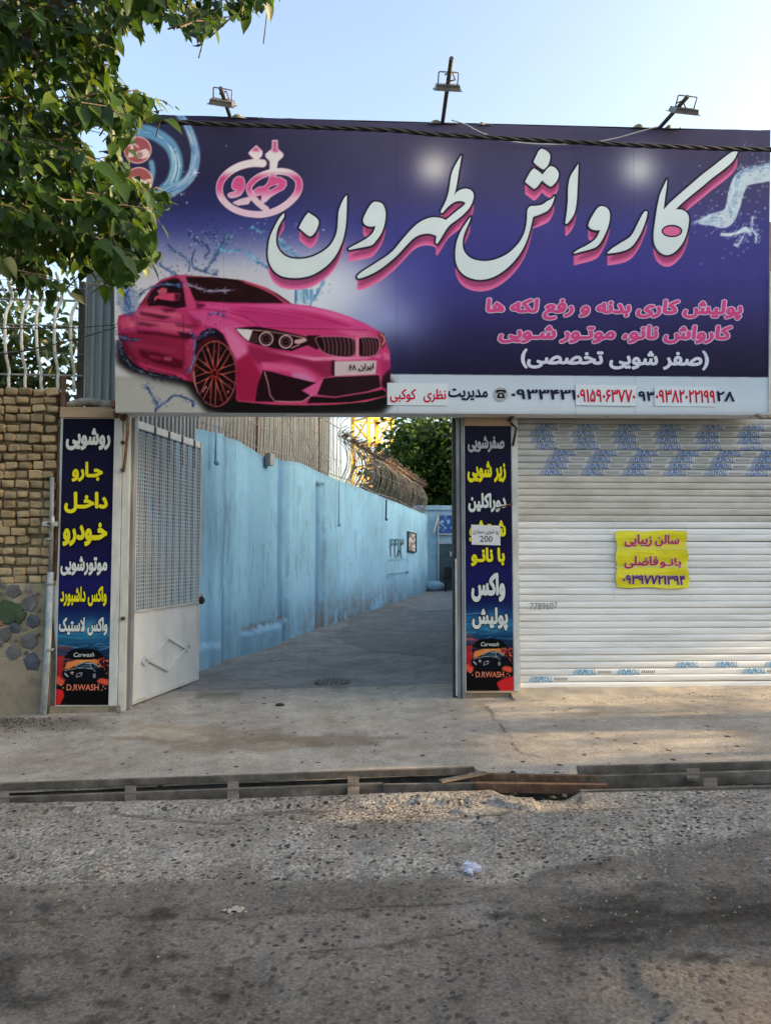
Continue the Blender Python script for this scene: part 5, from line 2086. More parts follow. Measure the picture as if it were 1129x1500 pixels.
def cs(p, w, c, a=1.0, b=0.0):
    cv.stroke(p, w, c, a, b, cl)


# door and rear quarter: reflections
cf(G([(60, 560), (200, 540), (420, 560), (640, 600), (700, 700), (700, 1000), (400, 930), (150, 800)]), (150, 36, 72), 1, 2)
cf(G([(70, 560), (130, 560), (170, 760), (100, 700)]), (96, 24, 48), 0.9, 2)
cf(G([(200, 380), (300, 345), (420, 355), (560, 380), (620, 430), (400, 430), (230, 420)]), (214, 96, 130), 0.9, 1.5)
cf(G([(220, 425), (420, 450), (640, 470), (690, 520), (660, 560), (420, 520), (250, 500)]), (206, 92, 126), 0.9, 1.6)
for p, c, a in (([(250, 375), (400, 400), (520, 420), (440, 440), (260, 400)], (84, 18, 40), 0.85), ([(200, 450), (320, 470), (430, 490), (330, 500), (200, 480)], (90, 20, 44), 0.7),
                ([(230, 530), (400, 545), (620, 580), (700, 590), (640, 610), (400, 570), (240, 560)], (88, 16, 38), 0.9), ([(420, 350), (540, 350), (560, 375), (470, 385)], (90, 20, 42), 0.75),
                ([(540, 470), (680, 490), (700, 520), (560, 500)], (96, 20, 46), 0.6), ([(560, 540), (700, 560), (720, 600), (600, 585)], (50, 14, 30), 0.9),
                ([(150, 560), (180, 700), (260, 800), (220, 810), (120, 690)], (110, 28, 56), 0.8), ([(130, 470), (160, 510), (110, 530)], (120, 30, 60), 0.8)):
    cf(G(p), c, a, 1.2)
cf(G([(90, 430), (180, 420), (200, 500), (120, 520), (84, 470)]), (214, 80, 116), 0.9, 1)
cf(G([(150, 470), (230, 440), (250, 470), (190, 520)]), (226, 120, 150), 0.7, 1.5)
cf(G([(250, 690), (420, 720), (600, 780), (620, 840), (560, 850), (380, 800), (260, 740)]), (88, 12, 34), 0.9, 1)
cf(G([(330, 730), (440, 750), (430, 775), (340, 760)]), (170, 40, 80), 0.9, 1)
cf(G([(450, 750), (520, 755), (515, 785), (450, 775)]), (200, 90, 124), 0.9, 1)
cf(G([(220, 780), (400, 840), (620, 900), (660, 950), (500, 920), (300, 860)]), (206, 60, 108), 0.9, 1.2)
cf(G([(260, 820), (420, 870), (560, 900), (520, 910), (340, 860)]), (90, 16, 40), 0.7, 1)
cf(G([(120, 620), (300, 640), (560, 700), (560, 720), (300, 680), (160, 660)]), (172, 56, 92), 0.6, 2)
cs(G([(612, 400), (616, 560), (612, 800)]), 0.8, (70, 14, 34), 0.9)
cs(G([(232, 420), (236, 520)]), 0.7, (80, 16, 40), 0.8)
cs(G([(250, 440), (420, 455), (600, 470), (740, 500)]), 0.9, (90, 18, 44), 0.8)
cf(G([(620, 620), (700, 640), (700, 900), (640, 880)]), (190, 60, 100), 0.6, 2)
# glass house
cf(G([(330, 330), (300, 300), (345, 220), (420, 140), (500, 105), (570, 100), (600, 130), (618, 200), (635, 335), (560, 350), (420, 325)]), (46, 18, 28), 1)
cf(G([(400, 200), (440, 175), (480, 185), (480, 220), (410, 235)]), (196, 84, 106), 1, 0.5)
cf(G([(470, 150), (540, 125), (590, 140), (600, 200), (500, 200)]), (24, 14, 26), 0.9, 0.6)
cf(G([(250, 320), (300, 260), (330, 300), (320, 325)]), (150, 50, 50), 0.8, 1)
cs(G([(262, 320), (330, 225), (430, 130), (540, 92), (600, 110)]), 1.6, (120, 40, 60), 0.9, 0.3)
cf(G([(372, 285), (380, 250), (440, 228), (540, 220), (592, 226), (582, 280), (530, 292), (440, 282), (400, 265), (380, 290)]), (208, 70, 108), 1)
cf(G([(540, 222), (592, 228), (582, 280), (545, 286)]), (60, 20, 36), 0.85, 0.6)
cf(G([(370, 300), (420, 275), (560, 292), (600, 300), (560, 325), (430, 318)]), (34, 10, 20), 0.95, 0.5)
cf(G([(560, 74), (620, 72), (655, 150), (700, 285), (722, 352), (652, 352), (632, 250), (600, 130)]), (196, 66, 116), 1)
cf(G([(600, 80), (625, 80), (650, 160), (660, 200), (630, 180)]), (150, 110, 150), 0.5, 1)
cf(G([(636, 90), (760, 84), (900, 90), (1100, 108)]) + H([(130, 108), (200, 134), (280, 170), (330, 200), (372, 236), (200, 236), (0, 236)]) + G([(900, 298), (720, 292), (690, 240), (660, 160)]), (42, 16, 20), 1)
cs(G([(640, 84), (900, 92), (1060, 104)]) + H([(130, 108), (250, 148), (330, 190), (400, 238)]), 1.6, (160, 70, 80), 0.9, 0.3)
cs(H([(180, 110), (260, 140), (340, 186), (400, 234)]), 1.2, (206, 120, 120), 0.8, 0.3)
cf(H([(245, 130), (330, 165), (425, 240), (400, 236), (310, 170)]), (60, 22, 34), 0.9)
cs(G([(700, 280), (900, 300), (1129, 300)]) + H([(200, 240), (370, 240)]), 1.2, (120, 30, 60), 0.8)
cs(G([(850, 110), (1000, 150), (1129, 240)]), 0.8, (110, 60, 60), 0.6)
# bonnet
cf(G([(720, 300), (1000, 305)]) + H([(0, 240), (250, 240), (420, 240), (540, 252), (680, 285), (800, 325), (880, 360), (960, 405), (840, 405), (600, 390), (240, 390), (100, 340)]) + G([(900, 400), (760, 370)]), (198, 66, 132), 1, 0.6)
cf(H([(0, 262), (150, 268), (300, 290), (520, 320), (780, 385), (600, 388), (260, 385), (120, 330)]), (178, 44, 104), 0.8, 3)
cf(H([(180, 245), (420, 244), (560, 262), (720, 300), (860, 360), (700, 330), (450, 275)]), (216, 104, 156), 0.8, 2)
cf(H([(330, 262), (600, 300), (820, 385), (700, 370), (500, 310)]), (176, 30, 84), 0.6, 2)
cf(G([(720, 305), (800, 318), (780, 340), (730, 345)]), (90, 12, 44), 0.9, 0.8)
cf(G([(800, 320), (1000, 335), (1000, 360), (850, 350)]), (200, 80, 130), 0.8, 1)
cs(G([(720, 350), (860, 362), (980, 380)]) + H([(120, 320), (190, 360), (232, 388)]), 0.9, (100, 20, 56), 0.9)
cs(H([(60, 285), (300, 300), (500, 330)]), 0.8, (120, 24, 66), 0.6, 0.3)
cs(H([(0, 400), (120, 388), (240, 390), (500, 396), (760, 402), (900, 404)]), 0.9, (110, 20, 62), 0.8)
cs(H([(100, 262), (300, 280), (560, 320), (800, 382)]), 1.0, (140, 24, 76), 0.7, 0.4)
# wing highlight
cf(G([(650, 360), (800, 380), (1000, 440), (1129, 500)]) + H([(150, 500), (150, 560), (90, 600), (60, 560)]) + G([(1000, 640), (960, 560), (880, 510), (760, 480), (680, 430)]), (200, 76, 136), 0.95, 1.2)
cf(G([(930, 500), (1000, 520), (1100, 620), (1160, 720), (1110, 780), (1060, 785), (1010, 700), (970, 590)]), (206, 112, 160), 0.85, 1.5)
cf(G([(640, 380), (740, 450), (760, 500), (700, 530), (690, 470)]), (150, 30, 70), 0.7, 1.5)
# arch and wheel
cf(G([(690, 980), (696, 760), (712, 640), (760, 550), (820, 512), (880, 516), (940, 560), (985, 650), (1020, 760), (1050, 920), (1052, 1080), (960, 1160), (880, 1172), (790, 1130), (720, 1050)]), (30, 12, 28), 1)
splash([p for p in G([(740, 600), (800, 560), (870, 540)])], 4, 80, [(40, 50, 90), (20, 30, 60), (70, 80, 120)], 33, 5)
cf(G([(720, 720), (780, 640), (880, 600), (960, 640), (930, 610), (870, 580), (780, 600), (730, 660)]), (84, 22, 32), 0.9, 1)
wx, wy = 160 + 875 / 5.645, 390 + 892 / 5.645
wr, wh = 177 / 5.645, 272 / 5.645
cf(cv.ell(wx, wy, wr + 1.5, wh + 2), (96, 26, 42), 1)
cf(cv.ell(wx, wy, wr, wh), (28, 10, 16), 1)
for i in range(14):
    a = rw.uniform(0, 6.28)
    rr_ = rw.uniform(0.55, 0.9)
    cf(cv.ell(wx + wr * rr_ * math.cos(a), wy + wh * rr_ * math.sin(a), 1.6, 2.4, 7), rw.choice([(200, 130, 130), (120, 40, 40), (160, 80, 90)]), 0.8, 0.3)
hub = (wx - 0.5, wy - 1)
for i in range(10):
    a = i * 2 * math.pi / 10 + 0.1
    mx, my = hub[0] + wr * 0.36 * math.cos(a), hub[1] + wh * 0.30 * math.sin(a)
    cs([hub, (mx, my)], [3.2, 2.2], (176, 58, 50), 1)
    for d_ in (-0.2, 0.2):
        ex, ey = wx + wr * 0.97 * math.cos(a + d_), wy + wh * 0.97 * math.sin(a + d_)
        cs([(mx, my), (ex, ey)], [1.9, 1.1], (192, 96, 84), 0.95)
cf(cv.ell(hub[0], hub[1], 3.4, 4.6, 12), (60, 16, 22), 1)
for i in range(5):
    a = i * 1.257 + 0.4
    cf(cv.ell(hub[0] + 6 * math.cos(a), hub[1] + 8.5 * math.sin(a), 1.7, 2.6, 8), (34, 8, 16), 1)
cs(cv.ell(wx, wy, wr - 0.3, wh - 0.4, 50), 1.5, (176, 92, 80), 0.95)
cs(cv.ell(wx, wy, wr - 0.8, wh - 1.2, 30, 1.7, 3.2), 3.0, (196, 124, 124), 0.85)
# bumper
cf(H([(70, 600), (150, 545), (160, 560), (230, 700), (190, 860), (80, 862), (70, 760)]), (150, 26, 66), 0.95, 1.5)
cf(H([(140, 500), (300, 530), (560, 600), (680, 600), (680, 700), (640, 720), (600, 690), (520, 640), (380, 600), (200, 620), (150, 560)]), (140, 28, 70), 0.85, 2)
cf(H([(230, 530), (420, 560), (560, 580), (760, 575), (980, 580), (1000, 560), (900, 590), (700, 600), (560, 600)]), (226, 140, 176), 0.9, 0.9)
cf(H([(230, 610), (330, 620), (480, 640), (560, 690), (600, 735), (540, 720), (400, 670), (240, 655)]), (206, 90, 140), 0.9, 1)
cf(H([(420, 680), (500, 680), (560, 720), (570, 740), (480, 730), (430, 710)]), (196, 130, 176), 0.8, 1)
cf(H([(620, 600), (690, 610), (690, 690), (640, 690)]), (150, 34, 78), 0.8, 1.5)
cf(H([(690, 400), (900, 420), (960, 440), (830, 455), (740, 420)]), (220, 130, 170), 0.5, 2)
cf(H([(985, 600), (1050, 600), (1050, 680), (1000, 700)]), (160, 40, 90), 0.8, 1.5)
cf(H([(1000, 540), (1046, 560), (1048, 600), (1010, 590)]), (216, 110, 156), 0.7, 1)
cf(H([(970, 420), (1010, 430), (1018, 500), (1000, 530), (985, 500), (975, 460)]), (120, 40, 50), 0.9, 0.5)
cs(H([(985, 430), (1008, 450), (1012, 480), (996, 500)]), 1.3, (220, 170, 160), 0.9)
cf(H([(520, 440), (600, 440), (600, 520), (580, 530), (520, 500)]), (50, 14, 26), 1, 0.5)
# headlamp
cf(H([(62, 394), (200, 384), (310, 402), (430, 428), (530, 452), (530, 500), (470, 520), (420, 540), (320, 525), (200, 498), (140, 478), (96, 440)]), (34, 12, 18), 1)
cf(H([(68, 397), (150, 402), (175, 408), (160, 450), (150, 478), (120, 456), (90, 425)]), (206, 200, 206), 1, 0.3)
cs(H([(170, 405), (260, 412), (420, 438), (500, 456)]), 1.2, (214, 170, 160), 0.9)
for i in range(5):
    cs(H([(165, 430 + i * 13), (205, 434 + i * 12)]), 0.9, (170, 110, 120), 0.8)
for (cx, cy, rx, ry) in ((260, 462, 42, 42), (385, 480, 40, 40)):
    e = cv.ell(330 + cx / 4.342, 390 + cy / 4.342, rx / 4.342, ry / 4.342, 26)
    cs(e, 1.8, (214, 176, 184), 1)
    e = cv.ell(330 + cx / 4.342, 390 + cy / 4.342, rx / 6.8, ry / 6.8, 20)
    cs(e, 0.9, (170, 120, 130), 0.9)
    cs([(330 + (cx - 22) / 4.342, 390 + cy / 4.342), (330 + (cx + 22) / 4.342, 390 + cy / 4.342)], 0.8, (150, 90, 110), 0.8)
cf(H([(440, 470), (510, 455), (522, 475), (470, 495), (440, 490)]), (200, 160, 160), 0.95, 0.5)
cs(H([(420, 520), (470, 500)]), 1.5, (220, 170, 170), 0.9)
# kidney grilles
for P_, bars in ((H([(575, 456), (640, 448), (740, 449), (805, 458), (828, 482), (828, 550), (812, 570), (770, 576), (690, 570), (630, 552), (596, 515)]), range(620, 820, 26)), (H([(850, 458), (900, 450), (965, 455), (982, 475), (976, 530), (958, 562), (910, 574), (855, 572), (848, 545), (848, 480)]), range(868, 980, 20))):
    q = cr(P_, True, 3)
    cf(q, (30, 10, 16), 1)
    g_ = cv.cov_poly(q)
    for x in bars:
        a = H([(x, 455), (x + 12, 500), (x + 10, 565)])
        cv.stroke(a, 1.3, (150, 92, 106), 0.9, 0, g_)
        cv.stroke([(u_ + 1.5, v_) for u_, v_ in a], 0.6, (200, 150, 150), 0.6, 0, g_)
    cs(q + [q[0]], 1.2, (190, 120, 140), 0.95)
cf(H([(830, 455), (848, 455), (848, 575), (830, 575)]), (214, 130, 160), 0.8, 0.5)
# plate
cf(H([(676, 600), (700, 600), (700, 700), (676, 690)]), (30, 8, 18), 0.9, 0.6)
cf(H([(695, 605), (962, 600), (955, 686), (695, 698)]), (196, 176, 182), 1)
# lower grille, intake, splitter
lg = H([(622, 712), (700, 702), (980, 690), (990, 770), (900, 800), (700, 832), (580, 820)])
cf(lg, (28, 8, 14), 1)
g_ = cv.cov_poly(lg)
for r in range(8):
    for c in range(30):
        x, y = 330 + (590 + c * 14 + (r % 2) * 7) / 4.342, 390 + (706 + r * 15) / 4.342
        cv.stroke([(x - 1.6, y), (x, y - 1.1), (x + 1.6, y)], 0.6, (130, 80, 88), 0.7, 0, g_)
cs(lg + [lg[0]], 1.3, (196, 96, 130), 0.9)
cf(H([(486, 790), (580, 740), (622, 715), (590, 790), (575, 822), (540, 830)]), (206, 88, 144), 0.9, 0.6)
cf(H([(240, 662), (300, 672), (400, 700), (575, 742), (485, 790), (545, 825), (500, 858), (300, 862), (190, 860), (205, 760)]), (36, 10, 20), 1, 0.4)
cs(H([(250, 672), (270, 740), (285, 820), (315, 857), (400, 862), (490, 860), (550, 820)]), 1.4, (206, 160, 164), 0.95)
cf(H([(545, 828), (700, 838), (900, 806), (1000, 785), (1022, 800), (1018, 826), (800, 866), (520, 872)]), (26, 8, 14), 1)
cf(H([(1000, 700), (1052, 650), (1050, 740), (1030, 790), (990, 760)]), (40, 14, 26), 0.95, 0.6)
cs(H([(78, 858), (250, 876), (500, 884), (700, 878), (900, 858), (1020, 826)]), 1.5, (196, 84, 96), 0.95)
# overall darker to the left as printed
m = np.clip((330 - X) / 260, 0, 1) * cl * 0.30
cv.paint(m, (40, 16, 30))
# water over the car
m = cv.cov_poly(G([(60, 150), (120, 115), (190, 150), (240, 230), (250, 330), (200, 410), (110, 400), (66, 300)]))
cv.paint(m, (92, 122, 162), 0.6, 1.5)
splash([p for p in G([(120, 150), (150, 260), (160, 380)])], 10, 420, BL, 40, 6, 0.35, 20)
splash([p for p in G([(250, 250), (330, 180), (480, 150), (600, 170)])], 2, 90, BL + [(150, 130, 170)], 41, 8, 0.2)
splash([p for p in G([(640, 150), (760, 190), (860, 210), (1040, 195)])], 3, 130, [(90, 80, 110), (130, 120, 150), (50, 50, 90), (170, 160, 180)], 42, 9, 0.2, 10)
splash([p for p in G([(90, 580), (130, 600), (250, 610)])], 2.5, 60, BL[:5], 43, 8, 0.2, 10)
splash([p for p in G([(80, 620), (120, 740), (220, 850), (400, 910), (600, 930)])], 4.5, 330, [(20, 26, 54), (40, 50, 90), (100, 110, 140), (14, 16, 34)], 44, 9, 0.25, 30)
splash([p for p in G([(700, 560), (710, 680), (690, 820), (640, 880)])], 2.5, 90, [(40, 50, 110), (90, 100, 150), (150, 140, 190)], 45, 6, 0.3, 10)
splash([p for p in G([(820, 400), (900, 390), (960, 420)])], 3, 60, [(120, 60, 130), (190, 150, 200), (70, 50, 110)], 46, 5, 0.4)
splash([p for p in G([(320, 1000), (350, 1060), (400, 1140), (380, 1200)])], 1.8, 110, BL[:4] + [(20, 34, 80)], 47, 6, 0.3, 8)
splash([p for p in G([(400, 1170), (460, 1130), (550, 1070), (680, 1110), (690, 1160)])], 1.3, 110, BL[:4] + [(20, 34, 80)], 48, 6, 0.3, 8)

# ---- title letters: shapes
A_ = lambda L_: [(380 + x / 5.645, 220 + y / 5.645) for x, y in L_]
B_ = lambda L_: [(500 + x / 5.645, 220 + y / 5.645) for x, y in L_]
C_ = lambda L_: [(650 + x / 5.645, 210 + y / 5.645) for x, y in L_]
D_ = lambda L_: [(820 + x / 5.645, 210 + y / 5.645) for x, y in L_]
E_ = lambda L_: [(960 + x / 6.68, 210 + y / 6.68) for x, y in L_]
F_ = lambda L_: [(305 + x / 7.527, 195 + y / 7.527) for x, y in L_]
letters = [
    A_([(204, 522), (165, 568), (125, 640), (90, 720), (73, 820), (75, 900), (95, 960), (132, 1010), (190, 1045), (270, 1058), (350, 1055), (430, 1036), (505, 995), (575, 940), (635, 865), (680, 770), (702, 690), (715, 600), (720, 500), (722, 376), (700, 402), (675, 452), (656, 510), (650, 580), (645, 650), (630, 710), (596, 775), (540, 830), (470, 870), (400, 895), (330, 903), (262, 897), (208, 874), (165, 832), (140, 775), (140, 710), (152, 650), (176, 600), (203, 555)]),
    A_([(405, 520), (445, 545), (478, 572), (489, 605), (472, 660), (442, 703), (418, 716), (385, 695), (345, 660), (328, 646), (350, 600), (378, 552)]),
    A_([(966, 430), (1012, 445), (1037, 492), (1041, 555), (1028, 630), (1003, 695), (962, 752), (930, 785), (880, 800), (800, 815), (745, 827), (735, 818), (770, 797), (830, 766), (890, 730), (932, 692), (952, 655), (960, 628), (925, 634), (888, 628), (862, 605), (858, 572), (885, 510), (915, 460), (938, 436)]),
    B_([(990, 46), (965, 85), (925, 158), (905, 220), (895, 290), (885, 350), (870, 402), (850, 450), (825, 498), (819, 518), (834, 521), (872, 478), (910, 445), (952, 425), (1000, 425), (1025, 441), (1005, 465), (960, 500), (905, 545), (862, 582), (830, 568), (780, 559), (730, 563), (680, 580), (630, 610), (580, 655), (530, 710), (480, 770), (430, 830), (370, 880), (300, 925), (230, 970), (170, 1008), (136, 1038), (130, 1055), (148, 1062), (200, 1046), (260, 1020), (320, 985), (380, 940), (440, 890), (490, 840), (540, 785), (590, 735), (640, 705), (700, 692), (750, 698), (784, 712), (778, 768), (792, 776), (815, 740), (840, 698), (870, 650), (905, 612), (960, 572), (1012, 528), (1056, 478), (1084, 420), (1090, 370), (1070, 336), (1030, 322), (985, 330), (950, 352), (925, 386), (942, 330), (955, 260), (966, 190), (980, 110)]),
    C_([(218, 612), (190, 650), (150, 710), (120, 772), (100, 842), (93, 920), (100, 990), (126, 1048), (170, 1093), (230, 1120), (300, 1130), (380, 1117), (450, 1084), (520, 1034), (590, 962), (642, 888), (680, 810), (705, 730), (720, 670), (734, 610), (790, 590), (852, 560), (882, 525), (902, 480), (912, 437), (892, 460), (850, 482), (810, 510), (760, 520), (712, 524), (690, 552), (686, 610), (680, 672), (664, 740), (630, 808), (580, 868), (520, 918), (450, 953), (380, 973), (305, 976), (232, 958), (182, 920), (156, 870), (153, 810), (166, 750), (190, 692), (212, 640)]),
    C_([(805, 47), (846, 65), (874, 100), (868, 155), (850, 192), (822, 219), (790, 203), (752, 172), (738, 155), (760, 110), (782, 65)]),
    C_([(742, 210), (775, 230), (812, 262), (850, 215), (880, 191), (916, 206), (943, 245), (940, 290), (916, 332), (882, 361), (846, 342), (808, 308), (785, 340), (765, 365), (742, 380), (708, 354), (668, 322), (690, 280), (716, 235)]),
    C_([(1108, 171), (1084, 210), (1046, 270), (1029, 330), (1023, 400), (1022, 480), (1015, 560), (1004, 635), (1001, 665), (1015, 667), (1050, 625), (1078, 570), (1094, 480), (1100, 380), (1104, 280)]),
    D_([(110, 908), (150, 880), (210, 850), (265, 815), (300, 780), (318, 745), (330, 718), (296, 722), (250, 708), (230, 680), (245, 640), (275, 585), (310, 536), (345, 522), (386, 540), (407, 580), (405, 640), (390, 700), (365, 760), (335, 815), (300, 855), (240, 880), (170, 898), (118, 912)]),
    D_([(388, 908), (430, 870), (500, 825), (565, 785), (602, 740), (642, 660), (676, 595), (700, 563), (717, 568), (712, 612), (690, 680), (660, 750), (626, 808), (590, 853), (540, 884), (470, 903), (398, 912)]),
    D_([(880, 300), (860, 342), (825, 420), (808, 490), (795, 560), (782, 650), (770, 740), (773, 820), (800, 880), (840, 915), (880, 926), (922, 914), (966, 880), (1012, 820), (1045, 735), (1060, 645), (1055, 600), (1033, 570), (998, 552), (950, 549)]) + E_([(250, 590), (350, 505), (450, 425), (550, 340), (650, 265), (722, 205), (768, 150), (796, 86), (748, 87), (680, 130), (560, 225), (450, 310), (340, 405), (230, 500), (130, 590), (72, 656)]) + D_([(857, 500), (866, 430), (876, 360)]),
]
letters = [cr_sharp(p, 4, 48) for p in letters]
hole = D_([(920 + 80 * math.cos(a), 728 + 46 * math.sin(a)) for a in np.linspace(0, 2 * math.pi, 25)[:-1]])
DN = 17.5
side = np.zeros_like(X)
allm = []
for p in letters:
    mm = cv.cov_poly(p)
    allm.append(mm)
    for k_ in range(0, 18):
        dd = np.zeros_like(mm)
        dd[k_:] = mm[:mm.shape[0] - k_ or None][:mm.shape[0] - k_]
        side = np.maximum(side, dd)
# pink sides: bright on left facing parts, darker on right
lm = np.maximum.reduce(allm)
sh_ = np.zeros_like(lm)
sh_[9:, :] = lm[:-9, :]
cv.paint(boxblur(side, 0), (206, 92, 146))
gxm = boxblur(lm, 5)
dxm = np.gradient(gxm, axis=1)
inner = boxblur(side, 2.0)
dark = np.clip((-dxm * 26) + 0.0, 0, 1) * side
cv.paint(boxblur(dark * (inner > 0.85), 1), (122, 56, 92), 0.95)
midm = np.zeros_like(lm)
midm[11:, :] = boxblur(lm, 2)[:-11, :]
cv.paint(boxblur((midm > 0.55) * (inner > 0.9) * 1.0, 1) * side, (142, 62, 104), 0.75)
low = np.zeros_like(lm)
low[17:, :] = lm[:-17, :]
low2 = np.zeros_like(lm)
low2[15:, :] = lm[:-15, :]
cv.paint(np.clip(low - low2, 0, 1) * side, (226, 140, 176), 0.7)
OUTL = (36, 34, 54)
for p in letters:
    cv.stroke(p + [p[0]], 5.6, OUTL, 1)
cv.paint(lm, (196, 210, 214))

# ---- small round emblem
ringp = cr(F_([(600, 335), (480, 335), (340, 372), (225, 440), (150, 525), (126, 610), (142, 700), (205, 785), (300, 848), (420, 886), (560, 900), (680, 882), (790, 838), (900, 762), (978, 670), (1004, 575), (980, 505), (900, 445), (800, 425), (690, 435), (570, 478), (485, 545), (450, 612), (480, 690), (560, 780), (640, 842)]), False, 6)
mini = F_([(712, 85), (760, 85), (762, 175), (822, 235), (820, 262), (765, 310), (748, 400), (740, 490), (800, 495), (855, 530), (860, 575), (830, 620), (760, 655), (690, 700), (640, 750), (605, 770), (590, 745), (600, 700), (585, 680), (540, 690), (500, 660), (500, 640), (560, 600), (620, 595), (660, 550), (680, 490), (685, 400), (685, 310), (640, 262), (638, 235), (708, 178)])
wawp = cr(F_([(345, 482), (385, 500), (402, 560), (392, 620), (360, 680), (310, 705), (250, 712), (222, 690), (240, 668), (300, 650), (320, 630), (280, 620), (265, 580), (285, 520), (315, 490)]), True, 3)
dotp = F_([(530, 145), (560, 170), (592, 205), (590, 245), (560, 280), (510, 285), (480, 255), (452, 225), (480, 190)])
tailp = F_([(280, 770), (360, 735), (440, 715), (465, 740), (440, 780), (330, 795)])
m1 = cv.cov_stroke(ringp, list(np.interp(np.linspace(0, 1, len(ringp)), [0, 0.1, 0.3, 0.6, 0.8, 1], [12, 11, 9.5, 11, 9.5, 9])))
m0 = cv.cov_stroke(ringp, list(np.interp(np.linspace(0, 1, len(ringp)), [0, 0.1, 0.3, 0.6, 0.8, 1], [9.4, 8.4, 7, 8.4, 7, 6.6])))
yy = (Y - 195) * 7.527
grad = np.stack([np.interp(yy, [200, 420, 500, 620, 720, 800, 930], [c[i] for c in ((206, 200, 206), (206, 202, 204), (190, 74, 128), (198, 78, 136), (206, 176, 194), (206, 184, 198), (212, 180, 200))]) for i in range(3)], -1) / 255.0
hl = (222, 186, 208)
cv.paint(boxblur(np.clip(m1 * 1.0, 0, 1), 1), OUTL, 0.8)
cv.paint(m1, hl)
cv.paint(m0, grad)
for q in (tailp, wawp, dotp, mini):
    cv.stroke(q + [q[0]], 2.2, hl)
    cv.paint(cv.cov_poly(q), grad)
cv.fill(F_([(715, 90), (758, 90), (758, 180), (790, 205), (740, 215), (690, 200), (715, 178)]), (180, 66, 120), 0.85, 0.6)
cv.fill(F_([(530, 150), (560, 180), (575, 205), (500, 205), (480, 195)]), (186, 70, 124), 0.9, 0.6)
cv.fill(F_([(655, 625), (690, 590), (775, 562), (745, 600), (680, 635)]), (52, 48, 80), 1)
cv.stroke(F_([(655, 625), (690, 590), (775, 562), (745, 600), (680, 635), (655, 625)]), 1.0, hl, 0.9)
cv.fill(F_([(540, 700), (585, 685), (590, 710), (580, 740)]), (110, 30, 70), 1)
# fine vertical seams of the banner
for x in (327, 580, 840, 927):
    cv.stroke([(x, 160), (x + 2, 610)], 0.8, (40, 38, 60), 0.25)

SC4 = ((166.5, 167.0), (1127.5, 191.0), (1123.5, 608.0), (169.5, 604.0))
PXg = quad_px(SC4, 900, 420)
# the top edge sags and puckers a little
topw = (1 - np.linspace(0, 1, 420)[:, None]) ** 6
PXg[..., 1] += topw * (1.8 * (fbm(PXg[..., 0] * 0.02, PXg[..., 0] * 0, 3) - 0.5) * 2 + np.interp(PXg[..., 0], [166, 340, 650, 700, 965, 1128], [0, 0, 2, 3, 1.5, 0]))
rip = 0.028 * (fbm(PXg[..., 0] * 0.012, PXg[..., 1] * 0.006, 4) - 0.5) + 0.004 * topw * (fbm(PXg[..., 0] * 0.05, PXg[..., 1] * 0.03, 3) - 0.5)
Psg = hit_arr(SGN, PXg[..., 0], PXg[..., 1], np.clip(rip * 0.6, -0.006, 0.0045) + 0.003)
sign = thing('shop_sign', Vector(Psg[-1, 450]), 'huge navy car wash sign with a pink car, white Persian title and phone numbers', 'sign')
grid_mesh('printed_banner', Psg, print_mat('banner_print', 0.42), sign, colors=cv.sample(PXg[..., 0], PXg[..., 1]))
# box frame behind the print
c4 = [SGN.hit(*p_, -0.002) for p_ in SC4]
mb = MB()
tl, tr, br, bl = c4
for a, b in ((tl, tr), (tr, br), (br, bl), (bl, tl)):
    mb.add([a, b, b - F_N * 0.22, a - F_N * 0.22], [(0, 1, 2, 3)])
mb.build('edge_wrap', vary('white_banner_cloth', (0.55, 0.57, 0.58), (0.70, 0.71, 0.72), 3, 0.6, 0.3, 20, 0.004), sign)
mb = MB()
mb.add([p_ - F_N * 0.2 for p_ in c4], [(3, 2, 1, 0)])
mb.build('back_panel', M['grey_steel'], sign)
for f in (0.02, 0.25, 0.5, 0.75, 0.98):
    a, b = bl.lerp(br, f), tl.lerp(tr, f)
    MB().bar(a - F_N * 0.12, b - F_N * 0.12 - Vector((0, 0, 0.04)), 0.05, 0.05).build('frame_bar', M['grey_steel'], sign)
a, b = SGN.hit(1127.6, 400, -0.02), SGN.hit(1125, 600, -0.02)
MB().bar(SGN.hit(1127.8, 398, 0.01), SGN.hit(1125.0, 604, 0.01), 0.012, 0.02).build('edge_strip', M['white_steel'], sign)
# torn corner wrap
mb = MB()
for (x, y) in ((1108, 609), (1116, 612), (1124, 611)):
    mb.ball(SGN.hit(x, y, 0.02), 0.035, 6, 4, (1.2, 0.5, 0.6))
mb.build('torn_corner', M['plaster'], sign)
# crumpled cloth lips on the top edge
cl_m = vary('olive_cloth', (0.20, 0.21, 0.16), (0.34, 0.35, 0.29), 8, 0.8, 0.4, 30, 0.006)
for (x0, x1, y, h) in ((338, 384, 172.5, 5), (628, 672, 180.5, 5), (700, 720, 183, 2), (925, 962, 186.5, 5), (972, 995, 188, 5)):
    n_ = 16
    vs = []
    for i in range(n_ + 1):
        f = i / n_
        x = x0 + (x1 - x0) * f
        yy_ = y + (x - x0) * 0.025
        hh = h * math.sin(math.pi * f) * (0.7 + 0.3 * math.sin(f * 13))
        vs += [SGN.hit(x, yy_ + 1.5, 0.02), SGN.hit(x, yy_ - hh * 0.6, 0.05 * math.sin(f * 7)), SGN.hit(x, yy_ - hh, -0.08)]
    MB().add(vs, [(3 * i + j, 3 * i + j + 1, 3 * i + j + 4, 3 * i + j + 3) for i in range(n_) for j in (0, 1)], True).build('cloth_fold', cl_m, sign)

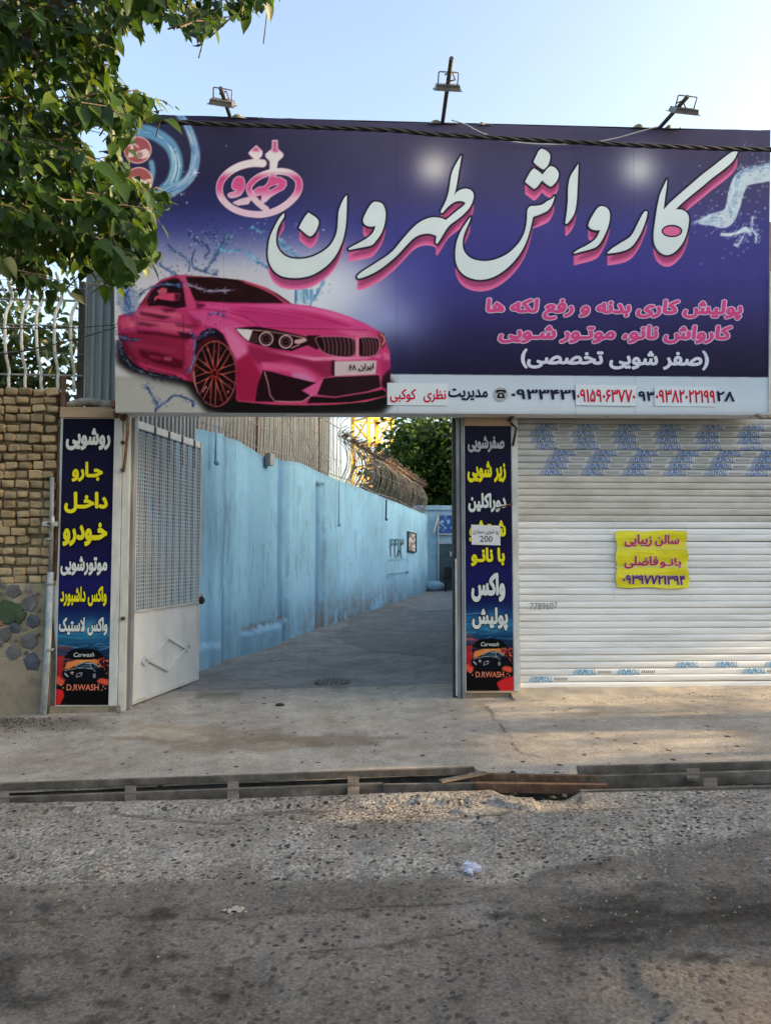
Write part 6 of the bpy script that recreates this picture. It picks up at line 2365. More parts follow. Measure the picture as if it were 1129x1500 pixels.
# crisp lettering laid on the banner
def poly_mesh(name, loops, pl, mat, parent, off):
    P3 = [[pl.hit(x, y, off) for x, y in lp] for lp in loops]
    tri = geometry.tessellate_polygon([[Vector((x, y, 0)) for x, y in lp] for lp in loops])
    return MB().add([p for l_ in P3 for p in l_], [tuple(t_) for t_ in tri]).build(name, mat, parent)


face = ink((200, 214, 218))
for i, p in enumerate(letters):
    poly_mesh('title_letter', [p] + ([hole] if i == 10 else []), SGN, face, sign, 0.009)
poly_mesh('title_letter_eye', [hole], SGN, ink((206, 100, 150)), sign, 0.0078)
mb = MB()
hp = hole + [hole[0]]
hi_ = D_([(920 + 74 * math.cos(a), 728 + 40 * math.sin(a)) for a in np.linspace(0, 2 * math.pi, 25)])
hp = D_([(920 + 86 * math.cos(a), 728 + 52 * math.sin(a)) for a in np.linspace(0, 2 * math.pi, 25)])
mb.add([SGN.hit(x, y, 0.0100) for x, y in hi_] + [SGN.hit(x, y, 0.0100) for x, y in hp], [(i, i + 1, 26 + i, 25 + i) for i in range(24)])
mb.build('title_letter_rim', ink(OUTL), sign)

PINK, PALE, NAVY, RED = ink((196, 70, 128)), ink((200, 186, 212)), ink((28, 30, 62)), ink((190, 24, 52))


def line_quad(xa, xb, yt_a, yt_b, h):
    """slanting baseline following the sign"""
    return ((xa, yt_a), (xb, yt_b), (xb, yt_b + h), (xa, yt_a + h))


def outlined(text, quad, bold_in, bold_out, mi, mo, shear=0.0, off=0.009, nm='lettering', **kw):
    letter(nm + '_outline', text, None, SGN if 'pl' not in kw else kw['pl'], mo, kw.get('parent', sign), off - 0.0015, bold_out, shear, True, bold_in, quad, kw.get('surf'))
    letter(nm, text, None, SGN if 'pl' not in kw else kw['pl'], mi, kw.get('parent', sign), off + 0.0005, bold_in, shear, True, None, quad, kw.get('surf'))


outlined('پولیش کاری بدنه و رفع لکه ها', ((711, 437), (1086, 440), (1086, 472), (711, 468)), 0.05, 0.095, PINK, PALE, 0.012)
outlined('کارواش نانو، موتـور شـویی', ((730, 475), (1070, 477), (1070, 504), (730, 503)), 0.05, 0.095, PINK, PALE, 0.012)
letter('lettering', '(صفر شویی تخصصی)', None, SGN, ink((196, 200, 218)), sign, 0.009, 0.04, 0, True, None, ((762, 511), (1037, 514), (1037, 543), (762, 540)))
# phone strip
letter('phone_numerals', '۰۹۳۳۴۳۱', None, SGN, NAVY, sign, 0.009, 0.032, 0, True, None, ((748, 570), (843, 571), (843, 586), (748, 585)))
letter('phone_numerals', '۹۳', None, SGN, NAVY, sign, 0.009, 0.032, 0, True, None, ((934, 573), (959, 573.5), (959, 588), (934, 587.5)))
letter('phone_numerals', '۲۸', None, SGN, NAVY, sign, 0.009, 0.032, 0, True, None, ((1048, 573), (1075, 574), (1075, 589), (1048, 588)))
letter('lettering', 'مدیریت', None, SGN, NAVY, sign, 0.009, 0.03, 0, True, None, ((656, 569), (714, 570), (714, 588), (656, 587)))
for (x0, x1, y0_, y1_) in ((567, 656, 561, 594.5), (842.5, 930.5, 564, 595), (957.5, 1047.5, 566, 596)):
    mb = MB()
    q = [SGN.hit(x, y, 0.0085) for x, y in ((x0, y0_), (x1, y0_ + 1), (x1, y1_), (x0, y1_ - 1))]
    mb.add(q + [p_ + F_N * 0.0015 for p_ in q], [(4, 5, 6, 7), (0, 1, 5, 4), (1, 2, 6, 5), (2, 3, 7, 6), (3, 0, 4, 7)])
    mb.build('pasted_label', ink((200, 212, 222)), sign)
letter('lettering', 'نظری', None, SGN, RED, sign, 0.0115, 0.025, 0, True, None, ((620, 570), (653, 570), (653, 590), (620, 590)))
letter('lettering', 'کوکبی', None, SGN, RED, sign, 0.0115, 0.025, 0, True, None, ((571, 570), (609, 570), (609, 590), (571, 590)))
letter('phone_numerals', '۰۹۱۵۹۰۶۳۷۷۰', None, SGN, RED, sign, 0.0115, 0.03, 0, True, None, ((844, 570), (929.5, 571), (929.5, 590), (844, 589)))
letter('phone_numerals', '۰۹۳۸۲۰۲۲۱۹۹', None, SGN, RED, sign, 0.0115, 0.03, 0, True, None, ((959, 571), (1046, 572), (1046, 591), (959, 590)))
# telephone badge
poly_mesh('telephone_badge', [cv.ell(733, 578, 10.5, 10.5, 30)[:-1]], SGN, ink((160, 166, 170)), sign, 0.009)
tel = ink((24, 26, 34))
poly_mesh('telephone_body', [[(727, 583.5), (728.5, 577.5), (730.5, 575.5), (735.5, 575.5), (737.5, 577.5), (739, 583.5)]], SGN, tel, sign, 0.0105)
poly_mesh('telephone_handset', [[(725.5, 575.8), (725.5, 573), (728, 571.2), (738, 571.2), (740.5, 573), (740.5, 575.8), (737, 575.8), (736.5, 574), (729.5, 574), (729, 575.8)]], SGN, tel, sign, 0.0115)
poly_mesh('telephone_dial', [cv.ell(733, 579.6, 2.1, 2.1, 12)[:-1]], SGN, ink((160, 166, 170)), sign, 0.012)
# car plate
letter('plate_lettering', 'ایران', None, SGN, ink((26, 18, 26)), sign, 0.009, 0.03, 0, True, None, ((525, 533.5), (547.5, 532), (547.5, 543), (525, 544.5)))
letter('plate_lettering', '۶۸', None, SGN, ink((26, 18, 26)), sign, 0.009, 0.03, 0, True, None, ((511, 534.5), (522, 534), (522, 543), (511, 543.5)))

# ------------------------------------------------------------------ floodlights on arms over the sign
FLC = vary('floodlight_body', (0.10, 0.10, 0.10), (0.2, 0.2, 0.2), 10, 0.5, 0.1, 60, 0.002)
lens = flat('floodlight_glass', (0.62, 0.64, 0.64), 0.2)


def flood(base_px, tip_px, reach, body_px, w, tilt, label):
    b0 = SGN.hit(*base_px, -0.05)
    tip = at_y(tip_px[0], tip_px[1], b0.y - reach)
    t = thing('floodlight', b0, label, 'floodlight', 'floodlights on arms over the sign')
    MB().tube([b0, tip], 0.021, 8).build('arm', M['dark_steel'], t)
    cen = at_y(body_px[0], body_px[1], b0.y - reach * 0.62)
    k_ = w * 0.5
    ex = Vector((math.cos(tilt), 0.05, math.sin(tilt)))
    vd = (cen - CAM).normalized()
    ey = Vector((0, vd.y, vd.z + 0.10)).normalized()
    ez = ex.cross(ey).normalized()
    mb = MB()
    mb.frame_box(cen - ex * k_ - ey * 0.11, ex * w, ey * 0.22, ez * 0.022)
    for i in range(15):
        f = (i + 0.5) / 15
        mb.frame_box(cen - ex * k_ + ex * (w * f - 0.004) - ey * 0.1 + ez * 0.022, ex * 0.008, ey * 0.2, ez * 0.022)
    mb.build('housing', FLC, t)
    mb = MB()
    mb.frame_box(cen - ex * (k_ + 0.02) - ey * 0.125, ex * (w + 0.04), ey * 0.25, -ez * 0.006)
    mb.build('rim', FLC, t)
    MB().frame_box(cen - ex * k_ * 0.9 - ey * 0.1 - ez * 0.0062, ex * w * 0.9, ey * 0.2, -ez * 0.003).build('lens', lens, t)
    mb = MB()
    up = ez * (0.62 * w)
    mb.tube([cen - ex * (k_ * 0.8), cen - ex * (k_ * 0.82) + up * 0.97, cen - ex * (k_ * 0.76) + up, cen + ex * (k_ * 0.76) + up, cen + ex * (k_ * 0.82) + up * 0.97, cen + ex * (k_ * 0.8)], 0.007, 5)
    mb.build('bracket', M['grey_steel'], t)
    m2 = b0.lerp(tip, 0.75)
    MB().tube([m2 + Vector((-0.04, 0, 0.02)), m2 + Vector((0.03, 0, 0.05)), m2 + Vector((0.06, 0, -0.03)), m2 + Vector((-0.02, 0, -0.05))], 0.008, 5).build('clamp', M['rust'], t)
    return t


flood((337, 170), (323, 129), 0.42, (326, 153), 0.225, -0.13, 'leftmost floodlight on a dark arm above the sign, beside the tree')
flood((648, 181), (661, 85), 0.95, (655, 131), 0.235, -0.02, 'middle floodlight on the longest dark arm above the sign')
flood((964, 188), (1007, 141), 0.45, (1000, 165), 0.24, -0.08, 'rightmost floodlight on a slanting dark arm above the sign')

# white flex slung between the floodlights
mb = MB()
q = [SGN.hit(x, y, o_) for x, y, o_ in ((660, 180, 0.05), (680, 189, 0.08), (705, 200, 0.06), (740, 210, 0.05), (790, 215, 0.05), (850, 214, 0.05), (895, 208, 0.06), (930, 199, 0.07), (958, 190, 0.05))]
mb.tube(cr(q, False, 5), 0.0065, 5)
mb.build('white_flex', vary('dirty_white_flex', (0.35, 0.35, 0.36), (0.5, 0.5, 0.5), 5, 0.5, 0, 10), label='thin white flex slung between the middle and right floodlights across the sign', cat='cable')


# ------------------------------------------------------------------ the two tall posters
def poster(x4, lines, label, flip, idx):
    (tlx, tly), (trx, try_), (brx, bry), (blx, bly) = x4
    pc = Canvas(0, 0, 76, 400, 3.0, (16, 16, 44))
    X_, Y_ = pc.X, pc.Y
    st_ = [(0, (12, 12, 34)), (60, (17, 17, 52)), (160, (20, 18, 56)), (230, (28, 26, 92)), (265, (20, 30, 84)), (285, (24, 70, 118)), (300, (34, 110, 150)), (320, (20, 60, 96)), (340, (26, 26, 50)), (360, (16, 14, 20)), (400, (12, 12, 14))]
    pc.a[:] = np.stack([np.interp(Y_, [a for a, _ in st_], [c[i] for _, c in st_]) for i in range(3)], -1) / 255.0
    r_ = random.Random(60 + idx)
    for i in range(36):
        y = r_.uniform(282, 332)
        x = r_.uniform(-20, 70)
        l_ = r_.uniform(12, 46)
        pc.stroke([(x, y), (x + l_, y + (6 if flip else 5) * r_.uniform(-1, 1.2))], r_.uniform(0.5, 1.8), r_.choice([(60, 150, 184), (120, 180, 200), (24, 90, 140), (14, 40, 70), (90, 160, 190)]), r_.uniform(0.3, 0.7), 0.4)
    pc.glow(46, 292, 16, (90, 170, 200), 0.6)
    for i in range(12):
        y = r_.uniform(315, 345)
        pc.stroke([(0, y), (r_.uniform(10, 22), y + r_.uniform(-1, 2))], r_.uniform(1, 3), r_.choice([(150, 60, 66), (110, 40, 50), (176, 90, 90)]), 0.6, 0.7)
    pc.fill([(0, 332), (10, 330), (10, 348), (0, 350)], (176, 44, 44), 0.8, 0.8)
    pc.fill([(14, 340), (30, 336), (56, 336), (62, 344), (60, 352), (10, 352)], (206, 120, 64), 1, 0.8)
    pc.glow(38, 338, 10, (224, 160, 84), 0.6)
    pc.fill([(0, 345), (12, 348), (14, 366), (0, 372)], (170, 40, 40), 0.9, 1)
    for i in range(60):
        x, y = r_.uniform(56, 74), abs(r_.gauss(0, 10)) + 334
        pc.fill(pc.ell(x, y, r_.uniform(0.5, 2.2), r_.uniform(0.5, 1.8), 7), r_.choice([(200, 70, 50), (176, 50, 46), (220, 110, 70), (40, 20, 24)]), 0.9)
    # badge
    pc.fill(pc.ell(38, 329, 24, 8, 30), (12, 12, 16), 1)
    pc.fill(cr([(15, 329), (38, 324), (61, 329), (61, 335), (15, 335)]), (12, 12, 16), 1)
    # car
    car = cr([(8, 357), (10, 351), (18, 349), (28, 344), (38, 340), (52, 341), (60, 346), (66, 349), (68, 356), (62, 363), (52, 366), (26, 367), (12, 364)])
    pc.fill(car, (14, 18, 30), 1)
    m_ = pc.cov_poly(car)
    pc.stroke([(26, 346), (36, 341), (52, 342), (60, 347)], 1.0, (190, 204, 206), 0.9, 0, m_)
    pc.stroke([(12, 352), (30, 348), (50, 349), (55, 354)], 0.9, (160, 180, 186), 0.9, 0, m_)
    pc.fill([(30, 347), (38, 343), (46, 343), (48, 348)], (50, 90, 100), 0.9, 0.4, m_)
    pc.fill([(50, 343), (57, 346), (57, 350), (51, 349)], (40, 66, 80), 0.9, 0.3, m_)
    pc.stroke([(47, 343), (49, 349)], 0.9, (190, 200, 206), 0.9, 0, m_)
    pc.fill(pc.ell(53, 359, 4.4, 6, 16), (8, 8, 12), 1)
    pc.fill(pc.ell(53, 359, 2.2, 3.6, 12), (150, 156, 170), 0.8)
    pc.stroke([(28, 361), (29, 356), (36, 355), (35, 359), (28, 361)], 0.8, (190, 196, 200), 0.9)
    pc.stroke([(12, 356), (16, 360)], 1.6, (190, 210, 210), 0.9)
    for a in range(5):
        q_ = a * 1.257 - 1.57
        pc.stroke([(22, 355), (22 + 3 * math.cos(q_), 355 + 3 * math.sin(q_))], [1.2, 0.3], (226, 180, 150), 1)
    for (x, y, rx) in ((6, 368, 5.5), (64, 367, 7), (70, 368, 4), (3, 364, 3)):
        pc.fill(pc.ell(x, y, rx, 4.6, 14), (206, 80, 56), 0.95, 0.3)
    pc.fill(cr([(12, 372), (36, 368), (62, 370), (66, 376), (60, 381), (14, 381)]), (18, 12, 14), 1, 0.5)
    for (x, y) in ((66, 374), (69, 377), (10, 376), (7, 372), (64, 379)):
        pc.fill(pc.ell(x, y, 1.1, 1.1, 8), (220, 150, 130), 0.9)
    pc.fill([(0, 377), (10, 379), (12, 388), (4, 404), (0, 410)] if not flip else [(76, 377), (58, 382), (48, 388), (56, 404), (76, 408)], (196, 36, 40), 1, 0.5)
    pc.stroke([(0, 398), (76, 399)], 0.5, (90, 90, 90), 0.4)
    nu, nv = 110, 440
    u, v = np.meshgrid(np.linspace(0, 1, nu), np.linspace(0, 1, nv))
    if flip:
        pass
    PX = quad_px(x4, nu, nv)
    cc = pc.sample(u * 75.5, v * (400 if True else 0))
    off_ = 0.080 + 0.003 * (fbm(u * 3, v * 9, 3) - 0.5)
    P_ = hit_arr(FAC, PX[..., 0], PX[..., 1], off_)
    t = thing('poster', FAC.hit((blx + brx) / 2, bly, 0.08), label, 'poster')
    grid_mesh('printed_sheet', P_, print_mat('poster_print', 0.35), t, colors=cc)
    mb = MB()
    q = [FAC.hit(*p_, 0.077) for p_ in ((tlx - 1, tly - 1), (trx + 1, try_ - 1), (brx + 1, bry + 1.5), (blx - 1, bly + 1.5))]
    mb.add([*q, *[p_ - F_N * 0.012 for p_ in q]], [(0, 1, 2, 3), (0, 1, 5, 4), (1, 2, 6, 5), (2, 3, 7, 6), (3, 0, 4, 7)])
    mb.build('backing', M['white_steel'], t)

    def pq(x0, y0, x1, y1):
        def f(x, y):
            u_, v_ = x / 76, y / 400
            a = (1 - v_) * ((1 - u_) * tlx + u_ * trx) + v_ * ((1 - u_) * blx + u_ * brx)
            b = (1 - u_) * ((1 - v_) * tly + v_ * bly) + u_ * ((1 - v_) * try_ + v_ * bry)
            return (a, b)
        return (f(x0, y0), f(x1, y0), f(x1, y1), f(x0, y1))
    for (txt, x0, y0, x1, y1, colr, bd) in lines:
        letter('lettering_shadow', txt, None, FAC, ink((10, 10, 22)), t, 0.0830, bd + 0.05, 0, True, bd, pq(x0, y0, x1, y1))
        letter('lettering', txt, None, FAC, ink(colr), t, 0.0845, bd, 0, True, None, pq(x0, y0, x1, y1))
    letter('script_lettering', 'Carwash', None, FAC, ink((200, 204, 206)), t, 0.0845, 0.0, 0.05, False, None, pq(24, 326.5, 53, 332.5))
    letter('name_lettering', 'D.RWASH', None, FAC, ink((206, 120, 92)), t, 0.0845, 0.014, 0, False, None, pq(15, 370.8, 60.5, 379.5))
    return t


WHT, YEL = (196, 202, 200), (214, 206, 40)
poster(((97.5, 615.5), (172.5, 615.5), (165, 1030.5), (86.5, 1030.5)), [
    ('روشویی', 5, 13, 70, 44, WHT, 0.05), ('جـارو', 15, 60, 60, 88, YEL, 0.05), ('داخـل', 5, 102, 68, 132, YEL, 0.05), ('خـودرو', 4, 145, 68, 178, YEL, 0.05),
    ('موتورشویی', 2, 192, 69, 219, WHT, 0.045), ('واکس داشبورد', 3, 234, 69, 262, YEL, 0.042), ('واکس لاستیک', 2, 277, 71, 303, WHT, 0.046)],
    'tall navy car wash poster on the left pillar, starting with white then yellow words', False, 1)
pr = poster(((678.5, 625), (745.5, 625), (749.5, 1010), (681, 1010)), [
    ('صفرشویی', 5, 16, 65, 41, (150, 152, 160), 0.045), ('زیر شویی', 4, 54, 67, 86, YEL, 0.05), ('دوراکلین', 5, 102, 67, 131, WHT, 0.05), ('شـتشو', 6, 143, 66, 175, YEL, 0.05),
    ('با نانـو', 9, 184, 64, 212, YEL, 0.05), ('واکس', 9, 222, 64, 266, WHT, 0.055), ('پولیش', 10, 274, 68, 309, WHT, 0.05)],
    'tall navy car wash poster on the right pillar with a small white note on it', True, 2)
nt_ = thing('paper_note', FAC.hit(709, 797, 0.09), 'small white price note reading 200 taped over the right poster', 'note')
q = [FAC.hit(x, y, 0.088) for x, y in ((688, 769), (730, 770.5), (730, 799), (688.5, 798))]
mb = MB().add(q + [p_ + F_N * 0.002 for p_ in q], [(4, 5, 6, 7), (0, 1, 5, 4), (1, 2, 6, 5), (2, 3, 7, 6), (3, 0, 4, 7)])
mb.build('paper', ink((200, 202, 204)), nt_)
letter('lettering', 'رو شویی سواری', None, FAC, ink((50, 56, 50)), nt_, 0.0915, 0, 0, True, None, ((690, 775), (728, 775), (728, 784), (690, 783)))
letter('lettering', '200', None, FAC, ink((26, 28, 36)), nt_, 0.0915, 0.0, 0, False, None, ((700.5, 785), (718.5, 785.5), (718.5, 794.5), (700.5, 794)))

# ------------------------------------------------------------------ yellow cloth notice on the shutter
yb = thing('cloth_notice', SHU.hit(956, 862, 0.05), 'yellow cloth notice with red and purple lettering tied on the white shutter', 'notice')
YPL = Plane(SHU.p + SHU.n * 0.045, F_N)
Q4 = ((902, 778.5), (1003.5, 777), (1009, 862), (902.5, 860))
nu, nv = 150, 120
u, v = np.meshgrid(np.linspace(0, 1, nu), np.linspace(0, 1, nv))
PX = quad_px(Q4, nu, nv)
PX[..., 0] += (np.abs(u - 0.5) * 2) ** 8 * np.sign(u - 0.5) * 1.6 * np.sin(v * 17)
PX[..., 1] += (np.abs(v - 0.5) * 2) ** 8 * np.sign(v - 0.5) * 1.0 * np.sin(u * 11)


def wrinkle(px, py):
    a = px * 0.02
    b = py * 0.12
    return 0.016 * (fbm(a + b * 0.1, b, 4) - 0.4) + 0.012 * np.sin((py - 778) / 84 * 2 * math.pi * 3 + px * 0.02) * 0.6


Pz = hit_arr(YPL, PX[..., 0], PX[..., 1], wrinkle(PX[..., 0], PX[..., 1]))
grid_mesh('cloth', Pz, vary('yellow_cloth', pcol((196, 186, 8)), pcol((214, 206, 30)), 5, 0.6, 0.3, 40, 0.003, c3=pcol((206, 200, 70))), yb)
for ky in (803.5, 831):
    mb = MB()
    xs_ = np.linspace(902, 1007, 60)
    pa = hit_arr(YPL, xs_, xs_ * 0 + ky - 1.3, wrinkle(xs_, xs_ * 0 + ky - 1.3) + 0.002)
    pb = hit_arr(YPL, xs_, xs_ * 0 + ky + 1.0, wrinkle(xs_, xs_ * 0 + ky + 1.0) + 0.002)
    mb.add([tuple(p_) for p_ in pa] + [tuple(p_) for p_ in pb], [(i, i + 1, 61 + i, 60 + i) for i in range(59)])
    mb.build('pale_crease', ink((206, 204, 110)), yb)
surf_ = lambda P_, W3: W3 + np.array(F_N) * wrinkle(P_[:, 0], P_[:, 1])[:, None]


def ylet(txt, quad, b0_, b1_, c0, c1):
    letter('lettering_outline', txt, None, YPL, ink(c1), yb, 0.0035, b1_, 0, True, b0_, quad, surf_)
    letter('lettering', txt, None, YPL, ink(c0), yb, 0.0052, b0_, 0, True, None, quad, surf_)


ylet('سالن', ((959, 783), (994, 784), (994, 801), (959, 800)), 0.018, 0.06, (176, 34, 66), (206, 160, 176))
ylet('زیبایی', ((914, 783), (954, 783), (954, 801), (914, 801)), 0.018, 0.06, (176, 34, 66), (206, 160, 176))
ylet('بانـو', ((966, 817), (997, 818), (997, 832), (966, 832)), 0.018, 0.06, (170, 30, 60), (206, 160, 176))
ylet('فاضلی', ((914, 814), (963, 815), (963, 832), (914, 833)), 0.018, 0.06, (170, 30, 60), (206, 160, 176))
ylet('۰۹۳۹۷۷۲۱۳۹۴', ((911, 842), (1003, 843), (1003, 857), (911, 855)), 0.03, 0.065, (84, 44, 110), (190, 170, 196))
mb = MB()
for (a, b) in (((903, 779), (899, 757)), ((903, 861), (900, 878)), ((1004, 778), (1003, 762)), ((1008, 862), (1009, 876)), ((902, 820), (897, 822))):
    mb.tube([YPL.hit(*a, 0.012), YPL.hit((a[0] + b[0]) / 2, (a[1] + b[1]) / 2, 0.006), YPL.hit(*b, 0.002)], 0.003, 4)
mb.build('tie_strings', M['wire'], yb)
pencil = flat('pencil_grey', (0.22, 0.24, 0.24), 0.8)
letter('handwriting', '7789607', None, SF, pencil, sh, 0.002, -0.004, 0, False, None, ((776, 883), (816, 882), (816, 892), (776, 893)))

# ------------------------------------------------------------------ leaves
def leaf_mesh(name, mat, L_=0.1, Wd=0.062, fold=0.25, tris=True):
    """heart shaped pointed leaf lying along +X, folded along its midrib"""
    out = [(0.0, 0.0), (0.04, 0.36), (0.20, 0.50), (0.42, 0.46), (0.64, 0.30), (0.82, 0.13), (1.0, 0.0)]
    vs = [(x * L_, 0, -0.12 * L_ * x * x) for x, _ in out]
    n = len(out)
    for sgn in (1, -1):
        for x, y in out[1:-1]:
            vs.append((x * L_ - 0.03 * L_ * (y > 0.3), sgn * y * Wd * 1.0, abs(y) * fold * Wd - 0.12 * L_ * x * x + 0.006 * L_ * math.sin(x * 20)))
    fs = []
    for k_, sgn in enumerate((1, -1)):
        b0 = n + k_ * (n - 2)
        tri = [(0, 1, b0)] + [(i, i + 1, b0 + i, b0 + i - 1) for i in range(1, n - 2)] + [(n - 2, n - 1, b0 + n - 3)]
        if sgn < 0:
            tri = [t[::-1] for t in tri]
        fs += tri
    me = bpy.data.meshes.new(name)
    me.from_pydata(vs, [], fs)
    me.polygons.foreach_set('use_smooth', [True] * len(fs))
    if mat:
        me.materials.append(mat)
    return me


def leaf_mat(name, c1, c2, c3, trans=0.35, vscale=3.0, rough=0.45):
    m, n, b = newmat(name)
    v = coords(n)
    f = noise(n, v, vscale, 2)
    wn = node(n, 'ShaderNodeNewGeometry')
    r_ = math_(n, 'MULTIPLY_ADD', wn.outputs['Random Per Island'], 0.6, math_(n, 'MULTIPLY', f, 0.4))
    col = ramp(n, r_, [(0.2, c1), (0.55, c2), (0.9, c3)])
    L(n, col, b.inputs['Base Color'])
    b.inputs['Roughness'].default_value = rough
    b.inputs['Specular IOR Level'].default_value = 0.35
    tr = node(n, 'ShaderNodeBsdfTranslucent')
    hs = node(n, 'ShaderNodeHueSaturation')
    hs.inputs['Hue'].default_value = 0.47
    hs.inputs['Saturation'].default_value = 1.1
    hs.inputs['Value'].default_value = 1.9
    L(n, col, hs.inputs['Color'])
    L(n, hs.outputs[0], tr.inputs['Color'])
    ms = node(n, 'ShaderNodeMixShader')
    ms.inputs[0].default_value = trans
    L(n, b.outputs[0], ms.inputs[1])
    L(n, tr.outputs[0], ms.inputs[2])
    out = [x for x in n.nodes if x.type == 'OUTPUT_MATERIAL'][0]
    L(n, ms.outputs[0], out.inputs['Surface'])
    return m


def pt_in(poly, x, y):
    c = False
    j = len(poly) - 1
    for i in range(len(poly)):
        xi, yi = poly[i]
        xj, yj = poly[j]
        if (yi > y) != (yj > y) and x < (xj - xi) * (y - yi) / (yj - yi) + xi:
            c = not c
        j = i
    return c


class Leaves:
    """collects leaves as matrices, writes one joined mesh"""
    def __init__(s, me):
        s.V = np.array([v.co[:] for v in me.vertices])
        s.F = [tuple(p.vertices) for p in me.polygons]
        s.items = []

    def add(s, pos, dirv, nrm, sc):
        x = Vector(dirv).normalized()
        z = Vector(nrm)
        z = (z - x * z.dot(x))
        z = z.normalized() if z.length > 1e-4 else x.orthogonal().normalized()
        y = z.cross(x)
        s.items.append((Vector(pos), Matrix((x, y, z)).transposed(), sc))

    def build(s, name, mat, parent, items=None, **pr):
        items = s.items if items is None else items
        nV, n = len(s.V), len(items)
        Rm = np.array([[list(r) for r in it[1]] for it in items])
        T = np.array([it[0][:] for it in items])
        sc = np.array([it[2] for it in items])
        V = np.einsum('nij,vj->nvi', Rm, s.V) * sc[:, None, None] + T[:, None]
        V = V.reshape(-1, 3)
        ls = np.concatenate([np.array(f) for f in s.F])
        lt = np.array([len(f) for f in s.F])
        LI = (ls[None] + (np.arange(n) * nV)[:, None]).ravel()
        LT = np.tile(lt, n)
        o = (V.min(0) + V.max(0)) / 2
        me = bpy.data.meshes.new(name)
        me.vertices.add(len(V))
        me.vertices.foreach_set('co', (V - o).astype(np.float32).ravel())
        me.loops.add(len(LI))
        me.loops.foreach_set('vertex_index', LI.astype(np.int32))
        me.polygons.add(len(LT))
        me.polygons.foreach_set('loop_start', np.concatenate([[0], np.cumsum(LT)[:-1]]).astype(np.int32))
        me.polygons.foreach_set('loop_total', LT.astype(np.int32))
        me.update(calc_edges=True)
        me.polygons.foreach_set('use_smooth', np.ones(len(LT), bool))
        me.materials.append(mat)
        ob = bpy.data.objects.new(name, me)
        COL.objects.link(ob)
        if parent:
            ob.parent = parent
            ob.location = Vector(o) - worldo(parent)
        else:
            ob.location = o
        return props(ob, **pr)


rt = random.Random(4)
LM = leaf_mat('mulberry_leaf', (0.009, 0.028, 0.006), (0.022, 0.058, 0.010), (0.085, 0.125, 0.016), 0.42)
leafm = leaf_mesh('leaf', LM, 0.094, 0.060)

# ------------------------------------------------------------------ the near tree, upper left
main = [(-420, -160), (215, -160), (208, 40), (185, 70), (182, 105), (220, 138), (272, 160), (244, 174), (206, 188), (192, 214), (186, 246), (205, 262), (248, 276), (262, 294), (236, 318), (242, 352), (230, 394), (190, 424), (160, 424), (128, 398), (104, 436), (64, 430), (0, 408), (-420, 440)]
topb = [(215, -160), (430, -160), (424, 0), (404, 14), (372, 34), (330, 44), (292, 72), (262, 48), (228, 40), (205, 42)]
gaps = [(146, 212, 20, 26), (150, 238, 12, 14), (188, 120, 14, 10)]
LV = Leaves(leafm)
trunk_base = Vector((-3.55, 4.3, gz(-3.5)))
tree = thing('mulberry_tree', trunk_base, 'large broad-leaved tree hanging over the upper left of the big sign', 'tree')
twigs = MB()
cands = []
while len(cands) < 1500:
    x, y = rt.uniform(-400, 260), rt.uniform(-150, 436)
    if pt_in(main, x, y) and not any(((x - a) / c) ** 2 + ((y - b) / d) ** 2 < 1 for a, b, c, d in gaps):
        cands.append((x, y, rt.uniform(3.3, 5.6)))
n_main = len(cands)
k_ = 0
while k_ < 85:
    x, y = rt.uniform(205, 425), rt.uniform(-140, 70)
    if pt_in(topb, x, y - 10):
        cands.append((x, y - 14, rt.uniform(3.2, 4.4)))
        k_ += 1
for x, y, dpt in cands:
    c0 = at_y(x, y, dpt)
    ax = Vector((rt.uniform(0.1, 1.0), rt.uniform(-0.6, 0.6), rt.uniform(-0.5, 0.35))).normalized()
    n_ = rt.randint(7, 12)
    ln = rt.uniform(0.18, 0.34)
    st_ = c0 - ax * ln * 0.6
    ex_, ey_ = project(np.array(st_ + ax * (ln + 0.06)))
    if not (pt_in(main, ex_, ey_) or pt_in(topb, ex_, ey_)):
        ln *= 0.55
    twigs.tube([st_, st_ + ax * ln * 0.5 + Vector((0, 0, 0.02)), st_ + ax * ln], [0.004, 0.003, 0.0015], 4, False)
    for j in range(n_):
        f = j / (n_ - 1)
        p0 = st_ + ax * ln * f + Vector((0, 0, 0.02 * math.sin(f * 3)))
        sd = Vector((-ax.y, ax.x, 0)).normalized() * (1 if j % 2 else -1)
        d_ = (ax * rt.uniform(0.1, 0.5) + sd * rt.uniform(0.3, 0.9) + Vector((0, 0, -rt.uniform(0.35, 1.2)))).normalized()
        nr = Vector((rt.gauss(0.25, 0.45), rt.gauss(-0.45, 0.45), rt.gauss(0.75, 0.35)))
        q0 = p0 + d_ * 0.03
        scl = rt.uniform(0.6, 1.3) * (0.8 if dpt > 5 else 1.0)
        tip_ = q0 + d_ * 0.1 * scl
        tx, ty = project(np.array(tip_))
        if not (pt_in(main, tx, ty) or pt_in(topb, tx, ty)) and rt.random() < 0.85:
            continue
        if any(((tx - a) / c) ** 2 + ((ty - b) / d) ** 2 < 0.7 for a, b, c, d in gaps):
            continue
        LV.add(q0, d_, nr, scl)
twigs.build('twigs', M['bark'], tree, kind='stuff')
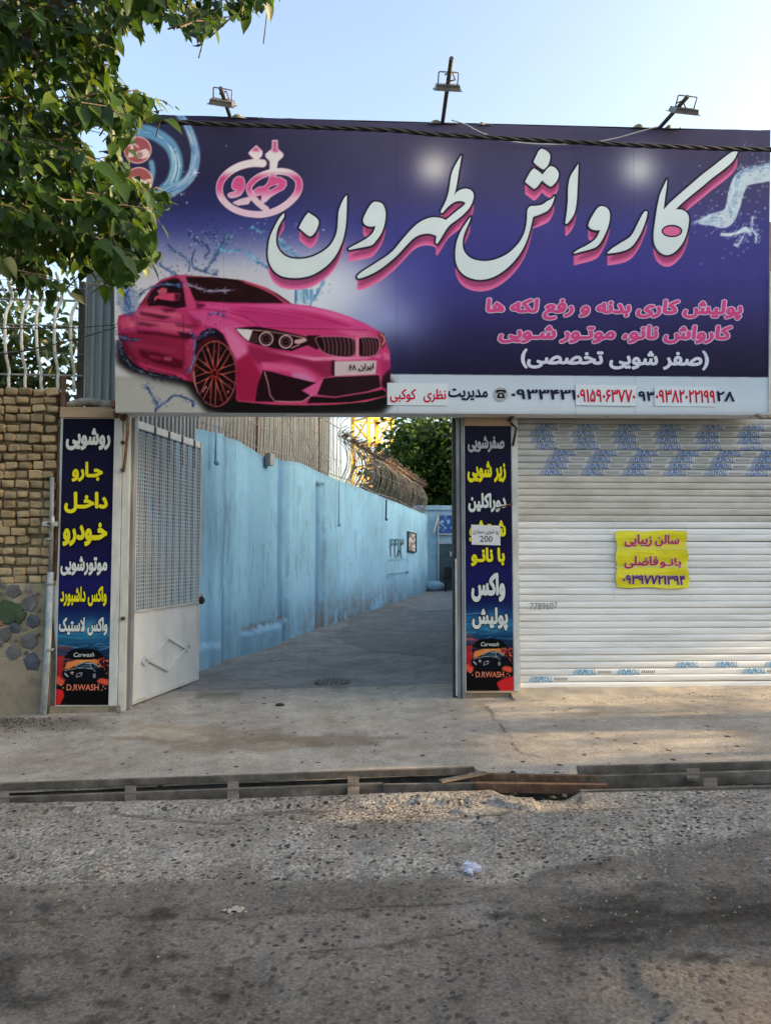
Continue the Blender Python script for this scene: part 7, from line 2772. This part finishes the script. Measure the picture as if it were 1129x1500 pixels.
# limbs
MB().tube(cr([trunk_base - Vector((0, 0, 0.1)), trunk_base + Vector((0.1, 0.05, 1.2)), trunk_base + Vector((0.05, 0, 2.4)), trunk_base + Vector((0.3, -0.1, 3.6))], False, 5), list(np.linspace(0.19, 0.12, 16)), 12).build('trunk', M['bark'], tree)
fork = trunk_base + Vector((0.3, -0.1, 3.5))
for pts, r0, r1 in (((fork, at_y(-120, 140, 4.2), at_y(20, 60, 4.2), at_y(130, -20, 4.0), at_y(330, -60, 3.7)), 0.075, 0.02),
                    ((fork, at_y(-160, 300, 4.5), at_y(0, 300, 4.6), at_y(120, 270, 4.6), at_y(180, 300, 4.5)), 0.06, 0.012),
                    ((fork, at_y(-200, 60, 4.4), at_y(-60, -100, 4.4), at_y(60, -220, 4.3)), 0.08, 0.03),
                    ((at_y(20, 60, 4.2), at_y(90, 110, 4.4), at_y(150, 150, 4.6), at_y(205, 160, 4.7)), 0.028, 0.008),
                    ((at_y(0, 300, 4.6), at_y(60, 350, 4.4), at_y(140, 370, 4.3), at_y(190, 380, 4.3)), 0.025, 0.007),
                    ((at_y(130, -20, 4.0), at_y(200, 0, 3.9), at_y(270, 15, 3.8), at_y(300, 30, 3.8)), 0.02, 0.006)):
    q = cr([Vector(p)[:] for p in pts], False, 5)
    MB().tube(q, list(np.linspace(r0, r1, len(q))), 8).build('limb', M['bark'], tree)
# the leaves that show largest are objects of their own
it = sorted(LV.items, key=lambda a: (a[0] - CAM).length / a[2])
vis = []
for a in it:
    x, y = project(np.array(a[0]))
    if 0 < x < 1129 and 0 < y < 1500:
        vis.append(a)
near = vis[:296]
ids = set(id(a) for a in near)
for a in near:
    o = piece('leaf', leafm, tree, a[0], a[1].to_euler(), (a[2],) * 3)
LV.build('foliage', LM, tree, [a for a in it if id(a) not in ids], kind='stuff')


# ------------------------------------------------------------------ farther trees
def bg_tree(name, base, blobs, nleaf, size, mat, label, cat='tree', trunk_r=0.15, seed=1, group=None, limbs=True):
    """blobs: list of (centre, radius vector) that carry the crown"""
    r_ = random.Random(seed)
    lm = leaf_mesh('leafcard', mat, size, size * 0.6)
    lv = Leaves(lm)
    t = thing(name, base, label, cat, group)
    vols = [r.x * r.y * r.z for _, r in blobs]
    tot = sum(vols)
    for (c, r), vol in zip(blobs, vols):
        n_ = int(nleaf * vol / tot)
        nc = max(3, n_ // 26)
        for i in range(nc):
            # twig clusters, mostly in the outer shell
            d_ = Vector((r_.gauss(0, 1), r_.gauss(0, 1), r_.gauss(0, 1))).normalized()
            f = r_.uniform(0.45, 1.0) ** 0.6 * r_.uniform(0.85, 1.1)
            cc = c + Vector((d_.x * r.x, d_.y * r.y, d_.z * r.z)) * f
            for j in range(26):
                p_ = cc + Vector((r_.gauss(0, 1), r_.gauss(0, 1), r_.gauss(0, 0.8))) * size * 1.9
                lv.add(p_, (r_.gauss(d_.x, 0.8), r_.gauss(d_.y, 0.8), r_.gauss(-0.4, 0.5)), (r_.gauss(0, .6), r_.gauss(0, .6), r_.gauss(0.7, 0.5)), r_.uniform(0.6, 1.3))
    lv.build('crown', mat, t)
    mb = MB()
    top = sum((c for c, _ in blobs), Vector()) / len(blobs)
    mb.tube(cr([tuple(base - Vector((0, 0, 0.2))), tuple(base.lerp(top, 0.4) + Vector((0.1, 0, 0))), tuple(base.lerp(top, 0.8))], False, 4), list(np.linspace(trunk_r, trunk_r * 0.55, 9)), 9)
    mb.build('trunk', M['bark'], t)
    if limbs:
        mb = MB()
        st_ = base.lerp(top, 0.6)
        for c, r in blobs:
            mb.tube([st_, st_.lerp(c, 0.5) + Vector((0, 0, 0.1)), c], [trunk_r * 0.5, trunk_r * 0.35, trunk_r * 0.12], 6)
        mb.build('limbs', M['bark'], t)
    return t


GREEN = leaf_mat('far_tree_leaf', (0.022, 0.050, 0.012), (0.040, 0.085, 0.018), (0.075, 0.125, 0.025), 0.3)
GREEN2 = leaf_mat('wall_tree_leaf', (0.020, 0.045, 0.012), (0.035, 0.070, 0.016), (0.055, 0.095, 0.022), 0.3)
Yt = 41.0
bl = []
for (x, y, rx, ry) in ((590, 700, 32, 50), (620, 668, 34, 46), (650, 690, 34, 60), (608, 640, 22, 24), (640, 632, 18, 18), (676, 650, 26, 34), (575, 720, 24, 30), (700, 700, 60, 90), (740, 660, 50, 70), (630, 740, 60, 34), (598, 622, 10, 12), (664, 672, 14, 14)):
    c = at_y(x, y, Yt + rt.uniform(-2, 2))
    bl.append((c, Vector((rx / FPX * Yt, 3.0 * min(1, ry / 40), ry / FPX * Yt))))
bg_tree('broadleaf_tree', Vector((4.2, Yt, gz(6) - 0.3)), bl, 30000, 0.34, GREEN, 'tall dark green tree standing beyond the end of the alley', trunk_r=0.35, seed=3)
bl = []
for (x, y, rx, ry) in ((20, 470, 26, 20), (62, 490, 24, 16), (8, 520, 34, 26), (60, 535, 30, 22), (95, 545, 22, 18), (100, 480, 12, 12), (-60, 480, 60, 60), (-30, 560, 60, 40), (40, 560, 50, 18), (95, 560, 20, 14), (28, 445, 16, 8)):
    c = at_y(x, y, 9.6 + rt.uniform(-.3, .3))
    bl.append((c, Vector((rx / FPX * 9.6, 0.3, ry / FPX * 9.6))))
bg_tree('plane_tree', Vector((-5.3, 9.7, -0.2)), bl, 2600, 0.12, GREEN2, 'leafy young tree seen through the bars of the left fence', trunk_r=0.07, seed=8)

# ------------------------------------------------------------------ tower crane beyond the alley
YC = 62.0
yel = vary('crane_yellow', (0.62, 0.36, 0.02), (0.75, 0.46, 0.04), 0.6, 0.5, 0, 1)
cr_ = thing('tower_crane', at_y(545, 812, YC) - Vector((0, 0, 1.6)), 'yellow lattice mast of a tower crane beyond the far fence', 'crane')
legs = []
for x, dy in ((516, 0.9), (540, -0.9), (574, 0.0), (551, 1.8)):
    p_ = at_y(x, 740, YC + dy)
    legs.append(Vector((p_.x, p_.y, 0)))
order = [0, 1, 2, 3]
for i, g in enumerate(legs):
    MB().box((g.x, g.y, 9.5), (0.26, 0.26, 20), 0.3).build('mast_leg', yel, cr_)
z = 1.0
while z < 19:
    for i in range(4):
        a, b = legs[order[i]], legs[order[(i + 1) % 4]]
        MB().bar(Vector((a.x, a.y, z)), Vector((b.x, b.y, z)), 0.13).build('cross_bar', yel, cr_)
        MB().bar(Vector((a.x, a.y, z)), Vector((b.x, b.y, z + 2.0)), 0.11).build('brace', yel, cr_)
        if i % 2 == 0:
            MB().bar(Vector((a.x, a.y, z + 2.0)), Vector((b.x, b.y, z)), 0.11).build('brace', yel, cr_)
    z += 2.0

# ------------------------------------------------------------------ cables
t = thing('power_cable', at_y(600, 195, 6.2), 'thick twisted black overhead cable crossing in front of the big sign', 'cable')
ctr = cr([tuple(at_y(x, y, Y_)) for x, y, Y_ in ((-300, 156, 5.7), (60, 168, 5.8), (300, 181, 5.95), (560, 190, 6.1), (640, 197, 6.15), (800, 206, 6.25), (960, 214, 6.3), (1129, 219, 6.4), (1500, 224, 6.6))], False, 40)
cps = [Vector(p) for p in ctr]
for k_ in range(3):
    pts = []
    s_ = 0
    for i, p_ in enumerate(cps):
        if i:
            s_ += (cps[i] - cps[i - 1]).length
        a = s_ * 2 * math.pi / 0.42 + k_ * 2.094
        pts.append(p_ + Vector((0, math.cos(a), math.sin(a))) * 0.0105)
    MB().tube(pts, 0.0115, 6).build('strand', M['black'], t)
mb = MB()
mb.tube(cr([tuple(at_y(-80, 532, 6.9)), tuple(at_y(30, 515, 7.0)), tuple(at_y(110, 497, 7.15)), tuple(SGN.hit(172, 481, 0.03))], False, 8), 0.006, 5)
mb.build('thin_wire', M['black'], label='lower thin black wire running from the left edge to the big sign', cat='wire', group='thin wires left of the sign')
mb = MB()
mb.tube(cr([tuple(at_y(-80, 484, 6.9)), tuple(at_y(30, 481, 7.0)), tuple(at_y(110, 480, 7.15)), tuple(SGN.hit(172, 477, 0.03))], False, 8), 0.005, 5)
mb.build('thin_wire', M['black'], label='upper thin black wire running from the left edge to the big sign', cat='wire', group='thin wires left of the sign')
# scrap of rag and cable at the sign's lower left corner
mb = MB()
for (x, y, o_) in ((178, 600, 0.3), (183, 607, 0.25), (187, 615, 0.2), (180, 612, 0.26)):
    mb.ball(FAC.hit(x, y, o_ - 0.05), 0.035, 7, 5, (1, 0.8, 1.3))
mb.tube(cr([tuple(FAC.hit(x, y, 0.2)) for x, y in ((186, 604), (193, 612), (196, 632), (194, 660), (191, 690))], False, 5), 0.016, 6)
mb.build('knotted_rag', M['rust'], label='knotted brown rag and cable tied under the lower left corner of the big sign', cat='rag')

# ------------------------------------------------------------------ litter and stones
mb = MB()
c = ground(690, 1282)
rr = random.Random(9)
n1, n2 = 9, 14
vs = []
for i in range(n1):
    for j in range(n2):
        a = 2 * math.pi * j / n2
        th = math.pi * (i + 0.5) / n1
        r_ = 0.040 * rr.uniform(0.5, 1.15)
        vs.append(c + Vector((r_ * math.sin(th) * math.cos(a) * 1.15, r_ * math.sin(th) * math.sin(a), 0.034 + r_ * 0.75 * math.cos(th))))
mb.add(vs, [(i * n2 + j, (i + 1) * n2 + j, (i + 1) * n2 + (j + 1) % n2, i * n2 + (j + 1) % n2) for i in range(n1 - 1) for j in range(n2)] + [tuple(range(n2))[::-1], tuple((n1 - 1) * n2 + j for j in range(n2))])
mb.build('crumpled_paper', flat('crumpled_white_paper', (0.50, 0.50, 0.62), 0.6), label='crumpled white plastic wrapper lying on the road', cat='litter')
for nm, lb, px, py, r0 in (('cement_crumb', 'small crumbled patch of dried cement on the near road', 348, 1333, 0.016),):
    mb = MB()
    for i in range(22):
        q = ground(px + rr.gauss(0, 8), py + rr.gauss(0, 2.5))
        mb.ball(q + Vector((0, 0, 0.001)), r0 * rr.uniform(0.3, 0.8), 7, 4, (1.2, 1, 0.25))
    mb.build(nm, flat('pale_cement', (0.36, 0.31, 0.25), 0.95), label=lb, cat='debris')
mb = MB()
c = ground(410, 1034)
mb.ball(c + Vector((0, 0, 0.01)), 0.04, 7, 4, (1.3, 0.7, 0.5))
mb.build('dark_scrap', M['black'], label='small dark scrap lying on the driveway below the drain lid', cat='debris')
# cast drain lid sunk in the alley
t = thing('manhole_cover', ground(490, 1000), 'worn round drain lid sunk in the alley floor', 'manhole cover')
c = ground(487, 1000)
mb = MB()
ring_ = [Vector((c.x + 0.22 * math.cos(a), c.y + 0.20 * math.sin(a), gz(c.x) + 0.012)) for a in np.linspace(0, 2 * math.pi, 25)[:-1]]
mb.prism([p_ - Vector((0, 0, 0.02)) for p_ in ring_], (0, 0, 0.022))
mb.build('lid', M['dull_steel'], t)
mb = MB()
for i in range(-3, 4):
    h_ = 0.19 * math.sqrt(1 - (i / 4) ** 2)
    mb.box((c.x + i * 0.055, c.y, gz(c.x) + 0.017), (0.02, 2 * h_, 0.008))
mb.build('ribs', M['dark_steel'], t)

# loose gravel and chips, more along the broken slab edge and by the wall foot
def chips(name, n_, fn, size, mat, label, seed):
    r_ = random.Random(seed)
    mb = MB()
    for i in range(n_):
        x, y = fn(r_)
        q = ground(x, y)
        s_ = size * r_.uniform(0.4, 1.3) * (1 if r_.random() < 0.95 else 2.0)
        a = r_.uniform(0, 3)
        z0 = float(ground_relief(np.array(q.x), np.array(q.y)))
        vs_ = [Vector((q.x, q.y, q.z + z0)) + Vector((math.cos(a + k__ * 2.1) * s_, math.sin(a + k__ * 2.1) * s_ * 0.8, -0.002)) for k__ in range(3)] + [Vector((q.x + r_.uniform(-.3, .3) * s_, q.y, q.z + z0 + s_ * r_.uniform(0.5, 0.9)))]
        mb.add(vs_, [(0, 1, 3), (1, 2, 3), (2, 0, 3)])
    return mb.build(name, mat, kind='stuff', label=label, cat='gravel')


gm = vary('gravel_stone', (0.14, 0.13, 0.12), (0.34, 0.32, 0.29), 60, 0.9, 0, 1)
chips('road_gravel', 1500, lambda r_: (r_.uniform(-50, 1180), 1180 + abs(r_.gauss(0, 70))), 0.007, gm, 'loose grey chippings scattered over the near road', 1)
chips('corner_gravel', 700, lambda r_: (abs(r_.gauss(0, 60)) - 20, 1052 + abs(r_.gauss(0, 9))), 0.011, M['dark_steel'], 'dark rubble and dirt along the foot of the brick wall', 2)
chips('lip_gravel', 500, lambda r_: (r_.uniform(700, 1129), 1262 + r_.gauss(0, 14)), 0.009, gm, 'pale chippings on the right part of the road', 3)
chips('shutter_grit', 500, lambda r_: (r_.uniform(700, 1129), 1016 + abs(r_.gauss(0, 6))), 0.008, M['plaster'], 'sandy grit along the foot of the shutter', 4)
# silt, leaves and rubbish lying in the drain
r_ = random.Random(12)
mb = MB()
for i in range(700):
    x = r_.uniform(-3.2, 4.5)
    f = r_.uniform(0.05, 0.95)
    y = edge_y(NW, x) * (1 - f) + edge_y(FW, x) * f
    z = gz(x) - r_.choice([0.07, 0.12, 0.2, 0.3]) - r_.uniform(0, 0.05)
    s_ = r_.uniform(0.008, 0.03)
    a = r_.uniform(0, 6)
    d1, d2 = Vector((math.cos(a), math.sin(a), r_.uniform(-.4, .4))) * s_, Vector((-math.sin(a), math.cos(a), r_.uniform(-.4, .4))) * s_ * 0.6
    c = Vector((x, y, z))
    mb.add([c - d1, c + d2, c + d1, c - d2], [(0, 1, 2, 3)])
mb.build('drain_litter', vary('dry_litter', (0.10, 0.07, 0.04), (0.36, 0.30, 0.22), 30, 0.9, 0, 1), kind='stuff', label='dry leaves and rubbish lying in the drain under the bars', cat='litter')
mb = MB()
for i in range(240):
    q = ground(r_.uniform(-40, 1170), r_.choice([r_.uniform(1040, 1120), r_.uniform(1180, 1480), 1180 + abs(r_.gauss(0, 12))]))
    s_ = r_.uniform(0.004, 0.014)
    a = r_.uniform(0, 6)
    d1, d2 = Vector((math.cos(a), math.sin(a), r_.uniform(0, .4))) * s_, Vector((-math.sin(a), math.cos(a), 0)) * s_ * 0.5
    c = q + Vector((0, 0, 0.008))
    mb.add([c - d1, c + d2, c + d1, c - d2], [(0, 1, 2, 3)])
mb.build('fallen_bits', vary('fallen_bits', (0.08, 0.055, 0.03), (0.40, 0.34, 0.24), 30, 0.9, 0, 1), kind='stuff', label='dry leaf bits and scraps scattered over the driveway and road', cat='litter')
# rough cement fillet under the shutter and pillars
xs_ = np.linspace(0.0, 9.0, 320)
vs_, fs_ = [], []
s_base = sz(757, 1008)[0]
for i, x in enumerate(xs_):
    s = s_base - 0.08 + x
    p0 = fw(s, 0, -0.05)
    for j, f in enumerate(np.linspace(0, 1, 9)):
        q = fw(s, 0, -0.05 + 0.42 * f)
        zt3 = float(sz(900, 1004, SHU)[1]) - 0.012
        zg = gz(q.x) - 0.012
        z_ = zt3 * (1 - f) ** 1.6 + zg * (1 - (1 - f) ** 1.6) + 0.02 * (float(fbm(np.array(q.x * 6), np.array(q.y * 6), 4)) - 0.5)
        vs_.append((q.x, q.y, z_ if f < 0.99 else zg - 0.02))
for i in range(len(xs_) - 1):
    for j in range(8):
        fs_.append((i * 9 + j, i * 9 + j + 1, (i + 1) * 9 + j + 1, (i + 1) * 9 + j))
mb = MB().add(vs_, fs_, True)
cc = mb.build('cement_fillet', vary('sandy_cement', (0.27, 0.235, 0.185), (0.40, 0.36, 0.30), 5, 0.95, 0.8, 60, 0.01), kind='structure')

# ------------------------------------------------------------------ unseen blockers added off the frame, to shade the scene from the low sun
HX = 15.0
blocks = BLOCKS if 'BLOCKS' in globals() else []
hm = vary('sun_blocker_render', (0.33, 0.29, 0.23), (0.45, 0.40, 0.33), 1.5, 0.9, 0.4, 15, 0.01)
tn = math.tan(R(-SUN_AZ))


def lane(x, y):
    """y at X = HX of the ray towards the sun from ground point x, y"""
    return y - (HX - x) * tn


def house(y0_, y1_, h, x0, dx, label):
    t = thing('street_house', Vector((x0 + dx / 2, (y0_ + y1_) / 2, gz(9))), label, 'house', 'houses down the street')
    MB().box((x0 + dx / 2, (y0_ + y1_) / 2, h / 2 + 0.0), (dx, y1_ - y0_, h)).build('wall', hm, t)
    MB().box((x0 + dx / 2, (y0_ + y1_) / 2, h + 0.06), (dx + 0.2, y1_ - y0_ + 0.0, 0.12)).build('roof', M['concrete'], t)
    n_ = max(1, int((y1_ - y0_) / 2))
    for i in range(n_):
        yy_ = y0_ + (i + 0.5) * (y1_ - y0_) / n_
        MB().box((x0 - 0.02, yy_, 1.7), (0.06, min(0.9, (y1_ - y0_) * 0.4), 1.0)).build('blocker_window', M['dark_steel'], t)
    return t


t = thing('sun_blocker', Vector((HX + 4, 0, gz(9))), 'unseen sun blocker added off frame to the right, with openings that let streaks of sun through', 'building')


def blk(nm, y0_, y1_, z0, z1, dx=0.4, x0=HX, mat=None):
    MB().frame_box((x0, y0_, z0), (dx, 0, 0), (0, y1_ - y0_, 0), (0, 0, z1 - z0)).build(nm, mat or hm, t)


blk('blocker_upper', -18, 4.0, 3.2, 6.7)  # openings between these added blocks shape the sun streaks on the ground
blk('blocker_upper', 4.0, 5.05, 3.42, 6.7)
blk('blocker_upper', 5.05, 6.5, 3.2, 6.7)
blk('tower', 6.5, 9.2, 3.2, 10.6)  # height set to shade the sign
for (a, b) in ((-18, 1.0), (2.5, 4.1), (4.62, 5.05), (5.95, 6.45)):
    blk('blocker_pier', a, b, 0.0, 3.2, 0.4)
blk('blocker_sill', 4.1, 4.62, 0.0, 3.07, 0.3, HX + 0.05)
blk('blocker_sill', 5.05, 5.95, 0.0, 2.78, 0.3, HX + 0.05)
blk('blocker_foot', 1.0, 2.5, 0.0, 2.2, 0.3, HX + 0.05)
blk('blocker_rear', 9.25, 22, 0.0, 9.6, 8, HX + 3)  # added out of view to keep the low sun off the alley
blk('blocker_rear', 22, 40, 0.0, 8.0, 8, HX + 3)
for i in range(8):
    blk('blocker_window', -15 + i * 2.5, -13.9 + i * 2.5, 4.2, 5.6, 0.05, HX - 0.03, M['dark_steel'])  # dark panels on the added blocker

# leaf clumps added unseen round the openings, to soften the sun patches' edges
bl = [(Vector((14.6, y_, z_)), Vector((0.25, a_, b_))) for y_, z_, a_, b_ in ((6.55, 2.9, 0.35, 0.3), (7.4, 3.15, 0.6, 0.14), (8.3, 3.0, 0.3, 0.2), (6.2, 2.3, 0.4, 0.4), (5.5, 2.75, 0.5, 0.13), (5.7, 3.2, 0.4, 0.12), (5.1, 3.0, 0.2, 0.3), (4.3, 3.05, 0.3, 0.1), (4.5, 3.45, 0.3, 0.1), (2.3, 2.9, 0.3, 0.3), (1.5, 3.2, 0.6, 0.12), (7.9, 2.1, 0.18, 0.3))]
bg_tree('leafy_sun_blocker', Vector((14.5, 6.2, gz(9))), bl, 1500, 0.10, GREEN2, 'unseen leaf clumps added round the sun blocker openings to soften the sun patches', 'shrub', 0.05, 17)
